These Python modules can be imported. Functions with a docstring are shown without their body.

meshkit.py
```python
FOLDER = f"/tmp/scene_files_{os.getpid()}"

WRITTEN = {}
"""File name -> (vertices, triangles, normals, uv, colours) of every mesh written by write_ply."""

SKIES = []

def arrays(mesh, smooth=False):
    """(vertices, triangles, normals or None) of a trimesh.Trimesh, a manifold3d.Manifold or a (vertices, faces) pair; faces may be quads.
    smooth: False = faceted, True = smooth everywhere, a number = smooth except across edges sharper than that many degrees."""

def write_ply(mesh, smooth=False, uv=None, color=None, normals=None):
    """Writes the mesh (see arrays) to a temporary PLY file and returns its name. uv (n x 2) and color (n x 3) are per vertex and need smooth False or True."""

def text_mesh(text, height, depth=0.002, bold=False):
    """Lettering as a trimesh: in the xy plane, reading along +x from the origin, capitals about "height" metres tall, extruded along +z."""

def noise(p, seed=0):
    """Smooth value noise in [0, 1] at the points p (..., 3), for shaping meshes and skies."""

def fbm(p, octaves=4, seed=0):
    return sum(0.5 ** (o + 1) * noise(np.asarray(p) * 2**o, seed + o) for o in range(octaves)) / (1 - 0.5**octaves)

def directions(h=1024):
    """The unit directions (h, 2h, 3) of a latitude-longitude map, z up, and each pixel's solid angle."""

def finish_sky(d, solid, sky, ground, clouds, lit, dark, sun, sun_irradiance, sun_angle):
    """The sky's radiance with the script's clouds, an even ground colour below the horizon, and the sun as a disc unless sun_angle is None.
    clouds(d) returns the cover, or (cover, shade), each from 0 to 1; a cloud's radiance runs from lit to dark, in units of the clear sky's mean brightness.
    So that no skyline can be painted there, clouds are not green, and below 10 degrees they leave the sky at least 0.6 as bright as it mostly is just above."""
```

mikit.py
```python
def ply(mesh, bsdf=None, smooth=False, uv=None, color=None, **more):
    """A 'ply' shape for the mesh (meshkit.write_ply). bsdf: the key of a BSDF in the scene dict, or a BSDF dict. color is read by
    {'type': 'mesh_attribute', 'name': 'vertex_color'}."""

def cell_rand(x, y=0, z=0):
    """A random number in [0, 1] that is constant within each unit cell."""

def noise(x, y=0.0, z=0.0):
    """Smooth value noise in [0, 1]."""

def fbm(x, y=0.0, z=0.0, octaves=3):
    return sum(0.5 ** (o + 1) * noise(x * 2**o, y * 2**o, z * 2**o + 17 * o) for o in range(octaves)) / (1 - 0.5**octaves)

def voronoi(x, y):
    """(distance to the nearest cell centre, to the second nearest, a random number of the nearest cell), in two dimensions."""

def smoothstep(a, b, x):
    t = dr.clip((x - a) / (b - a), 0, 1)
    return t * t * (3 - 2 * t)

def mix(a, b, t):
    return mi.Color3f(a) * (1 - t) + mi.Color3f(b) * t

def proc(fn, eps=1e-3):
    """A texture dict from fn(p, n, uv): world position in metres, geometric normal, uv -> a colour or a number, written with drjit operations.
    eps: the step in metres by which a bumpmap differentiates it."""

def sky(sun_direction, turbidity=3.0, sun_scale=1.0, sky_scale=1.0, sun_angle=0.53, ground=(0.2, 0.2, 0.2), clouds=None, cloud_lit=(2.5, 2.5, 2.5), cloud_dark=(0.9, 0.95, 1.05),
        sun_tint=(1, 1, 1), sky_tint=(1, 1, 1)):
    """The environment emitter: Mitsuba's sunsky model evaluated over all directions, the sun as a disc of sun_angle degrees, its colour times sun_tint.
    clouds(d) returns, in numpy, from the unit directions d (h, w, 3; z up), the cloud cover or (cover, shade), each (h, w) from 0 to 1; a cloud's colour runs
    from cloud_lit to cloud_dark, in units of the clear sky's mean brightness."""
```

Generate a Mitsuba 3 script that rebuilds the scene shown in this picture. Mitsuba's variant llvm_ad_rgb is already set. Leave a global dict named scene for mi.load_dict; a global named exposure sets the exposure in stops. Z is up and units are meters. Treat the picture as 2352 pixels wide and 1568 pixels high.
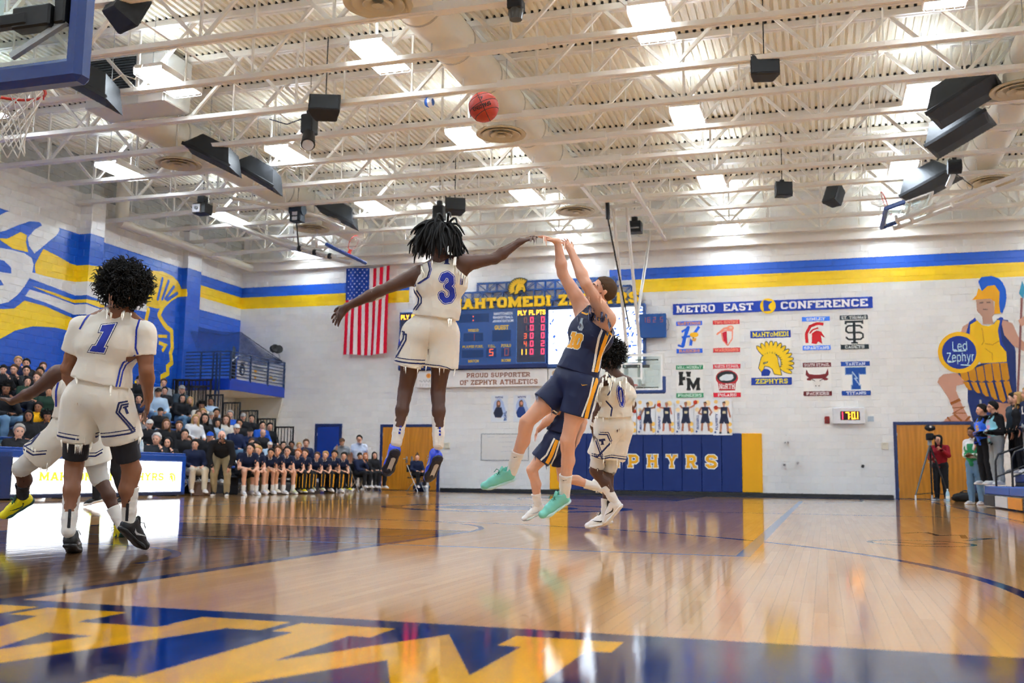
import math, random, glob
import numpy as np, trimesh, drjit as dr, mitsuba as mi, mikit, meshkit
import shapely.geometry as sg, shapely.affinity as sa
from shapely.ops import unary_union, triangulate
from shapely import box as sbox
T = mi.ScalarTransform4f
scene, labels = {}, {}
# ---------------------------------------------------------------- camera, light, exposure
CAM = np.array([0, 0, 0.5413]); FWD = np.array([-0.292747, 0.947116, 0.13142]); UPV = np.array([0.027512, -0.129042, 0.991257])
scene['camera'] = {'type': 'thinlens', 'fov': 53.878, 'fov_axis': 'x', 'aperture_radius': 0.006, 'focus_distance': 8.3,
                   'near_clip': 0.05, 'far_clip': 200.0,
                   'to_world': T().look_at(origin=CAM.tolist(), target=(CAM + FWD).tolist(), up=UPV.tolist())}
exposure = 1.88
LAMP = 13.0          # radiance of the fluorescent fixtures
# the room has no windows: all the light comes from the fluorescent fixtures (built with the ceiling), the screens and the digits

# ---------------------------------------------------------------- helpers
def lin(c):
    if isinstance(c, str): c = [int(c[i:i+2], 16) for i in (1, 3, 5)] if c[0] == '#' else [int(c[i:i+2], 16) for i in (0, 2, 4)]
    c = np.asarray(c, float) / 255.0
    return [float(x / 12.92 if x <= 0.04045 else ((x + 0.055) / 1.055) ** 2.4) for x in c]
def rgb(c): return {'type': 'rgb', 'value': lin(c)}
def mat(name, c, rough=0.6, metal=0.0, spec=0.5, two=True, **kw):
    b = {'type': 'principled', 'base_color': c if isinstance(c, dict) else rgb(c), 'roughness': float(rough), 'metallic': float(metal), 'specular': float(spec), **kw}
    scene['mat_' + name] = {'type': 'twosided', 'bsdf': b} if two else b
    return 'mat_' + name
_m = {}
def col(c, rough=0.7, spec=0.3):
    """a plain material of that colour, shared between all that use it"""
    k = (c, rough, spec)
    if k not in _m: _m[k] = mat('plain_%s_%d' % (c.strip('#'), len(_m)), c, rough, 0, spec)
    return _m[k]
_n = {}
def key(name):
    """dining_chair, dining_chair_001, ...: the next free key"""
    n = _n.get(name, 0); _n[name] = n + 1
    return name if n == 0 else '%s_%03d' % (name, n)
def put(k, mesh, bsdf, smooth=False, **kw):
    scene[k] = mikit.ply(mesh, bsdf, smooth, **kw); return k
def part(parent, name, mesh, bsdf, smooth=False, label=None, kind=None, **kw):
    k = key(parent + '__' + name); put(k, mesh, bsdf, smooth, **kw)
    if label or kind: labels[k] = {**({'label': label} if label else {}), **({'kind': kind} if kind else {})}
    return k
def thing(name, label, cat, group=None):
    k = key(name); labels[k] = {'label': label, 'category': cat}
    if group: labels[k]['group'] = group
    return k
def one(name, label, cat, mesh, bsdf, smooth=False, group=None, kind=None, **kw):
    k = thing(name, label, cat, group); put(k, mesh, bsdf, smooth, **kw)
    if kind: labels[k]['kind'] = kind
    return k
def struct(name, mesh=None, bsdf=None, smooth=False, **kw):
    k = key(name); labels[k] = {'kind': 'structure'}
    if mesh is not None: put(k, mesh, bsdf, smooth, **kw)
    return k
def cat(ms): return trimesh.util.concatenate([m for m in ms if m is not None])
def box(x0, x1, y0, y1, z0, z1):
    m = trimesh.creation.box((x1 - x0, y1 - y0, z1 - z0)); m.apply_translation(((x0+x1)/2, (y0+y1)/2, (z0+z1)/2)); return m
def bbox(x0, x1, y0, y1, z0, z1, b=0.01):
    """a box with bevelled edges"""
    import manifold3d as m3
    pts = []
    for x, sx in ((x0, 1), (x1, -1)):
        for y, sy in ((y0, 1), (y1, -1)):
            for z, sz in ((z0, 1), (z1, -1)):
                pts += [(x+sx*b, y+sy*b, z), (x+sx*b, y, z+sz*b), (x, y+sy*b, z+sz*b)]
    m = m3.Manifold.hull_points(np.array(pts)).to_mesh()
    return trimesh.Trimesh(m.vert_properties[:, :3], m.tri_verts, process=False)
def hull(pts):
    import manifold3d as m3
    m = m3.Manifold.hull_points(np.asarray(pts, float)).to_mesh()
    return trimesh.Trimesh(m.vert_properties[:, :3], m.tri_verts, process=False)
def unit(v): v = np.asarray(v, float); return v / (np.linalg.norm(v) + 1e-12)
def tube(pts, r, n=8, closed=False):
    """a round bar along a polyline; r one radius or one per point"""
    p = np.asarray(pts, float); N = len(p); rr = np.broadcast_to(np.asarray(r, float), (N,))
    t = np.zeros_like(p)
    if closed: t = np.roll(p, -1, 0) - np.roll(p, 1, 0)
    else: t[1:-1] = p[2:] - p[:-2]; t[0] = p[1] - p[0]; t[-1] = p[-1] - p[-2]
    t /= np.linalg.norm(t, axis=1, keepdims=True) + 1e-12
    a = np.zeros_like(p); a0 = np.cross(t[0], [0, 0, 1.0] if abs(t[0][2]) < 0.9 else [1.0, 0, 0]); a[0] = unit(a0)
    for i in range(1, N): a[i] = unit(a[i-1] - t[i] * (a[i-1] @ t[i]))
    b = np.cross(t, a); w = np.arange(n) * 2 * np.pi / n
    v = (p[:, None] + rr[:, None, None] * (np.cos(w)[None, :, None] * a[:, None] + np.sin(w)[None, :, None] * b[:, None])).reshape(-1, 3)
    i, j = np.meshgrid(np.arange(N if closed else N - 1), np.arange(n), indexing='ij'); i2 = (i + 1) % N
    q = np.stack([i*n+j, i*n+(j+1) % n, i2*n+(j+1) % n, i2*n+j], -1).reshape(-1, 4)
    f = np.vstack([q[:, [0, 1, 2]], q[:, [0, 2, 3]]])
    if not closed:
        k = np.arange(1, n - 1)
        f = np.vstack([f, np.stack([k*0, k+1, k], 1), (N-1)*n + np.stack([k*0, k, k+1], 1)])
    return trimesh.Trimesh(v, f, process=False)
def bar(a, b, w, h, up=(0, 0, 1)):
    """a square bar from a to b"""
    a, b = np.asarray(a, float), np.asarray(b, float); t = unit(b - a); s = unit(np.cross(t, up)); u = np.cross(s, t)
    v = np.array([q + s*sx*w/2 + u*sz*h/2 for q in (a, b) for sx, sz in ((-1, -1), (1, -1), (1, 1), (-1, 1))])
    f = [(0,3,2),(0,2,1),(4,5,6),(4,6,7),(0,1,5),(0,5,4),(1,2,6),(1,6,5),(2,3,7),(2,7,6),(3,0,4),(3,4,7)]
    return trimesh.Trimesh(v, np.array(f), process=False)
def lathe(prof, n=32):
    """(r, z) profile turned about z"""
    pr = np.asarray(prof, float); w = np.arange(n) * 2 * np.pi / n; N = len(pr)
    v = np.stack([pr[:, None, 0]*np.cos(w), pr[:, None, 0]*np.sin(w), np.repeat(pr[:, 1:], n, 1)], -1).reshape(-1, 3)
    i, j = np.meshgrid(np.arange(N - 1), np.arange(n), indexing='ij')
    q = np.stack([i*n+j, i*n+(j+1) % n, (i+1)*n+(j+1) % n, (i+1)*n+j], -1).reshape(-1, 4)
    return trimesh.Trimesh(v, np.vstack([q[:, [0, 1, 2]], q[:, [0, 2, 3]]]), process=False)
def frame(o, u, v, w=None):
    """4x4 matrix that puts local x, y, z on u, v, w at o"""
    u, v = unit(u), np.asarray(v, float); v = unit(v - u * (v @ u)); w = np.cross(u, v) if w is None else w
    m = np.eye(4); m[:3, 0], m[:3, 1], m[:3, 2], m[:3, 3] = u, v, w, o; return m
def moved(mesh, m): mesh = mesh.copy(); mesh.apply_transform(m); return mesh
def geoms(s): return [g for g in getattr(s, 'geoms', [s]) if g.geom_type == 'Polygon' and g.area > 1e-9]
def flat(shape, depth):
    """a shapely shape as a slab in the xy plane, from z = 0 to depth"""
    return cat([trimesh.creation.extrude_polygon(g, depth, engine='earcut') for g in geoms(shape)])
def onwall(shape, depth, o=(0, 31.38, 0), u=(1, 0, 0), v=(0, 0, 1), lift=0.0):
    """a shape drawn in wall coordinates (x, z), standing proud of the back wall by depth"""
    m = frame(o, u, v); m[:3, 3] += m[:3, 2] * lift
    return moved(flat(shape, depth), m)
# ---------------------------------------------------------------- lettering
def sans(text, h, bold=True):
    from PIL import Image, ImageDraw, ImageFont
    font = ImageFont.truetype(glob.glob('/opt/blender-*/*/datafiles/fonts/Inter.woff2')[0], 64); sw = 3 * bold
    x0, y0, x1, y1 = font.getbbox(text, anchor='ls', stroke_width=sw)
    im = Image.new('L', (x1 - x0 + 8, y1 - y0 + 8)); ImageDraw.Draw(im).text((4 - x0, 4 - y0), text, 255, font, anchor='ls', stroke_width=sw)
    on = np.pad(np.asarray(im) > 127, ((0, 0), (1, 1))).astype(np.int8)
    r, s = np.nonzero(np.diff(on, axis=1) == 1); e = np.nonzero(np.diff(on, axis=1) == -1)[1]
    sh = unary_union(list(sbox(s, -r - 1, e, -r))).buffer(0.6).buffer(-0.6).simplify(0.8)
    k = h / 46.5
    return sa.affine_transform(sh, [k, 0, 0, k, -4 * k, (4 - y0) * k])
# slab block capitals on a grid 6 high: (width, strokes, serif ends)
_G = {
 'A': (5.6, [[(.9, 0), (2.8, 6), (4.7, 0)], [(1.6, 1.9), (4, 1.9)]], [(.9, 0, 2.0), (4.7, 0, 2.0), (2.5, 6, 1.5)]),
 'B': (4.8, [[(1, 0), (1, 6)], [(1, 5.4), (3.3, 5.4), (4, 4.8), (4, 3.9), (3.3, 3.1), (1, 3.1)], [(3.3, 3.1), (4.1, 2.4), (4.1, 1.2), (3.4, .6), (1, .6)]], [(1, 0, 1.8), (1, 6, 1.8)]),
 'C': (4.8, [[(4.1, 4.2), (4.1, 4.7), (3.4, 5.4), (1.5, 5.4), (.8, 4.7), (.8, 1.3), (1.5, .6), (3.4, .6), (4.1, 1.3), (4.1, 1.9)]], []),
 'D': (4.9, [[(1, 0), (1, 6)], [(1, 5.4), (3.4, 5.4), (4.2, 4.7), (4.2, 1.3), (3.4, .6), (1, .6)]], [(1, 0, 1.8), (1, 6, 1.8)]),
 'E': (4.7, [[(1, 0), (1, 6)], [(.2, 5.4), (4.2, 5.4), (4.2, 4.2)], [(1, 3), (3, 3)], [(.2, .6), (4.3, .6), (4.3, 1.9)]], []),
 'F': (4.5, [[(1, 0), (1, 6)], [(.2, 5.4), (4.2, 5.4), (4.2, 4.2)], [(1, 3), (3, 3)]], [(1, 0, 2.2)]),
 'G': (5, [[(4.1, 4.2), (4.1, 4.7), (3.4, 5.4), (1.5, 5.4), (.8, 4.7), (.8, 1.3), (1.5, .6), (3.5, .6), (4.2, 1.2), (4.2, 2.6), (2.8, 2.6)]], []),
 'H': (5.4, [[(1.1, 0), (1.1, 6)], [(4.3, 0), (4.3, 6)], [(1.1, 3), (4.3, 3)]], [(1.1, 0, 2), (1.1, 6, 2), (4.3, 0, 2), (4.3, 6, 2)]),
 'I': (2.6, [[(1.3, 0), (1.3, 6)]], [(1.3, 0, 2.3), (1.3, 6, 2.3)]),
 'J': (4, [[(2.9, 6), (2.9, 1.3), (2.2, .6), (1.4, .6), (.7, 1.3), (.7, 2)]], [(2.9, 6, 2)]),
 'K': (5.4, [[(1.1, 0), (1.1, 6)], [(4.2, 6), (1.6, 2.9)], [(2.2, 3.5), (4.4, 0)]], [(1.1, 0, 2), (1.1, 6, 2), (4.3, 0, 1.8), (4.2, 6, 1.8)]),
 'L': (4.5, [[(1.1, 0), (1.1, 6)], [(.2, .6), (4.1, .6), (4.1, 2)]], [(1.1, 6, 2.2)]),
 'M': (6.6, [[(1.1, 0), (1.1, 6)], [(5.5, 0), (5.5, 6)], [(1.1, 5.7), (3.3, 1.5), (5.5, 5.7)]], [(1.1, 0, 2), (1, 6, 1.8), (5.5, 0, 2), (5.6, 6, 1.8)]),
 'N': (5.6, [[(1.1, 0), (1.1, 6)], [(4.5, 0), (4.5, 6)], [(1.1, 5.7), (4.5, .3)]], [(1.1, 0, 2), (.9, 6, 1.6), (4.5, 6, 2)]),
 'O': (5, [[(.8, 3), (.8, 1.4), (1.6, .6), (3.4, .6), (4.2, 1.4), (4.2, 4.6), (3.4, 5.4), (1.6, 5.4), (.8, 4.6), (.8, 3)]], []),
 'P': (4.9, [[(1.1, 0), (1.1, 6)], [(1.1, 5.4), (3.4, 5.4), (4.2, 4.7), (4.2, 3.2), (3.4, 2.5), (1.1, 2.5)]], [(1.1, 0, 2.2), (1.1, 6, 1.9)]),
 'R': (5.2, [[(1.1, 0), (1.1, 6)], [(1.1, 5.4), (3.4, 5.4), (4.1, 4.7), (4.1, 3.5), (3.4, 2.8), (1.1, 2.8)], [(3, 2.8), (4.2, 0)]], [(1.1, 0, 2), (1.1, 6, 1.9), (4.4, 0, 1.6)]),
 'S': (4.8, [[(4, 4.2), (4, 4.7), (3.3, 5.4), (1.5, 5.4), (.8, 4.7), (.8, 3.9), (1.4, 3.2), (3.4, 2.8), (4, 2.1), (4, 1.3), (3.3, .6), (1.5, .6), (.8, 1.3), (.8, 1.9)]], []),
 'T': (5, [[(2.5, 0), (2.5, 6)], [(.6, 4.2), (.6, 5.4), (4.4, 5.4), (4.4, 4.2)]], [(2.5, 0, 2.4)]),
 'U': (5.4, [[(1.1, 6), (1.1, 1.4), (1.9, .6), (3.5, .6), (4.3, 1.4), (4.3, 6)]], [(1.1, 6, 2), (4.3, 6, 2)]),
 'V': (5.6, [[(.9, 6), (2.8, .2), (4.7, 6)]], [(.9, 6, 2), (4.7, 6, 2)]),
 'W': (7, [[(.9, 6), (2.1, .3), (3.5, 4.6), (4.9, .3), (6.1, 6)]], [(.9, 6, 1.8), (6.1, 6, 1.8)]),
 'Y': (5.4, [[(.9, 6), (2.7, 3), (4.5, 6)], [(2.7, 0), (2.7, 3.2)]], [(.9, 6, 2), (4.5, 6, 2), (2.7, 0, 2.2)]),
 'Z': (4.8, [[(.7, 4.2), (.7, 5.4), (3.9, 5.4), (.8, .6), (4.1, .6), (4.1, 1.9)]], []),
 '0': (4.6, [[(.8, 3), (.8, 1.4), (1.5, .6), (3.1, .6), (3.8, 1.4), (3.8, 4.6), (3.1, 5.4), (1.5, 5.4), (.8, 4.6), (.8, 3)]], []),
 '1': (3.4, [[(.5, 4.7), (1.7, 5.4), (1.7, 0)]], [(1.7, 0, 3)]),
 '.': (1.4, [[(.7, 0), (.7, 1.1)]], []), '-': (3, [[(.5, 2.6), (2.5, 2.6)]], []), ' ': (2.6, [], []),
}
def slab(text, h, bold=1.25, gap=0.35, wide=1.0):
    out, x = [], 0.0
    for c in text:
        small = c.islower(); w, st, se = _G[c.upper()]
        gs = [sg.LineString(s).buffer(bold / 2, cap_style='flat', join_style='mitre') for s in st]
        gs += [sbox(sx - sw / 2, sy if sy == 0 else sy - 1.0, sx + sw / 2, sy + 1.0 if sy == 0 else sy) for sx, sy, sw in se]
        if gs:
            g = unary_union(gs).intersection(sbox(-1, 0, 9, 6)); k = 0.8 if small else 1.0
            out.append(sa.affine_transform(g, [k * wide, 0, 0, k, x, 0]))
        x += (w * (0.8 if small else 1.0) + gap) * wide
    k = h / 6.0
    return sa.scale(unary_union(out), k, k, origin=(0, 0)) if out else sg.Polygon()
def fit(shape, x0, x1, z0, z1, keep=False):
    """the shape moved and scaled into the box x0..x1, z0..z1"""
    a, b, c, d = shape.bounds; kx, kz = (x1 - x0) / (c - a), (z1 - z0) / (d - b)
    if keep: kx = kz = min(kx, kz)
    return sa.affine_transform(shape, [kx, 0, 0, kz, (x0 + x1) / 2 - kx * (a + c) / 2, (z0 + z1) / 2 - kz * (b + d) / 2])
def poly(*p): return sg.Polygon(p).buffer(0)
def line(p, w, cap='flat', join='mitre'): return sg.LineString(p).buffer(w / 2, cap_style=cap, join_style=join)
def inside(x, y, pts):
    """drjit: whether (x, y) lies in the polygon"""
    on = mi.Bool(False); n = len(pts)
    for i in range(n):
        (x0, y0), (x1, y1) = pts[i], pts[(i + 1) % n]
        if abs(y1 - y0) < 1e-9: continue
        on = on ^ (((y0 > y) != (y1 > y)) & (x < (x1 - x0) / (y1 - y0) * (y - y0) + x0))
    return on
def inshape(x, y, shape):
    on = mi.Bool(False)
    for g in geoms(shape):
        a, b, c, d = g.bounds
        hit = inside(x, y, list(g.exterior.coords)[:-1])
        for h in g.interiors: hit = hit & ~inside(x, y, list(h.coords)[:-1])
        on = on | hit
    return on
# ---------------------------------------------------------------- the room
XL, XR, YB, YF, ZD = -19.93, 9.73, 31.38, -1.6, 9.37      # left, right, back, front walls, deck
HX, BASE = -5.107, 3.538                                   # centre line of the court, near baseline
BLUE, YEL, WHT, TAN = '#0b3c8f', '#f2c500', '#e2e2de', '#d8b384'
CHECK = False
# floor: maple strips along y, with the painted lines; all flat print in one varnished surface
apron_text = sa.rotate(fit(slab('MAHTOMEDI', 1.0, bold=1.15, gap=.25), -4.46, 4.46, -0.62, 0.62), 180, origin=(0, 0))
apron_text = sa.translate(apron_text, HX, BASE - 0.16 - 0.62).simplify(0.01)
logo_strokes = unary_union([line([(0.78+.42*math.cos(a), 9.5+.42*math.sin(a)) for a in np.linspace(0, 6.28, 25)], .05),
    line([(0.75, 11.2), (1.0, 11.5), (1.05, 10.9), (1.3, 11.1), (1.25, 10.5), (1.5, 10.6), (1.2, 10.1)], .06),
    line([(.55, 9.6), (.8, 9.35), (1.0, 9.55)], .05)]).simplify(.01)
c_wood_a, c_wood_b, c_stain, c_navy, c_yel, c_lb = lin('#e8c78f'), lin('#dcb67a'), lin('#8a6a4c'), lin('#0a2a66'), lin('#efc911'), lin('#7d97b4')
def floor_color(p, n, uv):
    x, y = p.x, p.y
    sx = x / 0.057; row = dr.floor(sx); sy = y / 1.1 + mikit.cell_rand(row, 3) * 7.0
    tone = mikit.cell_rand(row, dr.floor(sy), 5)
    grain = mikit.fbm(x * 90, y * 3.0, 0, 2)
    c = mikit.mix(c_wood_a, c_wood_b, dr.clip(tone * 0.7 + grain * 0.35, 0, 1))
    fx = sx - row; fy = sy - dr.floor(sy)
    seam = (fx < 0.03) | (fx > 0.97) | (fy < 0.003)
    c = dr.select(seam, c * 0.86, c)
    ax = dr.abs(x - HX)
    for s in (0, 1):                      # both halves of the court
        by = y - BASE if s == 0 else BASE + 25.6 - y
        key_ = (ax < 1.83) & (by > 0) & (by < 5.8)
        c = dr.select(key_, mi.Color3f(c_stain) * (0.8 + 0.4 * tone), c)
        r3 = dr.sqrt(dr.square(ax) + dr.square(by - 1.6))
        ln = ((dr.abs(ax - 1.83) < .05) & (by > 0) & (by < 5.85)) | ((dr.abs(by - 5.8) < .04) & (ax < 1.83))
        rf = dr.sqrt(dr.square(ax) + dr.square(by - 5.8))
        ln = ln | (dr.abs(rf - 1.83) < .03) | ((dr.abs(r3 - 6.02) < .04) & (by > 1.6)) | ((dr.abs(ax - 6.02) < .04) & (by > 0) & (by <= 1.6))
        ln = ln | ((dr.abs(r3 - 1.22) < .03) & (by > 1.6))
        c = dr.select(ln, mi.Color3f(c_navy), c)
    mid = BASE + 12.8
    rc = dr.sqrt(dr.square(x - HX) + dr.square(y - mid))
    c = dr.select((rc < 2.1) & (rc > 1.75) | (rc < 1.2) | ((dr.abs(y - mid) < .04) & (ax < 7.6)), mi.Color3f(c_navy), c)
    vb = ((dr.abs(ax - 4.55) < .05) & (dr.abs(y - mid) < 9.05)) | ((dr.abs(dr.abs(y - mid) - 9.03) < .03) & (ax < 4.6))
    c = dr.select(vb, mi.Color3f(c_lb), c)
    c = dr.select(inshape(x, y, logo_strokes), mi.Color3f(lin('#1c1a18')), c)
    out = (y < BASE) | (y > BASE + 25.6)
    c = dr.select(out & (ax < 9.2), mi.Color3f(c_navy) * (0.92 + 0.16 * tone), c)
    c = dr.select((dr.abs(ax - 7.62) < .05) & ~out, mi.Color3f(c_navy), c)
    c = dr.select((y < BASE) & (y > BASE - 1.6) & inshape(x, y, apron_text), mi.Color3f(c_yel) * (0.95 + 0.1 * tone), c)
    return c
def floor_bump(p, n, uv):
    row = dr.floor(p.x / 0.057); t = mikit.cell_rand(row, dr.floor(p.y / 1.1 + mikit.cell_rand(row, 3) * 7.0), 9)
    return (t - 0.5) * (p.x / 0.057 - row) * 0.25 + mikit.fbm(p.x * 3.1, p.y * 2.3, 1.7, 2) * 1.0 + 0.25 * mikit.noise(p.x * 13, p.y * 9, 2.2)
scene['mat_floor'] = {'type': 'bumpmap', 'arbitrary': mikit.proc(floor_bump, 4e-3), 'scale': 0.0006,
    'bsdf': {'type': 'roughplastic', 'diffuse_reflectance': mikit.proc(floor_color), 'alpha': 0.008, 'int_ior': 1.6, 'nonlinear': True}}
fm = trimesh.Trimesh([(XL, YF, 0), (XR, YF, 0), (XR, YB, 0), (XL, YB, 0)], [(0, 1, 2), (0, 2, 3)], process=False)
struct('floor', fm, 'mat_floor')

# ------------------------------------------------ walls of painted concrete block
mat('wall_white', WHT, 0.5, spec=0.35); mat('block_grey', '#a9a9a2', 0.8)
def Z4(*q): return [(20.0, 0)] and q
# the mural of the left wall, outlines in (y, z)
MUR = {
 'yellow': [[(20.07,6.36),(20.4,6.42),(20.83,6.7),(21.05,6.66),(21.03,6.47),(21.14,6.22),(20.6,6.2)],
            [(21.66,6.43),(22.2,6.35),(22.72,6.24),(23.08,6.24),(23.95,6.36),(25.0,6.5),(26.2,6.6),(26.2,5.95),(25,5.93),(23.6,5.83),(22.7,5.72),(21.9,5.69),(21.45,5.68),(21.4,5.95)],
            [(21.33,5.36),(22.1,5.33),(22.9,5.26),(23.5,5.3),(24.2,5.52),(24.2,5.24),(23.5,5.12),(22.6,5.2),(21.9,5.28)],
            [(20.05,4.52),(20.8,4.66),(21.13,4.93),(21.9,4.9),(22.5,4.8),(23.1,4.72),(24.0,4.86),(24.0,4.4),(23.1,4.36),(22.3,4.38),(21.5,4.3),(20.9,4.1),(20.5,3.86),(20.05,3.62)]],
 'white': [[(20.05,6.93),(20.3,7.1),(20.7,7.24),(21.15,7.32),(21.6,7.35),(21.9,7.3),(22.05,7.27),(22.18,7.17),(22.2,7.06),(22.1,6.9),(21.95,6.77),(21.35,6.23),(21.15,6.4),(21.08,6.6),(21.3,6.87),(21.55,7.05),(21.45,7.12),(21.1,7.05),(20.7,6.84),(20.3,6.6),(20.05,6.5)],
           [(20.05,6.12),(20.55,6.16),(21.0,6.17),(21.27,6.1),(21.36,5.93),(21.33,5.72),(21.9,5.71),(22.6,5.74),(23.6,5.82),(25,5.95),(26.2,6.0),(26.2,5.42),(25.2,5.38),(24.0,5.32),(23.2,5.36),(22.2,5.46),(21.25,5.55),(21.1,5.3),(20.9,5.05),(20.6,4.8),(20.05,4.6)],
           [(21.28,5.25),(22.0,5.22),(22.8,5.14),(23.6,5.07),(24.4,5.12),(24.4,4.72),(23.4,4.77),(22.6,4.9),(21.9,5.0),(21.15,5.05)]],
 'blue2': [[(20.05,5.83),(20.35,5.83),(20.6,5.7),(20.62,5.55),(20.3,5.52),(20.05,5.56)], [(20.05,5.3),(20.3,5.32),(20.4,5.2),(20.05,5.12)]]}
crest = poly((26.0,6.55),(26.25,6.75),(26.8,6.83),(27.3,6.78),(27.6,6.66),(27.78,6.5),(27.85,6.3),(27.84,6.2),(27.62,6.13),(27.3,5.95),(27.0,5.7),(26.6,5.6),(26.1,5.6))
for k, (a0, a1) in enumerate([((26.62,5.9),(26.8,6.6)), ((26.85,5.95),(27.12,6.58)), ((27.0,5.98),(27.4,6.45)), ((27.1,5.96),(27.6,6.27))]):
    crest = crest.difference(sg.LineString([a0, a1]).buffer(.055))
helm = unary_union([crest, line([(26.9,5.7),(26.72,5.42),(26.9,5.25),(27.15,5.08),(27.42,5.0),(27.46,4.7),(27.5,4.45),(27.42,4.3),(27.52,3.98),(27.3,3.85),(27.35,3.62),(27.05,3.5),(27.1,3.2)], .17, 'round', 'round'),
    line([(26.2,5.5),(26.05,4.9),(26.05,4.0),(26.15,3.3)], .16, 'round', 'round'), line([(26.75,4.75),(27.2,4.8)], .1), line([(26.8,4.55),(27.15,4.5),(27.0,4.3)], .12), line([(26.1,3.5),(25.8,3.15)], .16)]).simplify(.015)
c_b, c_y, c_w, c_g, c_n = lin('#0f47a6'), lin('#f0c808'), lin(WHT), lin('#9c9d98'), lin('#0a2358')
def block_tone(a, b):
    r = dr.floor(b / 0.2033); q = a / 0.4067 + 0.5 * (r - 2 * dr.floor(r / 2))
    return 0.97 + 0.06 * mikit.cell_rand(dr.floor(q), r)
def mural_color(p, n, uv):
    y, z = p.y, p.z
    c = mi.Color3f(c_w)
    main = (z > 3.14) & (z < 7.14) & (y < 28.55)
    c = dr.select(main, mi.Color3f(c_b), c)
    for pl in MUR['yellow']: c = dr.select(inside(y, z, pl), mi.Color3f(c_y), c)
    for pl in MUR['white']: c = dr.select(inside(y, z, pl), mi.Color3f(c_w), c)
    for pl in MUR['blue2']: c = dr.select(inside(y, z, pl), mi.Color3f(c_b), c)
    c = dr.select((y > 25.7) & inshape(y, z, helm), mi.Color3f(c_y), c)
    tail = y > 28.55
    c = dr.select(tail & (z > 6.77) & (z < 7.13), mi.Color3f(c_b), c)
    c = dr.select(tail & (z > 6.36) & (z <= 6.77), mi.Color3f(c_y), c)
    c = dr.select(tail & (z > 3.14) & (z < 5.94), mi.Color3f(c_b), c)
    c = dr.select(z > 8.35, mi.Color3f(c_g), c)
    return c * block_tone(y, z)
scene['mat_mural'] = {'type': 'twosided', 'bsdf': {'type': 'principled', 'base_color': mikit.proc(mural_color), 'roughness': 0.32, 'specular': 0.5}}
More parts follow.
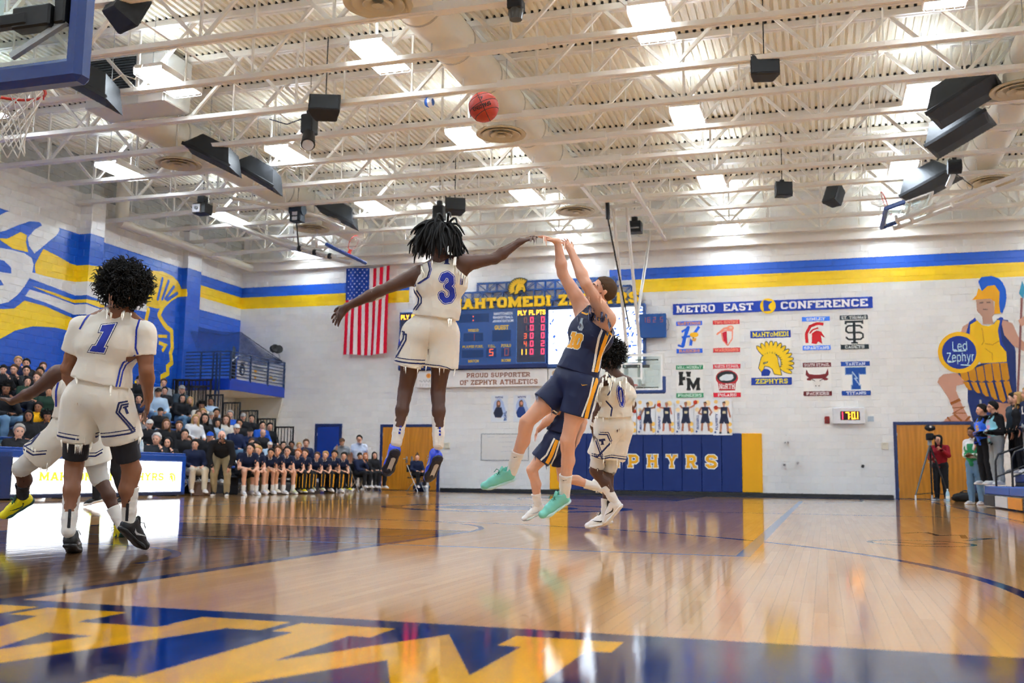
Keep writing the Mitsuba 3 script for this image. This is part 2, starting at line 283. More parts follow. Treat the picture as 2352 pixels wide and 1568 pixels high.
def back_color(p, n, uv):
    x, z = p.x, p.z
    c = mi.Color3f(c_w)
    left = x < -13.4
    c = dr.select((z > 6.77) & (z < 7.13) & (left | (x > -6.44)), mi.Color3f(c_b), c)
    c = dr.select((z > 6.35) & (z <= 6.77) & (left | (x > -5.66)), mi.Color3f(c_y), c)
    return c * block_tone(x, z)
scene['mat_backwall'] = {'type': 'twosided', 'bsdf': {'type': 'principled', 'base_color': mikit.proc(back_color), 'roughness': 0.35, 'specular': 0.5}}
def block_meshes(a0, a1, z0, z1, place):
    """running bond; yields (centre, mesh): the face of a block with bevelled edges, standing 6 mm proud of the mortar"""
    out = []
    for r in range(int(round((z1 - z0) / 0.2033))):
        zb = z0 + r * 0.2033; s = a0 - (0.2033 if r % 2 else 0)
        while s < a1:
            u0, u1, v0, v1 = max(s, a0) + .004, min(s + .4067, a1) - .004, zb + .004, min(zb + .2033, z1) - .004; s += .4067
            if u1 - u0 < .03: continue
            b = .006
            q = [(u0, v0, 0), (u1, v0, 0), (u1, v1, 0), (u0, v1, 0), (u0+b, v0+b, .006), (u1-b, v0+b, .006), (u1-b, v1-b, .006), (u0+b, v1-b, .006)]
            f = [(4,5,6),(4,6,7),(0,1,5),(0,5,4),(1,2,6),(1,6,5),(2,3,7),(2,7,6),(3,0,4),(3,4,7)]
            out.append(((u0+u1)/2, (v0+v1)/2, trimesh.Trimesh(place(np.array(q)), f, process=False)))
    return out
def block_wall(name, bm, bsdf, rank):
    bm = sorted(bm, key=rank)
    for a, z, m in bm[:300]: part(name, 'block', m, bsdf)
    part(name, 'blockwork', cat([m for a, z, m in bm[300:]]), bsdf, kind='stuff')
# left wall
struct('wall_left', box(XL - .3, XL - .006, YF, YB, 0, ZD + .1), 'mat_mural')
bl = block_meshes(8.0, YB, 0, ZD, lambda q: np.stack([XL - .006 + q[:, 2], q[:, 0], q[:, 1]], 1)[:, [0, 1, 2]])
for _, _, m in bl: m.invert()
block_wall('wall_left', bl, 'mat_mural', lambda t: (t[1] < 3.0 or t[0] < 19.6, abs(t[0] - 20) + abs(t[1] - 6.3) * .9))
# pilasters
for y0, d, w in ((22.97, .4, .56), (27.8, .21, .76)):
    k = struct('trim_1' if y0 < 25 else 'trim_2', box(XL, XL + d - .006, y0 + .006, y0 + w, 0, 8.3 if y0 < 25 else 8.6), 'mat_mural')
    for u0, u1, pl in ((y0, y0 + w, lambda q, d=d: np.stack([XL + d - .006 + q[:, 2], q[:, 0], q[:, 1]], 1)), (XL, XL + d, lambda q, y0=y0: np.stack([q[:, 0], y0 + .006 - q[:, 2], q[:, 1]], 1))):
        for a, z, m in block_meshes(u0, u1, 3.05, 8.3, pl): part(k, 'block', m, 'mat_mural')
# back wall
struct('wall_back', box(XL - .3, XR + .3, YB + .006, YB + .3, 0, ZD + .1), 'mat_backwall')
bb = block_meshes(XL, XR, 0, ZD, lambda q: np.stack([q[:, 0], YB + .006 - q[:, 2], q[:, 1]], 1))
block_wall('wall_back', bb, 'mat_backwall', lambda t: (t[1] > 7.6 or t[1] < .1, abs(t[0] - 2.6) + abs(t[1] - 4.2) * .9))
struct('wall_right', box(XR, XR + .3, YF, YB, 0, ZD + .1), 'mat_wall_white')
struct('wall_front', box(XL - .3, XR + .3, YF - .3, YF, 0, ZD + .1), 'mat_wall_white')
# black rubber baseboard and the steel ledger under the roof
mat('rubber', '#121214', 0.45); mat('steel_white', '#e2e0d8', 0.42, spec=0.5); mat('steel_grey', '#9ea3a3', 0.4, 0.3)
for n, (x0, x1) in enumerate(((XL, -16.75), (-15.78, -14.35), (-12.12, 1.9), (4.13, XR))):
    struct('baseboard_back' if n == 0 else 'baseboard_back_%d' % n, box(x0, x1, YB - .022, YB, 0, .1), 'mat_rubber')
struct('trim_3', bbox(XL, XR, YB - .2, YB, 7.66, 7.98, .012), 'mat_steel_white')
# doors
def door_wood(p, n, uv):
    g = mikit.fbm(p.x * 14, p.z * 1.1, 3.0, 3); w = dr.sin((p.x * 9 + 2.2 * mikit.fbm(p.x * 3, p.z * .7, 1, 2)) * 6.0) * .5 + .5
    return mikit.mix(lin('#c07d1c'), lin('#9a5c0e'), dr.clip(g * .8 + w * .25 - .1, 0, 1))
scene['mat_door_wood'] = {'type': 'twosided', 'bsdf': {'type': 'principled', 'base_color': mikit.proc(door_wood), 'roughness': 0.38, 'specular': 0.5}}
mat('navy_paint', '#0c1f52', 0.4); mat('blue_paint', '#0a2f86', 0.38); mat('chrome', '#c9ccd0', 0.22, 1.0)
def door(name, x0, x1, h, wood, leaves):
    k = struct(name)
    part(k, 'frame', cat([bbox(x0 - .09, x0, YB - .05, YB, 0, h + .09, .006), bbox(x1, x1 + .09, YB - .05, YB, 0, h + .09, .006), bbox(x0, x1, YB - .05, YB, h, h + .09, .006)]), 'mat_navy_paint')
    w = (x1 - x0) / leaves
    for i in range(leaves):
        l = part(k, 'leaf', bbox(x0 + i*w + .004, x0 + (i+1)*w - .004, YB - .035, YB, .012, h - .004, .004), wood)
        hx_ = x0 + (i+1)*w - .09 if i == 0 else x0 + i*w + .09
        part(l, 'handle', cat([bbox(hx_ - .03, hx_ + .03, YB - .045, YB - .034, .9, 1.12, .003), tube([(hx_, YB - .04, 1.04), (hx_, YB - .1, 1.04), (hx_ - (.1 if i == 0 else -.1), YB - .1, 1.04)], .011)]), 'mat_chrome', 30)
        for zz in (.25, 1.05, 1.85): part(l, 'hinge', tube([(x0 + i*w*leaves/ max(1, leaves) + (.006 if i == 0 else w - .006), YB - .04, zz - .05), (x0 + i*w + (.006 if i == 0 else w - .006), YB - .04, zz + .05)], .009, 6), 'mat_chrome')
door('door_1', -14.22, -12.24, 2.1, 'mat_door_wood', 2)
door('door_2', 2.04, 4.02, 2.12, 'mat_door_wood', 2)
door('door_3', -16.68, -15.84, 2.13, 'mat_blue_paint', 1)

# ------------------------------------------------ roof deck, joists
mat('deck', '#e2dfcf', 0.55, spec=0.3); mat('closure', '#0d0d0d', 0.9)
px = []; x = XL - .1; P = 0.1524
while x < XR + .1: px += [(x, ZD), (x + .075, ZD), (x + .09, ZD + .045), (x + .137, ZD + .045)]; x += P
px = np.array(px); n_ = len(px)
dv = np.vstack([np.c_[px[:, 0], np.full(n_, YF), px[:, 1]], np.c_[px[:, 0], np.full(n_, YB), px[:, 1]]]); i_ = np.arange(n_ - 1)
struct('ceiling', trimesh.Trimesh(dv, np.vstack([np.c_[i_, i_ + n_, i_ + 1], np.c_[i_ + 1, i_ + n_, i_ + n_ + 1]]), process=False), 'mat_deck')
struct('ceiling_1', box(XL - .3, XR + .3, YF - .3, YB + .3, ZD + .1, ZD + .2), 'mat_deck')
ZB, PITCH = 8.0, 2.58
nodes = np.arange(-8, 5) * PITCH + 0.1
lab_j = 'white open web roof joist spanning the gym, %s'
JY = [14.4 + 1.68 * k for k in range(-3, 10)] + [31.05]
order = ['first from the camera', 'second from the camera', 'third from the camera', 'fourth from the camera', 'fifth from the camera', 'sixth from the camera', 'seventh from the camera', 'eighth from the camera',
         'fifth from the back wall', 'fourth from the back wall', 'third from the back wall', 'second from the back wall', 'next to the last one', 'right along the back wall']
closure = cat([box(xx + .09, xx + .137, yy - .012, yy + .012, ZD - .012, ZD + .044) for yy in (-.085, .085) for xx in np.arange(XL - .1 + 3 * P, XR - .2, P)])  # black blocks put in the flutes to stand for the shaded gaps above the chords
for y, w in zip(JY, order):
    k = thing('roof_joist', lab_j % w, 'roof joist', 'roof joists across the gym')
    part(k, 'bottom_chord', cat([bbox(XL + .02, XR - .02, y + s * .045 - .037, y + s * .045 + .037, ZB - .05, ZB + .045, .006) for s in (-1, 1)]), 'mat_steel_white')
    part(k, 'top_chord', cat([bbox(XL + .02, XR - .02, y + s * .05 - .042, y + s * .05 + .042, ZD - .13, ZD - .003, .006) for s in (-1, 1)]), 'mat_steel_white')
    part(k, 'splice_plate', bbox(HX - .72, HX + .72, y - .1, y + .1, ZB - .072, ZB + .085, .008), 'mat_steel_white')
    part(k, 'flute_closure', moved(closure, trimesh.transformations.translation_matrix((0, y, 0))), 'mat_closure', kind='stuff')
    for j, xb in enumerate(nodes):
        if XL + .1 < xb < XR - .1:
            part(k, 'post', bar((xb, y, ZB + .03), (xb, y, ZD - .1), .04, .04, (0, 1, 0)), 'mat_steel_white')
        for s in (-1, 1):
            xt = xb + s * PITCH / 2
            if XL + .05 < xt < XR - .05 and XL + .05 < xb < XR - .05:
                part(k, 'web_member', bar((xb + s * .06, y, ZB + .03), (xt, y, ZD - .08), .062, .055, (0, 1, 0)), 'mat_steel_white')
        xt = xb + PITCH * .42
        if XL + .1 < xt < XR - .1: part(k, 'post', bar((xt, y + .02, ZB + .03), (xt, y + .02, ZD - .1), .028, .028, (0, 1, 0)), 'mat_steel_white')
for x in (-16.6, -10.9, 0.1, 5.3):
    one('bridging_rod', 'thin white bridging rod running along the roof under the deck, ' + {-16.6: 'nearest the left wall', -10.9: 'left of the middle duct', 0.1: 'right of the middle duct', 5.3: 'nearest the right wall'}[x],
        'steel rod', tube([(x + .05, 9.0, ZB + .08), (x + .05, YB - .03, ZB + .08)], .014, 6), 'mat_steel_white', group='bridging rods')

# ------------------------------------------------ light fixtures
scene['mat_lens'] = {'type': 'twosided', 'bsdf': {'type': 'diffuse', 'reflectance': rgb('#e8e8e8')}}
mat('lamp_housing', '#eceae4', 0.4)
rows = [(1.2, 'row behind the camera'), (6.3, 'row above the near court'), (11.3, 'row above the near foul line'), (16.3, 'first row in view'), (21.1, 'second row in view'), (25.95, 'third row in view'), (30.55, 'row at the back wall')]
cols = [(-17.1, 'nearest the left wall'), (-12.25, 'second from the left wall'), (-7.65, 'just left of the middle duct'), (-2.6, 'right of the middle duct'), (2.08, 'left of the right duct'), (6.9, 'nearest the right wall')]
def fixture(x, y, label):
    k = thing('ceiling_light', label, 'light fixture', 'fluorescent high bay lights')
    w, l, z = .31, .66, 8.2
    part(k, 'housing', cat([bbox(x - w, x + w, y - l, y + l, z + .05, z + .13, .01), bbox(x - w - .03, x - w, y - l, y + l, z - .02, z + .1, .008), bbox(x + w, x + w + .03, y - l, y + l, z - .02, z + .1, .008)]), 'mat_lamp_housing')
    part(k, 'lens', cat([bbox(x - w + .01, x + w - .01, y - l + .02, y + l - .02, z - .035, z + .045, .02)] + [box(x + s * .17 - .055, x + s * .17 + .055, y - l + .04, y + l - .04, z + .12, z + .136) for s in (-1, 1)]), 'mat_lens', emitter={'type': 'area', 'radiance': {'type': 'rgb', 'value': [LAMP * .88, LAMP, LAMP * 1.14]}})  # besides the lens, two glowing strips on top, added to brighten the deck
    g = [tube([(x + s * w, y - l, z), (x + s * w, y - l, z - .06), (x + s * w, y + l, z - .06), (x + s * w, y + l, z)], .005, 5) for s in (-1, -.5, 0, .5, 1)]
    g += [tube([(x - w, y + s, z), (x - w, y + s, z - .06), (x + w, y + s, z - .06), (x + w, y + s, z)], .005, 5) for s in np.linspace(-l, l, 7)]
    part(k, 'wire_guard', cat(g), 'mat_steel_white')
    for s in (-1, 1): part(k, 'hanger', tube([(x, y + s * .5, z + .12), (x, y + s * .5, ZD)], .006, 5), 'mat_steel_grey')
for y, a in rows:
    for x, b in cols:
        fixture(x, y, 'bright fluorescent ceiling light, %s, %s' % (a, b))

# ------------------------------------------------ round ducts and their diffusers
mat('duct', '#dcd7c8', 0.45, spec=0.45); mat('duct_seam', '#b5b1a4', 0.5); mat('diffuser', '#b9ad90', 0.5)
dl = {-6.5: 'middle', -14.9: 'left', 4.05: 'right'}
for x, nm in dl.items():
    y0, y1, z, r = (1.0 if x == -6.5 else 17.6 if x < -9 else 1.0), 30.3, 8.66, .43
    k = thing('air_duct', 'big white round air duct running along the %s of the ceiling' % nm if nm != 'middle' else 'big white round air duct running along the middle of the ceiling', 'air duct')
    m = lathe([(r - .02, 0), (r, 0), (r, y1 - y0), (0.001, y1 - y0), ], 40); part(k, 'pipe', moved(m, frame((x, y0, z), (0, 0, 1), (1, 0, 0))), 'mat_duct', 40)
    for yy in np.arange(y0 + .9, y1, 1.68):
        part(k, 'seam_band', moved(lathe([(r, 0), (r + .012, .006), (r + .012, .05), (r, .056)], 40), frame((x, yy, z), (0, 0, 1), (1, 0, 0))), 'mat_duct_seam', 30)
    for yy in np.arange(y0 + 1.2, y1, 3.36): part(k, 'strap', cat([tube([(x + s * (r + .01), yy, z), (x + s * (r + .01), yy, ZD)], .008, 5) for s in (-1, 1)]), 'mat_steel_grey')
for x, y, lb in ((-6.6, 13.9, 'cut by the top edge of the picture'), (-6.6, 20.35, 'right under the flying ball'), (-6.55, 27.1, 'in front of the back wall hoop frame'), (-14.87, 20.35, 'near the pair of black horns'), (-14.87, 27.1, 'above the folded hoop on the left'), (3.8, 20.55, 'at the right edge of the picture'), (4.2, 26.95, 'above the folded hoop on the right')):
    k = thing('air_diffuser', 'round ringed air diffuser under the %s duct, %s' % ('middle' if -8 < x < 0 else 'left' if x < 0 else 'right', lb), 'air vent', 'round ceiling diffusers')
    tr = trimesh.transformations.translation_matrix((x, y, 7.98))
    part(k, 'neck', moved(lathe([(.3, .32), (.3, .08), (.33, .06)], 36), tr), 'mat_duct', 30)
    part(k, 'outer_ring', moved(lathe([(.33, .07), (.54, .02), (.56, 0), (.55, -.02), (.47, -.012), (.36, .04), (.33, .06)], 40), tr), 'mat_diffuser', 40)
    part(k, 'middle_ring', moved(lathe([(.2, .07), (.32, .03), (.43, -.03), (.41, -.04), (.3, .0), (.2, .05), (.2, .07)], 40), tr), 'mat_diffuser', 40)
    part(k, 'inner_ring', moved(lathe([(.09, .05), (.17, .02), (.25, -.04), (.23, -.05), (.15, -.01), (.09, .03), (.09, .05)], 36), tr), 'mat_diffuser', 40)
    part(k, 'cone', moved(lathe([(.001, -.02), (.06, -.03), (.1, -.055), (.06, -.07), (.001, -.075)], 30), tr), 'mat_diffuser', 40)
# ---------------------------------------------------------------- things on the back wall (drawn in wall coordinates x, z)
NAVY = '#0b1f52'
def on(y, shape, d): return onwall(shape, d, (0, y, 0))
def paint(parent, name, shape, c, y, d=.004, rough=.5, label=None): return part(parent, name, on(y, shape, d), col(c, rough), label=label)
# padded wall mat under the hoop
mat('pad_blue', '#0c2560', 0.55, spec=.3); mat('pad_gold', '#e0a010', 0.55, spec=.3)
k = thing('wall_pad', 'long navy blue padded wall mat with gold ends lettered ZEPHYRS under the player posters', 'wall pad')
for i in range(-1, 10):
    x0 = -7.77 + .6 * i
    part(k, 'panel', bbox(x0 + .003, x0 + .597, YB - .075, YB, .11, 1.88, .014), 'mat_pad_gold' if i in (-1, 9) else 'mat_pad_blue', label='gold end panel' if i in (-1, 9) else None)
for i, c in enumerate('ZEPHYRS'):
    cx = -7.77 + .6 * (i + 1) + .29; s = fit(slab(c, .4, 1.25), cx - .165, cx + .165, .82, 1.22)
    paint(k, 'letter', s.buffer(.03, join_style='mitre'), '#e8e6dd', YB - .075, .003)
    paint(k, 'letter', s, '#e3a51a', YB - .078, .003)
# banner and the nine team signs
k = thing('banner', 'long blue banner reading METRO EAST CONFERENCE above the team signs', 'banner')
part(k, 'board', bbox(-4.41, 1.51, YB - .03, YB, 5.59, 5.93, .004), col('#12308f', .5))
def rounded(text, h): return slab(text, h, bold=1.35, gap=.4, wide=1.0).buffer(.02 * h).simplify(.004)
paint(k, 'lettering', fit(unary_union([slab('METRO', 1, 1.3), sa.translate(slab('EAST', 1, 1.3), 5.6)]), -4.3, -1.94, 5.645, 5.875), '#f2f2ee', YB - .03, .006)
paint(k, 'lettering', fit(slab('CONFERENCE', 1, 1.3), -1.13, 1.38, 5.645, 5.875), '#f2f2ee', YB - .03, .006)
paint(k, 'roundel', sg.Point(-1.51, 5.76).buffer(.235), '#f0c40c', YB - .03, .008)
paint(k, 'state_outline', sa.translate(sa.scale(poly((-.5, .72), (-.3, .74), (-.28, .82), (-.2, .72), (.1, .62), (.4, .6), (.62, .55), (.2, .2), (.1, .0), (.12, -.3), (.45, -.62), (-.48, -.66), (-.5, -.2), (-.55, 0)), .24, .24, origin=(0, 0)), -1.52, 5.76), '#12308f', YB - .038, .004)
def helmet_logo(x0, x1, z0, z1):
    """crested helmet seen from the side: (crest feathers, helmet, beard)"""
    fe = [sa.rotate(sa.translate(sa.scale(sg.Point(0, 0).buffer(1), .058, .2, origin=(0, 0)), 0, .52), a, origin=(0, 0)) for a in np.linspace(38, -118, 13)]
    fe = unary_union([sa.translate(f, .52, .42) for f in fe])
    he = poly((.18, .5), (.22, .62), (.34, .72), (.5, .76), (.64, .72), (.72, .6), (.74, .45), (.8, .2), (.84, .02), (.62, .06), (.56, .22), (.46, .3), (.3, .34), (.26, .2), (.2, .14), (.12, .26)).difference(poly((.26, .44), (.42, .48), (.4, .42), (.28, .38)))
    be = poly((.2, .12), (.3, .24), (.42, .22), (.5, .14), (.44, .0), (.2, 0))
    b = (0, 0, 1.1, 1.2); kx, kz = (x1 - x0) / 1.1, (z1 - z0) / 1.2
    return [sa.affine_transform(s, [kx, 0, 0, kz, x0, z0]) for s in (fe, he, be)]
def sign(name, words, x0, x1, z0, z1, bar_c, txt_c, label):
    k = thing('team_sign', label, 'sign', 'team signs under the banner'); h = (z1 - z0) * .135
    part(k, 'board', bbox(x0 + .01, x1 - .01, YB - .014, YB, z0, z1, .002), col('#e9e8e2', .5))
    for zz, w in ((z1 - h, words[0]), (z0, words[1])):
        part(k, 'name_bar', bbox(x0, x1, YB - .02, YB, zz, zz + h, .002), col(bar_c, .5))
        s = slab(w, 1, 1.2, .25); ww = min((x1 - x0) * .9, .115 * (x1 - x0) * len(w))
        paint(k, 'lettering', fit(s, (x0+x1)/2 - ww/2, (x0+x1)/2 + ww/2, zz + h*.17, zz + h*.83), txt_c, YB - .02, .003)
    return k, (x0 + .06, x1 - .06, z0 + h + .03, z1 - h - .03)
def emb(k, shapes, bx, name='emblem', y=YB - .014):
    """shapes drawn in a unit square, back to front"""
    x0, x1, z0, z1 = bx; lift = 0
    for s, c in shapes:
        paint(k, name, sa.affine_transform(s, [x1 - x0, 0, 0, z1 - z0, x0, z0]), c, y - lift, .003); lift += .0025
E_ = lambda x, y, a, b: sa.scale(sg.Point(x, y).buffer(1), a, b, origin=(x, y))
k, b = sign('h', ('HaSTINGS', 'RaIDERS'), -4.31, -3.51, 4.37, 5.37, '#1c56c8', '#e0953a', 'team sign with a blue letter H and a helmeted head, HASTINGS RAIDERS')
emb(k, [(unary_union([line([(.2, .1), (.3, .5), (.45, .95)], .16, 'round', 'round'), line([(.02, .12), (.2, .05), (.25, .3)], .1, 'round', 'round'), line([(.55, .1), (.62, .5), (.95, .98)], .13), line([(.15, .5), (.65, .55)], .1), line([(.15, .75), (.42, .92)], .1)]), '#1c56c8'), (E_(.72, .5, .17, .16), '#efedE8'.lower()), (E_(.72, .6, .2, .12), '#eeb41e'), (poly((.6, .35), (.75, .28), (.85, .42), (.7, .46)), '#d49a3c'), (E_(.68, .46, .03, .03), '#222222')], b)
k, b = sign('t', ('TWo RIVERS', 'WaRRIORS'), -3.18, -2.37, 4.37, 5.37, '#c02430', '#e9a184', 'team sign with a red and white shield emblem, TWO RIVERS WARRIORS')
shp = poly((.25, .72), (.5, .8), (.8, .75), (.78, .35), (.55, .02), (.32, .3))
emb(k, [(unary_union([shp, E_(.68, .86, .15, .13), line([(.1, .6), (.4, .85), (.7, .9)], .08, 'round', 'round')]), '#e2876a'), (shp.buffer(-.05), '#f1efe9'), (poly((.32, .66), (.52, .74), (.54, .1), (.37, .32)), '#b8102c'), (E_(.7, .88, .07, .06), '#efc8b0')], b)
k, b = sign('m', ('MaHToMEDI', 'ZEPHYRS'), -2.05, -.86, 3.34, 5.0, '#14308c', '#e8d432', 'largest team sign, yellow crested helmet emblem, MAHTOMEDI ZEPHYRS')
f_, h_, e_ = helmet_logo(b[0] + .06, b[1] - .0, b[2] + .02, b[3] - .02)
for s, c, l in ((unary_union([f_, h_]).buffer(.02), '#151a2c', 0), (e_, '#14308c', .002), (f_, '#edc41a', .004), (h_, '#edc41a', .0065)): paint(k, 'emblem', s, c, YB - .014 - l, .003)
k, b = sign('s', ('SIMLEY', 'SPaRTaNS'), -.52, .28, 4.37, 5.38, '#3c7ee8', '#f2f4f4', 'team sign with a red crested helmet emblem, SIMLEY SPARTANS')
emb(k, [(unary_union([line([(.1, .08), (.08, .5), (.25, .82), (.55, .94), (.82, .9)], .13, 'flat', 'round'), line([(.22, .5), (.35, .66), (.6, .74)], .07)]), '#b3121e'), (poly((.3, .05), (.32, .5), (.5, .62), (.7, .58), (.8, .42), (.88, .28), (.7, .4), (.74, .02), (.58, .14), (.5, .02)), '#b3121e')], b)
k, b = sign('st', ('ST. THoMaS', 'CaDETS'), .57, 1.36, 4.37, 5.39, '#0e1f26', '#e9ecea', 'team sign with interlocked black letters T and S, ST. THOMAS CADETS')
emb(k, [(unary_union([line([(.5, .0), (.5, 1)], .11), line([(.15, .85), (.15, .96), (.85, .96), (.85, .85)], .09), line([(.36, .03), (.64, .03)], .07), line([(.85, .66), (.75, .78), (.25, .78), (.16, .68), (.16, .56), (.25, .48), (.75, .48), (.86, .4), (.86, .26), (.75, .18), (.25, .18), (.14, .3)], .075)]), '#10191c')], b)
k, b = sign('hm', ('HILL-MURRaY', 'PIoNEERS'), -4.33, -3.5, 2.985, 3.99, '#0f7a48', '#d8efe2', 'team sign with black letters HM, HILL-MURRAY PIONEERS')
emb(k, [(fit(slab('H', 1, 1.5), .02, .56, .32, .95), '#101010'), (fit(slab('M', 1, 1.4), .34, .98, .06, .68).buffer(.03), '#e9e8e2'), (fit(slab('M', 1, 1.4), .36, .96, .08, .66), '#101010')], b)
k, b = sign('n', ('NoRTH ST.PaUL', 'PoLaRS'), -3.19, -2.37, 2.985, 4.0, '#c41a2e', '#f3e4e2', 'team sign with a white bear in a dark oval, NORTH ST. PAUL POLARS')
emb(k, [(unary_union([E_(.5, .62, .48, .36), poly((.1, .5), (.9, .5), (.84, .05), (.16, .05))]), '#a31a22'), (E_(.5, .66, .42, .27), '#1b2226'), (unary_union([E_(.52, .64, .27, .15), E_(.3, .6, .12, .1), E_(.68, .72, .1, .07)]), '#dfe6ea'), (fit(slab('NoRTH', 1, 1.3), .16, .84, .12, .36), '#f0e8e4')], b)
k, b = sign('sp', ('SoUTH ST.PaUL', 'PaCKERS'), -.53, .28, 2.995, 3.99, '#5f1118', '#e6dede', 'team sign with a horned bull head, SOUTH ST. PAUL PACKERS')
emb(k, [(unary_union([poly((.05, .95), (.02, .7), (.2, .5), (.8, .5), (.98, .7), (.95, .97), (.84, .74), (.6, .7), (.4, .7), (.16, .74)), E_(.16, .5, .1, .06), E_(.84, .5, .1, .06)]), '#6e1a20'), (poly((.28, .52), (.72, .52), (.66, .2), (.6, .06), (.4, .06), (.34, .2)), '#dedcd6'), (unary_union([E_(.43, .2, .03, .025), E_(.57, .2, .03, .025), line([(.26, .5), (.4, .42)], .03), line([(.74, .5), (.6, .42)], .03)]), '#222222')], b)
k, b = sign('ta', ('TaRTaN', 'TITaNS'), .56, 1.37, 2.995, 4.0, '#123c92', '#dfe8f2', 'team sign with a large blue letter T, TARTAN TITANS')
Tt = fit(slab('T', 1, 1.7), .1, .9, .03, .97)
emb(k, [(Tt.buffer(.03, join_style='mitre'), '#7fa0c0'), (Tt, '#12408f'), (line([(.36, .8), (.56, .5), (.46, .5), (.66, .18)], .05), '#a9c2d8')], b)
# ------------------------------------------------ posters
def figure_print(k, cx, z0, z1, y, skin, suit, hair, arms, ball=None, shoe='#ece9e4'):
    h = z1 - z0; X = lambda u: cx + u * h; Zz = lambda v: z0 + v * h
    P = lambda *q: sg.Polygon([(X(a), Zz(b)) for a, b in q]).buffer(0)
    L_ = lambda q, w: sg.LineString([(X(a), Zz(b)) for a, b in q]).buffer(w * h / 2, cap_style='round')
    paint(k, 'figure_skin', unary_union([sa.scale(sg.Point(X(0), Zz(.9)).buffer(.052 * h), .85, 1.15), L_([(0, .9), (0, .8)], .05), L_([(-.075, .45), (-.11, .06)], .062), L_([(.075, .45), (.11, .06)], .062)] + [L_(a, .05) for a in arms]), skin, y, .002)
    paint(k, 'figure_clothes', unary_union([P((-.1, .8), (.1, .8), (.1, .5), (-.1, .5)), P((-.1, .52), (.1, .52), (.15, .3), (.02, .3), (0, .36), (-.02, .3), (-.15, .3))]), suit, y - .002, .002)
    paint(k, 'figure_number', sbox(X(-.045), Zz(.6), X(.05), Zz(.68)), '#d8c9a0', y - .004, .001)
    paint(k, 'figure_hair', P((-.05, .9), (-.05, .94), (-.02, .965), (.03, .965), (.052, .93), (.05, .9), (.03, .925), (-.03, .925)), hair, y - .002, .002)
    paint(k, 'figure_shoes', unary_union([P((-.09, .06), (-.13, .06), (-.16, 0), (-.08, 0)), P((.09, .06), (.13, .06), (.16, 0), (.08, 0))]), shoe, y - .002, .002)
    if ball: paint(k, 'printed_ball', sg.Point(X(ball[0]), Zz(ball[1])).buffer(.065 * h), '#a8321e', y - .004, .002)
pl = [('MOUACHEUPAO', '#8a5a3a', '#2a1c14', [[(-.11, .78), (-.2, .6), (-.26, .5)], [(.11, .78), (.22, .8), (.24, .88)]], (-.27, .48), .62), ('GRAFF', '#b87058', '#b09068', [[(-.11, .78), (-.2, .8), (-.22, .86)], [(.11, .78), (.15, .6)]], (-.24, .88), .42), ('CARLSON', '#a86a50', '#8a5a3c', [[(-.11, .78), (-.16, .84)], [(.11, .78), (.24, .84), (.3, .92)]], (.3, .95), .5),
      ('RUSSELL', '#9a6248', '#1e1714', [[(-.11, .78), (-.2, .62), (-.12, .58)], [(.11, .78), (.2, .64), (.15, .56)]], None, .45), ('FLAHERTY', '#b07a60', '#241c18', [[(-.11, .76), (-.2, .78)], [(.11, .78), (.18, .5)]], (-.24, .78), .5)]
xs = [-5.58, -4.98, -4.39, -3.8, -3.21, -2.64]
for i in range(-1, 5):
    x1 = xs[i + 1] if i >= 0 else -5.58; x0 = x1 - .575; z0, z1 = 1.84 - .02 * (i == 4), 2.93
    if i < 0:
        k = thing('player_poster', 'white player poster half hidden behind the white number 0 player', 'poster', 'player posters above the wall pad')
    else:
        k = thing('player_poster', 'white player poster with the name %s printed up its side' % pl[i][0], 'poster', 'player posters above the wall pad')
    part(k, 'sheet', bbox(x0, x1, YB - .088, YB - .082, z0, z1, .001), col('#e6e8e8', .45)); y = YB - .088
    for a, bz, r, cc in ((.1, .92, .06, '#eec878'), (.42, .88, .09, '#efd39a'), (.5, .3, .07, '#e9bd5e'), (.5, .12, .08, '#e9bd5e'), (.1, .7, .07, '#f0d8a8')):
        paint(k, 'gold_print', sg.Point(x0 + a, z0 + bz * (z1 - z0)).buffer(r, 2), cc, y, .001)
    if i >= 0:
        n, skin, hair, arms, ball, ln = pl[i]
        figure_print(k, x0 + .34, z0 + .05, z1 - .05, y - .001, skin, '#131a36', hair, arms, ball, '#1c1c20' if i == 4 else '#ece9e4')
        t = sa.rotate(fit(sans(n, 1), 0, ln, 0, .075), 90, origin=(0, 0)); bx_ = t.bounds
        paint(k, 'lettering', sa.translate(t, x0 + .15 - bx_[2], z0 + .16 - bx_[1]), '#1a3a78', y - .001, .002)
        paint(k, 'badge', sg.Point(x0 + .07, z0 + .09).buffer(.03), '#1a3a78', y - .001, .002)
    else: figure_print(k, x0 + .3, z0 + .05, z1 - .1, y - .001, '#a8715a', '#131a36', '#3a281e', [[(.11, .78), (.2, .7)]], (.24, .72))
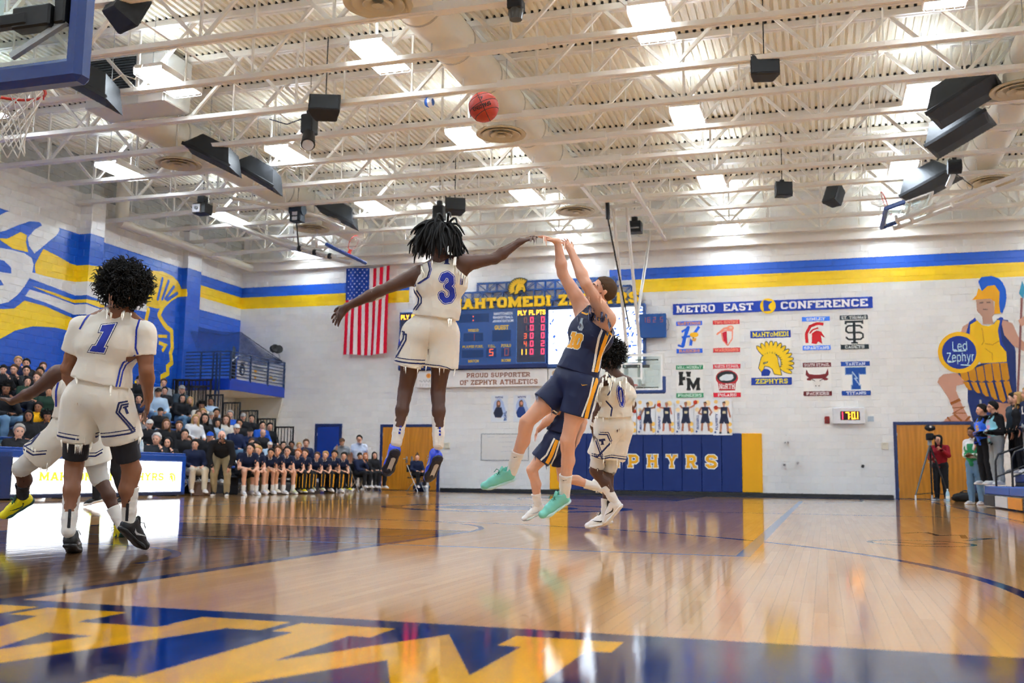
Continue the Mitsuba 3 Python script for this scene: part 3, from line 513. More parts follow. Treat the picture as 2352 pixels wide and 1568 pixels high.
for i, (x0, x1, c) in enumerate(((-10.39, -9.82, '#141c34'), (-9.62, -9.04, '#18306e'))):
    k = thing('portrait_poster', ('pale poster of a seated person in black, left of the pair below the scoreboard', 'pale poster of a seated person in blue, right of the pair below the scoreboard')[i], 'poster', 'two posters below the scoreboard')
    part(k, 'sheet', bbox(x0, x1, YB - .006, YB, 2.25, 3.13, .001), col('#d9dfe4', .45)); y = YB - .006; c0 = (x0 + x1) / 2 - .02
    paint(k, 'blue_print', unary_union([E_(c0, 2.72, .19, .3), E_(c0 + .1, 2.6, .14, .2)]), '#a9bbdc', y, .001)
    paint(k, 'figure_hair', E_(c0 - .01, 2.84, .075, .13), '#5a3a2c', y - .001, .001); paint(k, 'figure_skin', unary_union([E_(c0, 2.86, .045, .06), E_(c0 - .02, 2.42, .05, .03)]), '#c98f76', y - .002, .001)
    paint(k, 'figure_clothes', poly((c0 - .09, 2.74), (c0 + .09, 2.74), (c0 + .16, 2.52), (c0 + .08, 2.4), (c0 - .12, 2.4), (c0 - .18, 2.55)), c, y - .003, .001)
    paint(k, 'title', fit(slab('ZEPHYRS', 1, 1.3), x0 + .13, x1 - .16, 3.03, 3.09), '#1d3d80', y - .001, .001)
    t = sa.rotate(fit(sans('BOHL' if i == 0 else 'BOHN', 1), 0, .3, 0, .1), 90, origin=(0, 0)) if i == 0 else sa.rotate(fit(sans('B', 1), 0, .14, 0, .1), 90, origin=(0, 0))
    paint(k, 'lettering', sa.translate(t, x1 - .03, 2.3), '#1c4a8c', y - .004, .001)
# whiteboard, thermostat covers, alarm, clock, outlet
k = thing('whiteboard', 'pale whiteboard with thin grey frame on the wall left of the wall pad', 'whiteboard')
part(k, 'board', bbox(-10.7, -9.1, YB - .01, YB, 1.02, 1.86, .002), col('#dddcd6', .25)); fr = sbox(-10.72, 1.0, -9.08, 1.88).difference(sbox(-10.69, 1.03, -9.11, 1.85))
part(k, 'frame', on(YB - .002, fr, .016), 'mat_steel_grey'); paint(k, 'handwriting', unary_union([line([(a, z), (a + w, z + .01)], .012) for a, z, w in ((-10.5, 1.76, .25), (-10.1, 1.75, .7), (-10.1, 1.6, .5), (-10.0, 1.45, .35), (-10.05, 1.3, .4))]), '#b9bcc0', YB - .01, .001)
def sq_box(name, label, catg, x0, x1, z0, z1, c, d=.05, **kw):
    k = thing(name, label, catg); part(k, 'body', bbox(x0, x1, YB - d, YB, z0, z1, .006), col(c, .45)); part(k, 'cover_plate', bbox(x0 + .02, x1 - .02, YB - d - .006, YB - d + .002, z0 + .02, z1 - .02, .002), col(c, .4)); return k
k = sq_box('thermostat', 'beige wall thermostat box right of the left wooden doors', 'thermostat', -12.01, -11.81, 1.38, 1.58, '#d5cfba'); paint(k, 'grille', unary_union([line([(-11.97, z), (-11.85, z)], .01) for z in (1.5, 1.53)]), '#a8a392', YB - .056, .002)
k = sq_box('thermostat', 'beige wall thermostat box left of the right wooden doors', 'thermostat', 1.61, 1.8, 1.41, 1.61, '#d5cfba'); paint(k, 'grille', unary_union([line([(1.65, z), (1.74, z)], .01) for z in (1.55, 1.58)]), '#a8a392', YB - .056, .002)
k = sq_box('fire_alarm', 'small dark red fire alarm left of the lit clock', 'alarm', .05, .19, 2.17, 2.38, '#7c1416'); paint(k, 'strobe', sbox(.09, 2.2, .15, 2.27), '#5a2a26', YB - .056, .006)
k = sq_box('speaker_plate', 'small grey blue speaker plate right of the lit clock', 'wall plate', 1.26, 1.43, 2.22, 2.38, '#a9b8c2', .02); paint(k, 'grille', unary_union([line([(1.3, z), (1.39, z)], .008) for z in (2.26, 2.3, 2.34)]), '#8595a0', YB - .026, .002)
k = thing('wall_outlet', 'small dark round outlet low on the wall right of the walking man', 'outlet'); part(k, 'body', on(YB, sg.Point(1.08, .92).buffer(.045), .03), col('#2a2c2e', .5)); paint(k, 'slot', sbox(1.06, .915, 1.1, .93), '#0c0c0c', YB - .03, .002)
# lit digits
def glow(name, c, k): scene['mat_' + name] = {'type': 'diffuse', 'reflectance': {'type': 'rgb', 'value': [.05, .05, .05]}}; return [k * v for v in lin(c)]
EMI = {n: glow('glow_' + n, c, s) for n, c, s in (('red', '#ff2a50', .9), ('amber', '#ff9a20', 1.2), ('orange', '#ff5a20', .4), ('dim', '#a04040', .18), ('white', '#f4faff', 1.6), ('screen', '#eef6ff', .85), ('blue', '#1e5ec8', .4), ('yellow', '#e8ff20', .7))}
def glowing(parent, name, mesh, n, label=None):
    return part(parent, name, mesh, 'mat_glow_' + n, label=label, emitter={'type': 'area', 'radiance': {'type': 'rgb', 'value': EMI[n]}})
_SEG = {'0': 'abcdef', '1': 'bc', '2': 'abged', '3': 'abgcd', '4': 'fgbc', '5': 'afgcd', '6': 'afgedc', '7': 'abc', '8': 'abcdefg', '9': 'abcdfg', '|': 'ef'}
def seg(ch, x, z, w, h, t):
    q = {'a': [(x, z+h), (x+w, z+h)], 'b': [(x+w, z+h), (x+w, z+h/2)], 'c': [(x+w, z+h/2), (x+w, z)], 'd': [(x, z), (x+w, z)], 'e': [(x, z+h/2), (x, z)], 'f': [(x, z+h), (x, z+h/2)], 'g': [(x, z+h/2), (x+w, z+h/2)]}
    return unary_union([sg.LineString(q[c]).buffer(t / 2, cap_style='square') for c in _SEG[ch]])
k = thing('wall_clock', 'white boxed digital game clock with yellow digits on the back wall', 'clock')
part(k, 'housing', bbox(.28, 1.18, YB - .16, YB, 2.14, 2.63, .02), col('#d6d8da', .4)); part(k, 'display', bbox(.5, 1.04, YB - .166, YB - .15, 2.26, 2.52, .006), col('#240808', .3)); y = YB - .166
glowing(k, 'digit', on(y, seg('1', .5, 2.3, .06, .18, .03), .003), 'red')
glowing(k, 'digit', on(y, seg('7', .66, 2.3, .07, .18, .035), .003), 'amber')
glowing(k, 'digit', on(y, seg('0', .82, 2.3, .075, .18, .035), .003), 'amber')
glowing(k, 'digit', on(y, seg('1', .93, 2.3, .05, .18, .032), .003), 'amber')
glowing(k, 'digit_dots', on(y, unary_union([sg.Point(.765, 2.35).buffer(.014), sg.Point(.765, 2.43).buffer(.014), sg.Point(.93, 2.3).buffer(.015)]), .003), 'amber')
# ------------------------------------------------ scoreboard
k = thing('scoreboard', 'wide navy blue scoreboard with lit red and amber digits behind player number 3', 'scoreboard')
mat('board_blue', '#0f3a78', 0.35); mat('board_black', '#0a1434', 0.3); mat('truss_blue', '#123a78', .4)
part(k, 'cabinet', bbox(-13.62, -8.47, YB - .26, YB, 4.1, 5.96, .015), 'mat_board_blue'); y = YB - .26
part(k, 'lower_rail', bbox(-13.62, -8.44, YB - .28, YB, 3.99, 4.12, .01), col('#0c1e52', .4))
for x0, x1 in ((-9.45, -8.5), (-13.58, -12.62)): part(k, 'player_panel', bbox(x0, x1, y - .012, y + .01, 4.16, 5.93, .004), 'mat_board_black')
part(k, 'panel_trim', cat([bbox(-9.46, -8.49, y - .018, y, 4.14, 4.165, .003), bbox(-9.47, -9.45, y - .016, y, 4.14, 5.93, .003)]), col('#3a68a8', .3))
for x0, x1, z0, z1 in ((-11.55, -10.42, 5.54, 5.82), (-11.3, -10.62, 4.9, 5.18), (-10.3, -9.66, 4.88, 5.25), (-11.35, -10.6, 4.36, 4.62), (-9.98, -9.65, 4.36, 4.66), (-10.5, -10.15, 4.36, 4.66), (-12.5, -11.75, 4.88, 5.25)): part(k, 'digit_window', bbox(x0, x1, y - .005, y + .01, z0, z1, .002), col('#0c2c5c', .3))
for t, x0, x1, z0, z1, c in (('MAHTOMEDI', -10.26, -9.6, 5.75, 5.84, '#dfe6ee'), ('BASKETBALL', -10.28, -9.59, 5.63, 5.71, '#dfe6ee'), ('ASSOCIATION', -10.29, -9.58, 5.51, 5.59, '#dfe6ee'), ('GUEST', -10.22, -9.74, 5.26, 5.41, '#d8b020'), ('HOME', -12.4, -11.95, 5.26, 5.41, '#d8b020'), ('PERIOD', -11.14, -10.77, 5.22, 5.31, '#c09c20'), ('PLAYER FOUL', -11.33, -10.6, 4.68, 4.77, '#b89a24'), ('T.O.L.', -10.45, -10.17, 4.68, 4.77, '#b89a24'), ('FOULS', -9.98, -9.65, 4.68, 4.78, '#b89a24'), ('MATCH', -11.12, -10.76, 4.2, 4.29, '#c8a420'), ('SCORE', -9.98, -9.65, 4.2, 4.29, '#c8a420')):
    paint(k, 'lettering', fit(sans(t, 1), x0, x1, z0, z1), c, y, .004)
for t, x0, x1 in (('PLY', -9.43, -9.13), ('FL', -9.05, -8.85), ('PTS', -8.8, -8.49), ('PLY', -13.56, -13.26), ('FL', -13.18, -12.98), ('PTS', -12.93, -12.64)): glowing(k, 'lit_lettering', on(y - .012, fit(sans(t, 1), x0, x1, 5.71, 5.87), .003), 'amber')
for r, (p, f1, p1) in enumerate((('0', '0', '0'), ('1', '0', '0'), ('3', '0', '0'), ('4', '0', '2'), ('11', '0', '0'))):
    z = 5.47 - r * .26
    g = unary_union([seg(ch, -9.2 - .14 * (len(p) - 1 - i), z, .07, .15, .025) for i, ch in enumerate(p)])
    glowing(k, 'digit', on(y - .012, g, .003), ('dim', 'dim', 'orange', 'orange', 'amber')[r])
    glowing(k, 'digit', on(y - .012, seg(f1, -8.99, z, .085, .16, .03), .003), 'red'); glowing(k, 'digit', on(y - .012, seg(p1, -8.62, z, .085, .16, .03), .003), 'red')
    glowing(k, 'digit', on(y - .012, unary_union([seg('0', -13.12, z, .085, .16, .03), seg('0', -12.85, z, .085, .16, .03)]), .003), 'red')
glowing(k, 'digit', on(y - .005, seg('5', -10.38, 4.42, .11, .2, .03), .003), 'orange'); glowing(k, 'digit', on(y - .005, seg('0', -9.86, 4.41, .12, .22, .03), .003), 'dim'); glowing(k, 'digit', on(y - .005, seg('1', -11.0, 4.93, .08, .22, .02), .003), 'dim')
glowing(k, 'digit_dots', on(y - .005, unary_union([sg.Point(-10.97, 5.73).buffer(.022), sg.Point(-10.97, 5.6).buffer(.022)]), .003), 'orange')
# sign truss with letters and helmet over the scoreboard
k = thing('sign_truss', 'blue steel lattice sign frame standing on top of the scoreboard', 'sign frame')
def lattice(x0, x1, z0, z1, n, yy):
    g = [bar((x0, yy, z), (x1, yy, z), .035, .035) for z in (z0, z1)]; xs_ = np.linspace(x0, x1, n + 1)
    g += [bar((a, yy, z0), (a, yy, z1), .03, .03, (0, 1, 0)) for a in xs_]
    return g, [bar((xs_[i], yy, z0 if i % 2 else z1), (xs_[i + 1], yy, z1 if i % 2 else z0), .022, .022, (0, 1, 0)) for i in range(n)]
for x0, x1, z0, z1, n in ((-11.4, -5.7, 6.2, 6.55, 16), (-10.86, -6.2, 6.56, 6.84, 14), (-11.9, -5.4, 5.96, 6.2, 18)):
    for yy in (YB - .1, YB - .24):
        g, d = lattice(x0, x1, z0, z1, n, yy); part(k, 'chord_frame', cat(g), 'mat_truss_blue')
        for m in d[:60]: part(k, 'brace', m, 'mat_truss_blue')
k = thing('sign_lettering', 'raised yellow block letters reading MAHTOMEDI ZEPHYRS on the lattice over the scoreboard', 'sign letters')
x = -11.83
for c, w in zip('MAHTOMEDI ZEPHYRS', (.5, .42, .42, .36, .38, .5, .38, .4, .2, .2, .38, .38, .38, .4, .38, .4, .36)):
    if c != ' ':
        s = fit(slab(c, 1, 1.45), x, x + w - .045, 5.985, 6.325); part(k, 'letter', cat([on(YB - .27, s.buffer(.012), .04)]), col('#b08a10', .4)); part(k, 'letter_face', on(YB - .31, s, .006), col('#f0c416', .4))
    x += w
k = thing('helmet_emblem', 'yellow crested helmet emblem above the letters on the scoreboard frame', 'emblem'); f_, h_, e_ = helmet_logo(-9.68, -9.1, 6.4, 6.97)
f_, h_ = [sa.scale(s, -1, 1, origin=(-9.39, 0)) for s in (f_, h_)]; part(k, 'backing', on(YB - .27, unary_union([f_, h_]).buffer(.03), .03), col('#191a22', .4)); part(k, 'crest', on(YB - .3, f_, .006), col('#e0b41c', .4)); part(k, 'helmet', on(YB - .3, h_, .009), col('#eabc1a', .4))
# sponsor panels
k = thing('sponsor_panel', 'white sponsor panel reading PROUD SUPPORTER OF ZEPHYR ATHLETICS under the scoreboard', 'sign')
part(k, 'board', bbox(-12.97, -8.45, YB - .16, YB, 3.4, 3.97, .008), col('#e9e8e4', .4)); y = YB - .16
for t, x0, x1, z0, z1 in (('PROUD SUPPORTER', -11.21, -9.02, 3.71, 3.86), ('OF ZEPHYR ATHLETICS', -11.43, -8.77, 3.47, 3.63)): paint(k, 'lettering', fit(slab(t, 1, 1.15), x0, x1, z0, z1), '#7a3c12', y, .003)
paint(k, 'orange_mark', sg.Point(-12.55, 3.8).buffer(.085), '#e8a24c', y, .003); paint(k, 'orange_core', sg.Point(-12.55, 3.8).buffer(.045), '#d87a28', y - .003, .002)
paint(k, 'script', line([(-12.88 + .02 * i, 3.62 + .03 * math.sin(i * 1.1)) for i in range(28)], .012, 'round', 'round'), '#6a6a66', y, .002); paint(k, 'small_lettering', fit(sans('U N G', 1, False), -12.86, -12.3, 3.45, 3.52), '#c2c2be', y, .002)
k = thing('sponsor_panel', 'white sponsor panel with a printed person, under the bright video screen', 'sign')
part(k, 'board', bbox(-8.42, -5.3, YB - .16, YB, 3.4, 3.96, .008), col('#e9e8e4', .4)); paint(k, 'printed_hair', E_(-8.12, 3.8, .17, .12), '#b89a78', y, .002); paint(k, 'printed_face', E_(-8.1, 3.7, .1, .13), '#d8a890', y - .002, .002); paint(k, 'printed_clothes', unary_union([E_(-8.3, 3.62, .05, .1), E_(-8.0, 3.5, .22, .09)]), '#28469a', y - .003, .002)
# video screen
k = thing('video_screen', 'bright white and blue video screen beside the scoreboard', 'screen')
part(k, 'cabinet', bbox(-8.46, -5.26, YB - .2, YB, 3.98, 5.97, .012), 'mat_board_blue')
rngs = np.random.default_rng(5); lit = sbox(-8.4, 4.1, -5.34, 5.86); blobs = unary_union([sa.rotate(sa.scale(sbox(x - .5, z - .5, x + .5, z + .5), a, b), ang) for x, z, a, b, ang in zip(np.r_[rngs.uniform(-8.4, -5.34, 75), rngs.uniform(-6.3, -5.3, 60)], np.r_[rngs.uniform(4.1, 5.9, 75), rngs.uniform(4.0, 5.9, 60)], rngs.uniform(.03, .16, 135), rngs.uniform(.02, .09, 135), rngs.uniform(0, 90, 135))])
glowing(k, 'lit_picture', on(YB - .2, lit.difference(blobs), .004), 'screen'); glowing(k, 'blue_picture', on(YB - .2, lit.intersection(blobs), .003), 'blue')
# shot clock board
k = thing('shot_clock', 'square blue clock board with dim red digits right of the video screen', 'clock')
part(k, 'housing', bbox(-5.43, -4.59, YB - .34, YB - .2, 4.84, 5.6, .012), col('#14417e', .4)); part(k, 'bracket', box(-5.2, -4.8, YB - .2, YB, 5.1, 5.3), 'mat_steel_grey')
glowing(k, 'digit', on(YB - .34, unary_union([seg(c, x, 5.33, .07, .15, .02) for c, x in (('1', -5.3), ('6', -5.16), ('2', -4.98), ('5', -4.76))]), .003), 'dim'); part(k, 'cable', tube([(-4.6, YB - .27, 5.45), (-4.53, YB - .26, 5.4), (-4.51, YB - .26, 5.25), (-4.53, YB - .26, 5.1), (-4.6, YB - .27, 5.06)], .008, 6), col('#3a4450', .5))
# ------------------------------------------------ flag
def flag_pt(s, t):      # s across 0..1, t down 0..1
    x = -15.68 + 1.66 * s + .02 * t - .05 * t * s; z = 7.56 - 3.02 * t + .03 * s + .03 * math.sin(6 * s + 1)
    return (x, 31.12 + .05 * math.sin(9 * s + 2.2 * t + 1.5) * (.4 + t) + .02 * math.sin(23 * s), z)
def flag_patch(s0, s1, t0, t1, ns, nt, dy=0):
    v = np.array([flag_pt(s, t) for t in np.linspace(t0, t1, nt + 1) for s in np.linspace(s0, s1, ns + 1)]); v[:, 1] -= dy
    v2 = v.copy(); v2[:, 1] += .004; n = len(v); q = [(j*(ns+1)+i, j*(ns+1)+i+1, (j+1)*(ns+1)+i+1, (j+1)*(ns+1)+i) for j in range(nt) for i in range(ns)]; q = np.array(q)
    return trimesh.Trimesh(np.vstack([v, v2]), np.vstack([q[:, [0, 2, 1]], q[:, [0, 3, 2]], n + q[:, [0, 1, 2]], n + q[:, [0, 2, 3]]]), process=False)
k = thing('flag', 'American flag hung vertically, its stars at the top left, left of player number 3', 'flag')
for i in range(13):
    c = '#b3152c' if i % 2 == 0 else '#e3dfe0'; t0 = .37 if i < 7 else 0
    part(k, 'stripe', flag_patch(i / 13, (i + 1) / 13, t0, 1, 4, 26), col(c, .8, .1), True)
part(k, 'canton', flag_patch(0, 7 / 13, 0, .37, 20, 12), col('#173078', .8, .1), True)
st = []
for r in range(11):
    for cidx in range(5 if r % 2 == 0 else 4):
        s_, t_ = (.055 + .108 * cidx + (0 if r % 2 == 0 else .054)), .02 + .0335 * r
        p = flag_pt(s_, t_); star = sg.Polygon([((.034 if i % 2 == 0 else .0145) * math.sin(i * math.pi / 5), (.034 if i % 2 == 0 else .0145) * math.cos(i * math.pi / 5)) for i in range(10)]); st.append(onwall(star, .003, (p[0], p[1] - .003, p[2])))
part(k, 'star', st[0], col('#f2f2f2', .8, .1))
for m in st[1:]: part(k, 'star', m, col('#f2f2f2', .8, .1))
part(k, 'heading_rope', tube([(-15.75, 31.1, 7.62), (-14.9, 31.1, 7.58), (-13.6, 31.1, 7.75)], .01, 5), col('#d8d5cc', .8))
# ------------------------------------------------ painted warrior (flat paint on the wall)
k = thing('warrior_mural', 'painted mural of an ancient warrior with yellow armour, shield and spear above the right doors', 'mural'); y = YB - .006
W_ = [('cape', poly((4.85, 5.15), (5.14, 5.1), (5.29, 4.2), (5.25, 2.7), (5.0, 2.3), (4.3, 2.2), (4.09, 2.2), (3.98, 2.78), (4.0, 3.3), (4.9, 3.4)), '#10235c'), ('rear_leg', poly((4.65, 2.9), (5.1, 2.85), (5.05, 2.2), (4.75, 2.2)), '#a97860'),
  ('shoulder', poly((3.85, 4.7), (3.94, 4.95), (4.14, 5.07), (4.1, 4.7)), '#b98a74'), ('arm', poly((4.95, 5.12), (5.1, 5.08), (5.25, 5.0), (5.38, 4.62), (5.56, 4.4), (5.72, 4.5), (5.72, 4.24), (5.5, 4.2), (5.25, 4.35), (5.02, 4.67)), '#b98a74'), ('spear_shaft', line([(5.53, 5.73), (5.25, 2.55)], .055), '#7a4a48'), ('spear_tip', poly((5.56, 6.22), (5.63, 5.98), (5.56, 5.7), (5.46, 5.86)), '#2f7f9e'), ('hand', poly((5.4, 5.08), (5.56, 5.2), (5.6, 4.98), (5.47, 4.9)), '#b98a74'),
  ('face', poly((4.33, 5.73), (4.78, 5.75), (4.8, 5.3), (4.72, 5.2), (4.76, 5.0), (4.48, 5.0), (4.47, 5.22), (4.34, 5.4)), '#a8806c'), ('beard_shadow', unary_union([line([(4.5, 5.43), (4.62, 5.43)], .03), line([(4.42, 5.62), (4.52, 5.64)], .04), line([(4.6, 5.63), (4.7, 5.63)], .04)]), '#5a4038'), ('crest', poly((4.41, 6.25), (4.5, 6.38), (4.77, 6.4), (4.95, 6.32), (5.05, 6.2), (5.12, 6.0), (5.13, 5.74), (5.08, 5.5), (5.0, 5.3), (4.94, 5.34), (4.91, 5.67), (4.96, 5.92), (4.84, 6.13), (4.64, 6.11), (4.5, 5.95)), '#1650b4'),
  ('helmet', poly((4.22, 5.72), (4.35, 5.86), (4.4, 6.06), (4.5, 5.97), (4.64, 6.11), (4.84, 6.13), (4.96, 5.92), (4.93, 5.6), (4.95, 5.3), (4.79, 5.29), (4.82, 5.64), (4.7, 5.74)), '#d99812'), ('strap', unary_union([poly((4.12, 5.08), (4.28, 5.2), (4.34, 5.02), (4.16, 4.8), (4.04, 4.6), (4.02, 4.75)), poly((4.75, 5.02), (4.95, 5.2), (5.02, 5.16), (4.93, 4.9), (4.95, 4.5), (5.06, 4.2), (4.88, 4.4))]), '#182f86'),
  ('cuirass', poly((4.14, 5.0), (4.33, 5.12), (4.46, 4.97), (4.62, 4.94), (4.76, 5.0), (4.86, 5.12), (4.93, 5.1), (4.86, 4.8), (4.9, 4.4), (5.05, 4.18), (5.05, 3.88), (4.38, 3.86), (4.08, 4.3)), '#e0b010'), ('armour_lines', unary_union([line([(4.45, 4.9), (4.48, 4.5), (4.42, 4.4)], .025), line([(4.5, 4.44), (4.7, 4.4), (4.88, 4.5)], .025), line([(4.5, 4.3), (4.68, 4.15), (4.68, 3.95)], .02)]), '#b07c0c'), ('belt', line([(4.36, 3.84), (5.07, 3.87)], .06), '#182f86'),
  ('skirt_lining', poly((4.36, 3.86), (5.07, 3.88), (5.13, 3.35), (5.26, 2.74), (4.9, 2.72), (4.45, 2.85), (3.86, 3.32), (3.72, 3.62)), '#141d50')]
for i, (n, s, c) in enumerate(W_): paint(k, n, s, c, y - .0006 * i, .0015)
for i in range(6):
    a0, a1 = i / 6, (i + 1) / 6; top = lambda a: (3.8 + 1.27 * a, 3.6 + .27 * min(1, a * 1.6)); mid = lambda a: (3.84 + 1.27 * a, 3.42 - .04 * math.sin(a * 3)); bot = lambda a: (3.92 + 1.3 * a, 3.2 - .4 * min(1, a * 1.4))
    paint(k, 'skirt_strip', sg.Polygon([top(a0 + .01), top(a1 - .01), mid(a1 - .01), ((mid(a0)[0] + mid(a1)[0]) / 2, mid(a0)[1] - .06), mid(a0 + .01)]), '#b87a10', y - .0125, .0015)
    paint(k, 'skirt_strip', sg.Polygon([(mid(a0)[0] + .03, mid(a0)[1] - .06), (mid(a1)[0] - .03, mid(a1)[1] - .06), (bot(a1)[0] - .03, bot(a1)[1]), ((bot(a0)[0] + bot(a1)[0]) / 2, bot(a0)[1] - .09), (bot(a0)[0] + .03, bot(a0)[1])]), '#b87a10', y - .0115, .0015)
paint(k, 'front_leg', poly((3.2, 3.34), (3.25, 3.48), (3.38, 3.58), (3.74, 3.61), (3.95, 3.3), (3.7, 3.24), (3.68, 3.1), (3.78, 2.8), (3.9, 2.5), (4.05, 2.2), (3.31, 2.2), (3.36, 2.28), (3.6, 2.42), (3.58, 2.6), (3.46, 2.9), (3.3, 3.2)), '#bb8a74', y - .011, .0015)
paint(k, 'sandal', unary_union([line([(3.52, 2.72), (3.78, 2.84)], .08), line([(3.56, 2.6), (3.86, 2.62), (3.58, 2.45), (3.92, 2.45)], .03), line([(3.6, 2.42), (3.8, 2.22)], .06), line([(4.02, 2.36), (3.9, 2.22)], .06), line([(3.42, 2.34), (3.5, 2.22)], .05), line([(3.31, 2.21), (4.05, 2.21)], .03)]), '#8a4a18', y - .0125, .0015)
paint(k, 'shield_rim', E_(3.82, 4.2, .575, .6), '#e2ad14', y - .014, .0015); paint(k, 'shield_face', E_(3.81, 4.2, .455, .48), '#13297e', y - .0155, .0015)
for t, x0, x1, z0, z1 in (('Led', 3.64, 4.03, 4.26, 4.52), ('Zephyr', 3.48, 4.2, 3.86, 4.2)): paint(k, 'lettering', fit(sans(t, 1, False), x0, x1, z0, z1), '#bfe0e4', y - .017, .0015)
paint(k, 'lettering', unary_union([line([(3.66, 4.24), (4.0, 4.24)], .03), line([(3.5, 3.92), (3.66, 3.93)], .03), line([(3.84, 3.84), (4.1, 3.82)], .03)]), '#bfe0e4', y - .017, .0015)
# ---------------------------------------------------------------- bleachers
mat('seat_blue', '#1a3f86', 0.45); mat('tread', '#3a3d42', 0.7); mat('riser', '#20242c', 0.7); mat('rail_black', '#0c0d10', 0.4); mat('rail_navy', '#10284e', 0.35)
RX, RD, RH = -13.82, 0.63, 0.254
k = thing('bleachers', 'left hand bleachers of stepped blue benches full of spectators along the left wall', 'bleachers')
for i in range(9):
    x1 = RX - RD * i; x0 = x1 - RD
    if i >= 2: part(k, 'tread', bbox(x0, x1, 6.0, 27.5, RH * i - .04, RH * i, .004), 'mat_tread'); part(k, 'riser', box(x1 - .02, x1, 6.0, 27.5, RH * (i - 1) if i > 2 else 0, RH * i - .04), 'mat_riser')
    if i == 1: part(k, 'tread', bbox(x0, x1, 21.3, 27.5, RH * i - .04, RH * i, .004), 'mat_tread'); part(k, 'riser', box(x1 - .02, x1, 21.3, 27.5, 0, RH * i - .04), 'mat_riser')
    for a in [q for q in np.arange(6.0, 27.4, 3.07) if i >= 2 or (i == 1 and q > 21)]: part(k, 'bench', bbox(x0 + .02, x0 + .3, a, a + 3.05, RH * i + .38, RH * i + .44, .012), 'mat_seat_blue')
for j in range(7):       # stepped end railing
    x1 = -15.45 - RD * j; x0 = x1 - RD; zt = 1.915 + RH * j; zb = zt - 1.02
    r = thing('stair_railing', 'black picket railing panel at the far end of the left bleachers, ' + ('lowest one', 'second from the bottom', 'third from the bottom', 'fourth from the bottom', 'fifth from the bottom', 'sixth from the bottom', 'topmost one')[j], 'railing', 'stepped railing panels')
    part(r, 'frame', cat([bar((x0, 27.53, zt), (x1, 27.53, zt), .045, .045), bar((x0, 27.53, zb), (x1, 27.53, zb), .04, .04), bar((x1 - .02, 27.53, zb - .35), (x1 - .02, 27.53, zt), .04, .04, (0, 1, 0)), bar((x0 + .02, 27.53, zb), (x0 + .02, 27.53, zt), .03, .03, (0, 1, 0))]), 'mat_rail_black')
    for q in np.linspace(x0 + .1, x1 - .1, 5): part(r, 'picket', bar((q, 27.53, zb), (q, 27.53, zt), .02, .02, (0, 1, 0)), 'mat_rail_black')
r = thing('stair_railing', 'taller black railing beside the balcony stair above the left bleachers', 'railing')
part(r, 'frame', cat([bar((-19.8, 27.6, z), (-18.45, 27.6, z), .05, .05) for z in (3.42, 3.22, 2.2)] + [bar((q, 27.6, 2.0), (q, 27.6, 3.42), .05, .05, (0, 1, 0)) for q in (-19.75, -18.5)]), 'mat_rail_black')
for q in np.linspace(-19.6, -18.65, 8): part(r, 'picket', bar((q, 27.6, 2.2), (q, 27.6, 3.42), .022, .022, (0, 1, 0)), 'mat_rail_black')
r = thing('stair_post', 'dark blue double post standing where the bleacher railing meets the balcony', 'post')
part(r, 'post', cat([bar((-18.42, 27.75, 0), (-18.42, 27.75, 4.3), .05, .05, (0, 1, 0)), bar((-18.3, 27.75, 0), (-18.3, 27.75, 4.3), .04, .04, (0, 1, 0))]), 'mat_rail_navy'); part(r, 'brace', bar((-18.42, 27.75, 3.1), (-18.3, 27.75, 3.1), .03, .03), 'mat_rail_navy')
# ------------------------------------------------ balcony
bx0, bx1, by0 = XL, -18.03, 28.56
k = thing('balcony', 'blue steel balcony in the far left corner with rails and white banners', 'balcony')
part(k, 'fascia', cat([bbox(bx1 - .04, bx1, 27.95, YB, 3.13, 3.5, .006), bbox(bx0, bx1 - .04, 27.95, 27.99, 3.13, 3.5, .006)]), col('#0c2f92', .35))
part(k, 'slab', box(bx0, bx1 - .04, 27.99, YB, 3.3, 3.48), col('#d5d3c8', .6)); part(k, 'soffit', box(bx0, bx1 - .05, 28.0, YB, 3.14, 3.16), col('#d5d3c8', .6))
part(k, 'corner_haunch', hull([(-18.05, YB, 3.13), (-18.05, YB - .1, 3.13), (-19.9, YB - .1, 3.13), (-19.9, YB, 3.13), (-18.4, YB, 1.7), (-19.9, YB, 1.7), (-18.4, YB - .05, 1.7), (-19.9, YB - .05, 1.7)]), col('#d5d3c8', .6))
for y in (27.97, 29.15, 30.25, 31.33): part(k, 'post', bar((bx1 - .02, y, 3.45), (bx1 - .02, y, 4.37), .05, .05, (0, 1, 0)), 'mat_rail_navy')
for q in (-19.8, -19.15, -18.7): part(k, 'post', bar((q, 27.97, 3.45), (q, 27.97, 4.37), .045, .045, (0, 1, 0)), 'mat_rail_navy')
for z in np.linspace(3.6, 4.37, 8):
    part(k, 'rail', tube([(bx1 - .02, 27.97, z), (bx1 - .02, YB - .03, z)], .018, 8), 'mat_rail_navy', 30); part(k, 'rail', tube([(bx0 + .1, 27.97, z), (bx1 - .02, 27.97, z)], .018, 8), 'mat_rail_navy', 30)
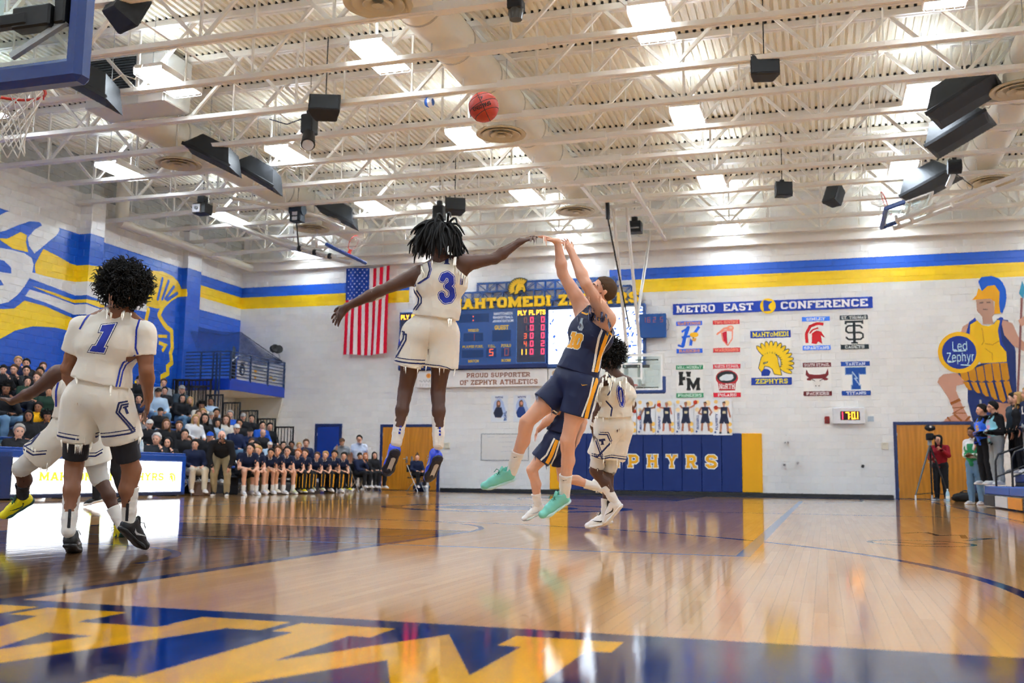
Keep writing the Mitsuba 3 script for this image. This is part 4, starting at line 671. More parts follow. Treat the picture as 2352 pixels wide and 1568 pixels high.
for i, (y0, y1, z1) in enumerate(((28.42, 29.05, 4.13), (29.2, 30.2, 4.1), (30.3, 31.05, 4.06))):
    b = thing('balcony_banner', ('white balcony banner with a dark figure print, nearest the corner post', 'white balcony banner with two gold spots, middle one of three', 'white balcony banner with a gold sketch, nearest the back wall')[i], 'banner', 'banners behind the balcony rail')
    part(b, 'sheet', bbox(bx1 - .075, bx1 - .07, y0, y1, 3.52, z1, .001), col('#d9dcdc', .6)); fr = frame((bx1 - .07, 0, 0), (0, 1, 0), (0, 0, 1))
    pr = [(E_(y0 + .3, 3.85, .17, .2).difference(E_(y0 + .33, 3.8, .06, .1)), '#1c2c44'), (line([(y0 + .2, 4.05), (y0 + .45, 4.08)], .08), '#24364e')] if i == 0 else [(unary_union([sg.Point(y0 + .33, 3.88).buffer(.08), sg.Point(y0 + .33, 3.68).buffer(.06)]), '#e0a81e'), (line([(y0 + .15, 4.02), (y0 + .85, 3.98)], .08), '#7c8a98')] if i == 1 else [(line([(y0 + .1, 3.7), (y0 + .25, 3.78), (y0 + .4, 3.68), (y0 + .6, 3.74)], .07), '#c8a448')]
    for s, c in pr: part(b, 'print', moved(flat(s, .003), fr), col(c, .6))
def net_sheet(c00, c10, c01, c11, nu, nv, r=.0035):
    P = lambda a, b: (1-a)*(1-b)*np.array(c00) + a*(1-b)*np.array(c10) + (1-a)*b*np.array(c01) + a*b*np.array(c11) - np.array([0, 0, .35 * a * (1 - a) * (1 - b)])
    return cat([tube([P(a, b) for b in np.linspace(0, 1, 5)], r, 4) for a in np.linspace(0, 1, nu)] + [tube([P(a, b) for a in np.linspace(0, 1, 9)], r, 4) for b in np.linspace(0, 1, nv)])
k = thing('ball_net', 'dark blue ball net draped above the balcony rail in the far left corner', 'net')
part(k, 'mesh', cat([net_sheet((-19.85, 28.1, 5.35), (-19.85, 31.3, 5.5), (-19.3, 28.0, 4.37), (-18.6, 31.3, 4.37), 60, 26), net_sheet((-19.85, 31.33, 5.5), (-18.15, 31.33, 4.42), (-19.85, 31.33, 4.3), (-18.15, 31.33, 4.35), 34, 20)]), col('#12264e', .8), kind='stuff')
part(k, 'rope', tube([(-19.85, 28.1, 5.35), (-19.85, 28.9, 5.18), (-19.85, 30.3, 5.25), (-19.85, 31.3, 5.5), (-19.0, 31.33, 4.95), (-18.15, 31.33, 4.42)], .012, 6), col('#0e1a36', .7))
k = thing('spotlight', 'black twin spotlight on a wire stand at the end of the balcony rail', 'spotlight')
for dy in (-.12, .16): part(k, 'lamp_can', moved(lathe([(.001, -.12), (.09, -.12), (.13, -.05), (.14, .12), (.12, .13), (.001, .1)], 20), frame((-18.1, 30.75 + dy, 4.78), unit((.8, -.5, .1)), (0, 0, 1)) @ trimesh.transformations.rotation_matrix(np.pi/2, (0, 1, 0))), col('#101214', .5), 30)
part(k, 'stand', cat([tube([(-18.08, 30.7 + s, 4.72), (-18.08, 30.75 + s * 1.5, 4.5), (-18.05, 30.9, 4.37)], .008, 5) for s in (-.14, .2)] + [tube([(-18.1, 30.6, 4.72), (-18.1, 30.95, 4.72)], .012, 5)]), col('#1a1c1e', .4))
k = thing('monitor', 'dark monitor on the balcony with a white paper strip beneath it', 'monitor'); part(k, 'screen', moved(bbox(-.03, .03, -.28, .28, 0, .36, .01), trimesh.transformations.translation_matrix((-18.45, 28.75, 4.25)) @ trimesh.transformations.rotation_matrix(.5, (0, 0, 1))), col('#22303a', .3)); part(k, 'stand', cat([bbox(-18.5, -18.4, 28.68, 28.82, 3.5, 4.27, .01)]), col('#15181c', .5)); part(k, 'paper', bar((-18.35, 28.5, 4.12), (-18.25, 28.75, 4.35), .1, .01), col('#f0f0ee', .6))
# right hand bleachers: only their far end shows
k = thing('bleachers', 'right hand bleachers with blue ends at the right edge of the picture', 'bleachers')
for i in range(6):
    x0 = 3.3 + .61 * i
    for a in (15.0, 18.0, 21.0): part(k, 'bench', bbox(x0, x0 + .58, a, a + 2.97, .26 + .25 * i, .43 + .25 * i, .02), 'mat_seat_blue')
    part(k, 'tread', bbox(x0, x0 + .61, 15.0, 24.0, .2 + .25 * i, .258 + .25 * i, .004), 'mat_tread')
    part(k, 'riser', box(x0 - .01, x0 + .01, 15.0, 24.0, .02 if i == 0 else .2 + .25 * (i - 1), .2 + .25 * i), 'mat_riser')
    part(k, 'end_panel', bbox(x0, x0 + .6, 24.0, 24.03, .02, .43 + .25 * i, .004), col('#1d4f9e', .4))
for a, c in ((15.05, '#b9bdc0'), (18.1, '#15181c'), (19.6, '#c07a1c'), (21.1, '#b9bdc0'), (22.6, '#14171b')): part(k, 'skirt_panel', bbox(3.27, 3.3, a, a + 1.4, .03, .24, .003), col(c, .5))
for n, y in enumerate((22.8, 20.9)):
    r = thing('handrail', ('black looped handrail on the right bleachers in front of the students', 'black looped handrail on the right bleachers, nearest the camera')[n], 'handrail')
    part(r, 'loop', tube([(3.35, y, .05), (3.36, y, .95), (3.42, y, 1.08), (3.55, y, 1.13), (4.3, y, 1.42)], .02, 8), 'mat_rail_black', 40); part(r, 'middle_bar', tube([(3.36, y, .62), (4.2, y, .98)], .016, 8), 'mat_rail_black', 40); part(r, 'rear_post', tube([(4.25, y, .5), (4.25, y, 1.4)], .018, 8), 'mat_rail_black', 40)
for n, (x, y, h) in enumerate(((3.6, 26.2, 1.3), (4.6, 26.4, 1.55))):
    one('pole', ('grey metal pole rising behind the students in front of the warrior mural', 'grey metal pole rising at the right edge beyond the students')[n], 'pole', tube([(x, y, 0), (x, y, 2.45 + .2 * n)], .025, 10), 'mat_steel_grey', 40)
# ---------------------------------------------------------------- basketball hoops
mat('rim_red', '#b3281c', 0.35, spec=.5); mat('hoop_pad', '#0c2a66', .38, spec=.5); mat('net_white', '#dcdad2', .8); mat('frame_white', '#d9d8d2', .35)
scene['mat_glass'] = {'type': 'thindielectric', 'int_ior': 1.5, 'specular_transmittance': {'type': 'rgb', 'value': [.86, .93, .92]}}
def net_mesh(n=12, drop=.45, r=.0042, sway=(0, 0)):
    rows_ = [(0, .225), (.07, .2), (.15, .175), (.23, .15), (.31, .135), (.38, .13), (.44, .14)]; S = []
    def P(i, j): zz, rr = rows_[i]; a = 2 * np.pi * (j + (.5 if i % 2 else 0)) / n; q = zz / .45; return (rr * math.cos(a) + sway[0] * q * q, rr * math.sin(a) + sway[1] * q * q, -zz * drop / .45)
    for j in range(n):
        for d in (0, 1):
            p = []; jj = j
            for i in range(len(rows_)):
                p.append(P(i, jj)); jj = (jj + (0 if i % 2 == 0 else 1)) if d else (jj - (1 if i % 2 == 0 else 0))
            S.append(tube(p, r, 5))
    return cat(S)
def hoop(name, M, label, back=True, lower_only=True):
    """board local frame: x along the width, y out of the face towards the court, z up; origin at the middle of the board's lower edge"""
    k = thing(name, label, 'basketball hoop'); mv = lambda m: moved(m, M)
    part(k, 'backboard', mv(bbox(-.9, .9, -.006, .006, .02, 1.06, .002)), 'mat_glass')
    o = sbox(-.915, 0, .915, 1.07); part(k, 'frame', mv(moved(flat(o.difference(sbox(-.88, .035, .88, 1.035)), .03), frame((0, -.02, 0), (-1, 0, 0), (0, 0, 1)))), 'mat_frame_white')
    ln = unary_union([sbox(-.305, .35, .305, .81).difference(sbox(-.255, .40, .255, .76)), o.buffer(-.04).difference(o.buffer(-.085))]); part(k, 'painted_lines', mv(moved(flat(ln, .002), frame((0, .007, 0), (-1, 0, 0), (0, 0, 1)))), col('#eeeeea', .4))
    prof = lambda a, b: bbox(*a, *b, 0, 1)
    part(k, 'bottom_pad', mv(bbox(-.955, .955, -.05, .05, -.06, .035, .022)), 'mat_hoop_pad')
    for s in (-1, 1): part(k, 'side_pad', mv(bbox(min(s*.875, s*.96), max(s*.875, s*.96), -.05, .05, .0, .42, .022)), 'mat_hoop_pad')
    part(k, 'rim', mv(moved(tube([(.2325 * math.cos(a), .2325 * math.sin(a), 0) for a in np.linspace(0, 2 * np.pi, 49)[:-1]], .0095, 10, True), trimesh.transformations.translation_matrix((0, .385, .15)))), 'mat_rim_red', True)
    part(k, 'rim_bracket', mv(cat([bbox(-.09, .09, .006, .04, .03, .19, .004), bbox(-.06, .06, .03, .17, .10, .145, .004), hull([(-.05, .03, .1), (.05, .03, .1), (-.05, .03, .06), (.05, .03, .06), (-.03, .14, .1), (.03, .14, .1)])])), 'mat_rim_red')
    part(k, 'net_hooks', mv(cat([tube([(.2325 * math.cos(a), .385 + .2325 * math.sin(a), .142), (.235 * math.cos(a), .385 + .235 * math.sin(a), .125)], .006, 5) for a in np.arange(12) * np.pi / 6])), 'mat_rim_red')
    return k
def put_net(k, M, sway=(0, 0), drop=.45): part(k, 'net', moved(net_mesh(sway=sway, drop=drop), M @ trimesh.transformations.translation_matrix((0, .385, .148))), 'mat_net_white', True)
YH = BASE + 24.4
M = frame((HX, YH, 2.9), (-1, 0, 0), (0, -1, 0)); k = hoop('basketball_hoop', M, 'far glass backboard with blue padding hanging from white poles in front of the back wall'); put_net(k, M)
for s in (-1, 1):
    part(k, 'mast_pole', tube([(HX + s * .19 - .1, 26.75, 7.98), (HX + s * .19, YH + .22, 4.3)], .045, 14), 'mat_frame_white', 40); part(k, 'drop_pole', tube([(HX + s * .19, YH + .22, 4.45), (HX + s * .19, YH + .22, 3.05)], .055, 14), 'mat_frame_white', 40)
    part(k, 'mast_joint', tube([(HX + s * .19, YH + .22, 4.2), (HX + s * .19, YH + .22, 4.45)], .068, 14), 'mat_frame_white', 40)
    part(k, 'board_arm', cat([tube([(HX + s * .19, YH + .22, z), (HX + s * .19, YH + .02, z)], .025, 8) for z in (3.1, 3.62)]), 'mat_frame_white')
part(k, 'rear_brace', tube([(HX + .19, 30.1, 7.9), (HX + .12, YH + .24, 4.95)], .045, 12), 'mat_frame_white', 40)
part(k, 'cross_tie', cat([tube([(HX - .25, 27.35, 6.4), (HX + .2, 27.35, 6.4)], .012, 6), tube([(HX - .22, 27.75, 5.3), (HX + .2, 27.75, 5.3)], .012, 6), tube([(HX - .2, YH + .22, 3.62), (HX + .2, YH + .22, 3.62)], .025, 8)]), 'mat_frame_white')
part(k, 'hoist_strap', tube([(HX - .35, 26.4, 7.5), (HX - .08, YH + .1, 4.75)], .022, 8), col('#0c0c0e', .5)); part(k, 'strap_reel', cat([tube([(HX - .36, 26.35, 8.0), (HX - .35, 26.4, 7.5)], .06, 12)]), col('#101012', .4))
part(k, 'height_adjuster', cat([bbox(HX - .5, HX + .5, YH + .05, YH + .12, 3.58, 3.66, .01), bbox(HX + .1, HX + .75, YH + .05, YH + .09, 3.0, 3.03, .005), bbox(HX + .1, HX + .75, YH + .05, YH + .09, 3.78, 3.81, .005)]), col('#15201e', .5))
part(k, 'header_beam', cat([bar((HX + .62, 24.4, 7.9), (HX + .55, 30.9, 7.9), .09, .09), bar((HX - .62, 24.4, 7.9), (HX - .62, 27.2, 7.9), .09, .09), bar((HX - .7, 26.75, 7.93), (HX + .7, 26.75, 7.93), .09, .09), bar((HX - .2, 30.1, 7.9), (HX + .7, 30.1, 7.9), .07, .07)]), 'mat_frame_white')
# near hoop, top left: seen from behind and below through its glass
M = frame((HX, BASE + 1.2, 2.9), (1, 0, 0), (0, 1, 0)); k = hoop('basketball_hoop', M, 'near glass backboard with thick navy padding, rim and net at the top left corner'); put_net(k, M)
part(k, 'thick_pad', cat([moved(bbox(-.97, .97, -.075, .06, -.075, .075, .035), M)]), 'mat_hoop_pad', 30)
for s in (-1, 1): part(k, 'thick_side_pad', moved(bbox(min(s*.85, s*.97), max(s*.85, s*.97), -.075, .06, -.07, .6, .035), M), 'mat_hoop_pad', 30)
part(k, 'support_arm', cat([moved(bbox(-.62, .62, -.14, -.07, .28, .36, .012), M), moved(bbox(.5, .78, -.13, -.03, .26, .40, .012), M), moved(bbox(.78, .86, -.1, -.02, .28, .5, .01), M)]), col('#0b0c0d', .4)); part(k, 'corner_brace', moved(bar((.5, -.1, .1), (.85, -.06, .3), .035, .035), M), 'mat_steel_grey')
part(k, 'mast', cat([tube([(HX + s * .25, BASE + .95, 8.0), (HX + s * .25, BASE + .95, 3.2)], .06, 14) for s in (-1, 1)]), 'mat_frame_white', 40)
# side hoops folded up under the roof
def folded(side, xb, zb, d, y0, label):
    """xb, zb: lower edge; d: unit (x, z) from the lower edge up the board"""
    up_ = np.array([d[0], 0, d[1]]); nrm = np.array([-side * abs(d[1]), 0, abs(d[0])]); nrm = unit(nrm - up_ * (nrm @ up_)); xax = np.cross(nrm, up_)
    M = np.eye(4); M[:3, 0], M[:3, 1], M[:3, 2], M[:3, 3] = xax, nrm, up_, (xb, y0 + .915, zb)
    k = hoop('basketball_hoop', M, label); put_net(k, M, sway=(0, .2) if True else 0, drop=.3); return k, M
k, M = folded(-1, -13.15, 6.87, unit((-.88, .47)), 25.5, 'blue edged backboard folded up under the roof on the left, its red rim tilted')
for yy in (25.9, 26.9): part(k, 'swing_pipe', cat([tube([(-17.7, yy, 8.3), (-15.4, yy, 7.35), (-13.4, yy, 6.78)], .06, 12)]), 'mat_frame_white', 40)
part(k, 'upper_pipe', tube([(-15.6, 25.6, 8.7), (-13.0, 25.6, 7.52)], .05, 12), 'mat_frame_white', 40); part(k, 'pipe_clamp', cat([tube([(-14.6 + .5 * i, 25.86, 7.08 - .14 * i), (-14.53 + .5 * i, 25.86, 7.06 - .14 * i)], .085, 10) for i in range(3)]), col('#14161a', .5))
part(k, 'link_frame', cat([tube([(-16.2, yy, 7.7), (-14.0, yy, 7.05)], .035, 8) for yy in (26.2, 26.6)] + [tube([(-14.4, 25.9, 7.15), (-14.0, 25.9, 7.5)], .03, 8), tube([(-14.4, 26.9, 7.15), (-14.0, 26.9, 7.5)], .03, 8)]), 'mat_frame_white')
k, M = folded(1, 1.53, 6.70, unit((.95, .31)), 24.0, 'blue edged backboard folded up under the roof on the right, its red rim tilted')
for yy in (24.55, 25.35): part(k, 'swing_pipe', tube([(1.75, yy, 6.53), (4.6, yy, 7.5), (7.2, yy, 8.2)], .055, 12), 'mat_frame_white', 40)
part(k, 'upper_pipe', tube([(2.95, 24.9, 7.35), (3.4, 24.9, 8.4)], .065, 12), 'mat_frame_white', 40); part(k, 'pipe_clamp', cat([tube([(2.1 + .9 * i, 24.9, 6.65 + .3 * i), (2.15 + .9 * i, 24.9, 6.67 + .3 * i)], .1, 10) for i in range(3)]), 'mat_frame_white')
part(k, 'link_frame', cat([tube([(1.75, 24.4, 6.6), (1.9, 25.5, 6.65)], .04, 8), tube([(2.6, 24.4, 6.9), (2.6, 25.5, 6.9)], .04, 8), tube([(2.0, 24.55, 6.62), (2.1, 24.6, 6.95)], .03, 8)]), 'mat_frame_white')
# ---------------------------------------------------------------- things hung under the roof
mat('speaker_black', '#121417', .55, spec=.35); mat('speaker_face', '#1c2126', .7); mat('horn_black', '#16191d', .5, spec=.4)
def cable(x, y, z): return tube([(x, y, z), (x, y, ZD)], .006, 5)
def speaker(x, y, z, az, tilt, w, h, d, label):
    k = thing('loudspeaker', label, 'loudspeaker'); R = trimesh.transformations.translation_matrix((x, y, z)) @ trimesh.transformations.rotation_matrix(math.radians(az), (0, 0, 1)) @ trimesh.transformations.rotation_matrix(math.radians(tilt), (1, 0, 0))
    hp = [(sx * w/2 * f_, yy, sz * h/2 * g_) for sx in (-1, 1) for sz in (-1, 1) for yy, f_, g_ in ((-d/2, 1, 1), (-d/2 + .05, 1.03, 1.03), (d/2 - .05, .72, .9), (d/2, .66, .84))]
    part(k, 'cabinet', moved(hull(hp), R), 'mat_speaker_black'); part(k, 'grille', moved(bbox(-w*.46, w*.46, -d/2 - .012, -d/2 + .01, -h*.45, h*.45, .008), R), 'mat_speaker_face')
    part(k, 'bracket', cat([moved(bbox(-.05, .05, -.05, .05, h*.42, h*.42 + .12, .008), R), tube([(x, y, z + h * .4), (x, y, ZD)], .012, 6)]), 'mat_speaker_black'); return k
speaker(-10.6, 12.9, 7.95, 160, 25, .5, .55, .45, 'black loudspeaker near the top edge at the left, beside the near backboard')
speaker(-9.45, 17.6, 7.85, 20, -20, .62, .38, .42, 'black loudspeaker tilted down, hung left of the flying ball')
speaker(-.84, 17.9, 7.85, 10, -6, .5, .38, .4, 'black loudspeaker hung alone right of the middle, facing the camera')
speaker(-9.55, 25.4, 7.85, 25, -15, .55, .38, .4, 'black and blue loudspeaker just above the jumping player number 3')
speaker(-.83, 25.8, 7.8, 20, 0, .42, .36, .38, 'black loudspeaker hung far back above the long banner')
speaker(.46, 26.9, 7.85, -40, -25, .42, .5, .36, 'black loudspeaker turned sideways, far back left of the right folded hoop')
def gadget(name, label, catg, x, y, z, w, h, d, c, extra=()):
    k = thing(name, label, catg); part(k, 'body', bbox(x - w/2, x + w/2, y - d/2, y + d/2, z - h/2, z + h/2, .02), col(c, .45))
    part(k, 'hanger', cat([bbox(x - w*.2, x + w*.2, y - d*.2, y + d*.2, z + h/2, z + h/2 + .16, .01), cable(x, y, z + h/2)]), 'mat_speaker_black')
    for n, m, mt in extra: part(k, n, m, mt)
    return k
gadget('ceiling_camera', 'black cylinder camera hung by the top edge above the flying ball', 'camera', -4.45, 14.4, 7.95, .24, .3, .24, '#15171a', [('lens', moved(lathe([(.001, -.2), (.1, -.2), (.12, -.1), (.12, 0)], 20), trimesh.transformations.translation_matrix((-4.45, 14.4, 7.85))), col('#3c3a34', .3)), ('base_plate', bbox(-4.75, -4.2, 14.15, 14.65, 8.15, 8.2, .01), 'mat_speaker_black')])
gadget('stage_light', 'black stage lamp hung below the tilted loudspeaker left of the ball', 'lamp', -10.3, 18.5, 7.9, .28, .42, .28, '#14161a', [('barrel', tube([(-10.3, 18.5, 7.75), (-10.15, 18.2, 7.35)], [.12, .15], 16), 'mat_speaker_black'), ('lens', tube([(-10.15, 18.2, 7.35), (-10.14, 18.18, 7.33)], .12, 16), col('#b8bcc0', .2)), ('cord', tube([(-10.3, 18.5, 8.1), (-10.9, 18.6, 8.0), (-11.4, 18.7, 8.2)], .012, 5), col('#16203a', .6))])
gadget('stage_light', 'black lamp beside the blue loudspeaker above player number 3', 'lamp', -10.2, 25.9, 7.85, .32, .4, .3, '#14161a', [('barrel', tube([(-10.2, 25.9, 7.75), (-10.3, 25.6, 7.45)], [.11, .14], 14), 'mat_speaker_black')])
gadget('projector', 'black and white projector box hung near the first wall pilaster on the left', 'projector', -16.3, 23.5, 7.75, .42, .3, .36, '#101215', [('front_plate', bbox(-16.5, -16.25, 23.29, 23.33, 7.63, 7.86, .006), col('#d8dbe0', .4)), ('lens', moved(lathe([(.001, .03), (.05, .03), (.05, 0)], 16), frame((-16.36, 23.29, 7.75), (1, 0, 0), (0, 0, 1))), col('#0c0c0e', .2)), ('mount', bbox(-16.42, -16.2, 23.4, 23.6, 7.9, 8.12, .01), 'mat_speaker_black')])
gadget('winch', 'black winch with white labels on the folded hoop pipe at the left', 'winch', -14.05, 24.75, 7.75, .34, .4, .3, '#16202a', [('drum', tube([(-14.25, 24.75, 7.9), (-13.85, 24.75, 7.9)], .16, 16), col('#1d2a36', .4)), ('label_plate', bbox(-14.13, -13.97, 24.59, 24.61, 7.72, 7.82, .004), col('#dfe4e8', .4)), ('label_plate', bbox(-14.13, -13.97, 24.59, 24.61, 7.58, 7.68, .004), col('#dfe4e8', .4)), ('strap', tube([(-14.05, 24.7, 7.6), (-14.6, 25.9, 7.0)], .02, 6), col('#101214', .5)), ('carrier_pipe', tube([(-15.2, 23.2, 7.92), (-13.3, 26.4, 7.92)], .045, 10), 'mat_frame_white')])
gadget('winch', 'black motor box hung behind the far hoop poles', 'winch', -5.1, 28.5, 7.75, .42, .34, .36, '#121417', [('label_plate', bbox(-5.26, -4.94, 28.3, 28.33, 7.68, 7.72, .003), col('#7c8084', .4))])
gadget('winch', 'black round motor hung above the right folded hoop', 'winch', 3.1, 24.8, 7.8, .26, .26, .26, '#0f1114', [('drum', tube([(2.95, 24.8, 7.8), (3.25, 24.8, 7.8)], .17, 16), col('#14171b', .4)), ('strap', tube([(3.1, 24.8, 7.65), (3.5, 25.0, 7.35), (3.45, 25.1, 7.2)], .012, 5), col('#2a2c2e', .5))])
def horn(x, y, z, az, tilt, label, s=1.0, mir=1):
    """a wide wedge shaped cabinet, open side down"""
    k = thing('horn_loudspeaker', label, 'loudspeaker', 'wedge shaped loudspeakers'); R = trimesh.transformations.translation_matrix((x, y, z)) @ trimesh.transformations.rotation_matrix(math.radians(az), (0, 0, 1)) @ trimesh.transformations.rotation_matrix(math.radians(tilt), (0, 1, 0))
    w, d, h = .62 * s, .5 * s, .42 * s
    part(k, 'cabinet', moved(hull([(-w, -d, 0), (w, -d, 0), (-w, d, 0), (w, d, 0), (-w * .55, -d * .8, h), (w * .55, -d * .8, h), (-w * .55, d * .8, h), (w * .55, d * .8, h), (-w * .9, 0, -.05), (w * .9, 0, -.05)]), R), 'mat_horn_black')
    part(k, 'front_lip', moved(bbox(-w * 1.02, w * 1.02, -d * 1.02, -d * .9, -.03, .05, .008), R), 'mat_speaker_black'); part(k, 'grille', moved(hull([(-w * .92, -d * .85, -.012), (w * .92, -d * .85, -.012), (-w * .92, d * .9, -.012), (w * .92, d * .9, -.012), (-w * .85, 0, -.06), (w * .85, 0, -.06)]), R), 'mat_speaker_face')
    q = (R @ np.array([[w * .5, 0, h, 1], [-w * .5, 0, h, 1]]).T).T[:, :3]; part(k, 'hanging_wire', cat([tube([p, (p[0], p[1], ZD)], .007, 5) for p in q]), 'mat_steel_grey')
    part(k, 'safety_lead', tube([q[0], q[0] + [0.2, .05, .12], q[0] + [.45, .1, .02], q[0] + [.6, .1, .3]], .011, 6), 'mat_steel_white')
horn(-13.35, 15.3, 7.75, 20, 28, 'black wedge loudspeaker by the padded corner of the near backboard', 1.0)
horn(-13.5, 19.75, 7.75, 15, 26, 'black wedge loudspeaker, upper left of the pair under the left duct', 1.0)
horn(-13.05, 21.0, 7.62, 15, 30, 'black wedge loudspeaker, lower right of the pair under the left duct', .95)
horn(-13.55, 26.2, 8.0, 15, 26, 'black wedge loudspeaker behind the left folded hoop', 1.0)
horn(2.85, 20.6, 7.85, -20, -24, 'black wedge loudspeaker, upper of the stacked pair at the right', 1.1)
horn(2.9, 21.95, 7.62, -20, -24, 'black wedge loudspeaker, lower of the stacked pair at the right', 1.05)
horn(2.75, 26.3, 7.75, -20, -22, 'dark wedge loudspeaker behind the right folded hoop', 1.1)
# stray ball in the roof, air handler, pipes along the left wall
k = thing('volleyball', 'blue and white ball stuck in the roof steel left of the basketball', 'ball'); m = trimesh.creation.icosphere(4, .105); m.apply_translation((-7.3, 17.86, 7.86))
bc = np.where((np.sin(m.vertices[:, 0] * 40) > .1)[:, None], lin('#2a56a8'), lin('#e2e4e6')); part(k, 'shell', m, {'type': 'twosided', 'bsdf': {'type': 'principled', 'base_color': {'type': 'mesh_attribute', 'name': 'vertex_color'}, 'roughness': .5}}, True, color=bc)
k = thing('air_handler', 'grey metal air handling box with dark louvers at the start of the left duct', 'air handler')
part(k, 'casing', bbox(-14.75, -12.75, 16.9, 17.75, 8.1, 9.2, .02), col('#c9ccc8', .45)); 
for z in np.linspace(8.45, 9.1, 12): part(k, 'louver', bar((-14.65, 16.88, z), (-13.55, 16.88, z), .03, .012), col('#3c4244', .5))
part(k, 'louver_back', box(-14.68, -13.52, 16.895, 16.91, 8.4, 9.15), col('#16191a', .7)); part(k, 'front_panel', bbox(-13.4, -12.8, 16.87, 16.9, 8.1, 9.15, .008), col('#e4e4de', .4))
k = thing('wall_pipe', 'fat white pipe running along the top of the left wall to the back corner', 'pipe'); part(k, 'pipe', tube([(-19.5, 24.1, 7.72), (-19.5, 31.25, 7.8)], .13, 20), 'mat_duct', 40); part(k, 'end_cap', tube([(-19.5, 31.22, 7.8), (-19.5, 31.3, 7.8)], .14, 20), 'mat_duct', 40); part(k, 'riser_pipe', tube([(-19.6, 24.3, 7.8), (-19.6, 24.3, ZD)], .2, 18), 'mat_duct', 40)
for y in (24.9, 26.6, 28.4, 30.2): part(k, 'pipe_strap', tube([(-19.5, y, 7.6), (-19.36, y, 7.74), (-19.5, y, 7.9), (-19.5, y, 8.2)], .014, 6), 'mat_steel_white')
for n, (y, z, x1) in enumerate(((23.8, 7.7, -16.2), (28.65, 7.72, -15.6))):
    k = thing('roof_strut', ('white square strut sticking out from the left wall at the first pilaster', 'white square strut sticking out from the left wall at the second pilaster')[n], 'strut'); part(k, 'tube', bar((XL + .02, y, z), (x1, y, z + .1), .1, .1), 'mat_steel_white'); part(k, 'wall_plate', bbox(XL, XL + .03, y - .12, y + .12, z - .12, z + .12, .005), 'mat_steel_white'); part(k, 'end_bracket', bbox(x1 - .08, x1 + .08, y - .08, y + .08, z + .02, z + .3, .01), 'mat_steel_white')
# ---------------------------------------------------------------- scorer's table and things by the bench
k = thing('scorers_table', 'blue edged scorers table with a glowing white screen front, behind player number 1', 'table')
ta, tb = np.array([-13.55, 14.1, 0]), np.array([-13.48, 19.3, 0]); td = unit(tb - ta); tn = np.array([td[1], -td[0], 0]); L_ = np.linalg.norm(tb - ta)
M = np.eye(4); M[:3, 0], M[:3, 1], M[:3, 3] = td, -tn, ta; tv = lambda m: moved(m, M)
part(k, 'top', tv(bbox(-.3, L_, .0, .7, .84, .93, .012)), col('#123a86', .35)); part(k, 'front_frame', tv(bbox(-.3, L_, -.02, .05, .75, .88, .01)), col('#123a86', .35))
part(k, 'end_post', tv(bbox(L_ - .13, L_, -.02, .7, .03, .85, .012)), col('#1244a4', .35)); part(k, 'end_post', tv(bbox(-.3, .25, -.02, .7, .03, .85, .012)), col('#0c2250', .4)); part(k, 'bottom_frame', tv(bbox(-.3, L_, -.02, .05, .03, .1, .008)), col('#0c1a3a', .4))
for a in (.3, 1.8, 3.3, L_ - .3): part(k, 'foot', tv(bbox(a, a + .07, .0, .5, 0, .04, .008)), col('#141820', .5))
sc = sbox(.27, .11, L_ - .15, .74); fr2 = M @ frame((0, -.012, 0), (1, 0, 0), (0, 0, 1)); txt = unary_union([fit(slab('MAHTOMEDI ZEPHYRS', 1, 1.4), .9, L_ - .75, .34, .5)]); lg = unary_union(helmet_logo(L_ - .6, L_ - .35, .3, .55)[:2])
glowing(k, 'screen', moved(flat(sc.difference(txt).difference(lg), .004), fr2), 'white'); glowing(k, 'screen_lettering', moved(flat(txt.buffer(0), .003), fr2), 'yellow'); glowing(k, 'screen_emblem', moved(flat(lg, .003), fr2), 'yellow')
def bottle(label, x, y, z, c, h=.22):
    k = thing('water_bottle', label, 'bottle'); tr = trimesh.transformations.translation_matrix((x, y, z)); s = h / .22
    part(k, 'body', moved(lathe([(.001, 0), (.03*s, 0), (.033*s, .01*s), (.033*s, .13*s), (.028*s, .16*s), (.013*s, .19*s), (.013*s, .2*s), (.001, .2*s)], 18), tr), c, 40); part(k, 'cap', moved(lathe([(.001, .2*s), (.015*s, .2*s), (.015*s, .22*s), (.001, .22*s)], 14), tr), col('#f0f2f2', .4), 30); part(k, 'label_band', moved(lathe([(.0335*s, .05*s), (.0335*s, .1*s)], 18), tr), col('#dfe8e8', .5), 40)
mat('bottle_plastic', '#bfd4d6', .15, spec=.6)
pb = ta + td * 3.95 - tn * .2; bottle('clear water bottle standing on the scorers table', pb[0], pb[1], .93, 'mat_bottle_plastic', .26)
bottle('pale blue drink can shaped bottle on the floor by the tripod', 3.0, 28.2, 0, col('#9cc4d8', .3), .32)
bottle('tall white bottle on the floor left of the back wall, by the dark bag', -12.0, 29.9, 0, col('#e2e6e8', .3), .42)
k = thing('clipboard', 'dark board propped on the floor beside the scorers table', 'board'); part(k, 'board', moved(bbox(-.2, .2, -.012, .012, 0, .34, .004), trimesh.transformations.translation_matrix((-13.35, 19.75, 0.005)) @ trimesh.transformations.rotation_matrix(.5, (0, 0, 1)) @ trimesh.transformations.rotation_matrix(-.5, (1, 0, 0))), col('#4a2e18', .5)); part(k, 'edge', moved(bbox(-.215, -.2, -.014, .014, 0, .345, .003), trimesh.transformations.translation_matrix((-13.35, 19.75, 0.005)) @ trimesh.transformations.rotation_matrix(.5, (0, 0, 1)) @ trimesh.transformations.rotation_matrix(-.5, (1, 0, 0))), col('#c8ccd0', .4))
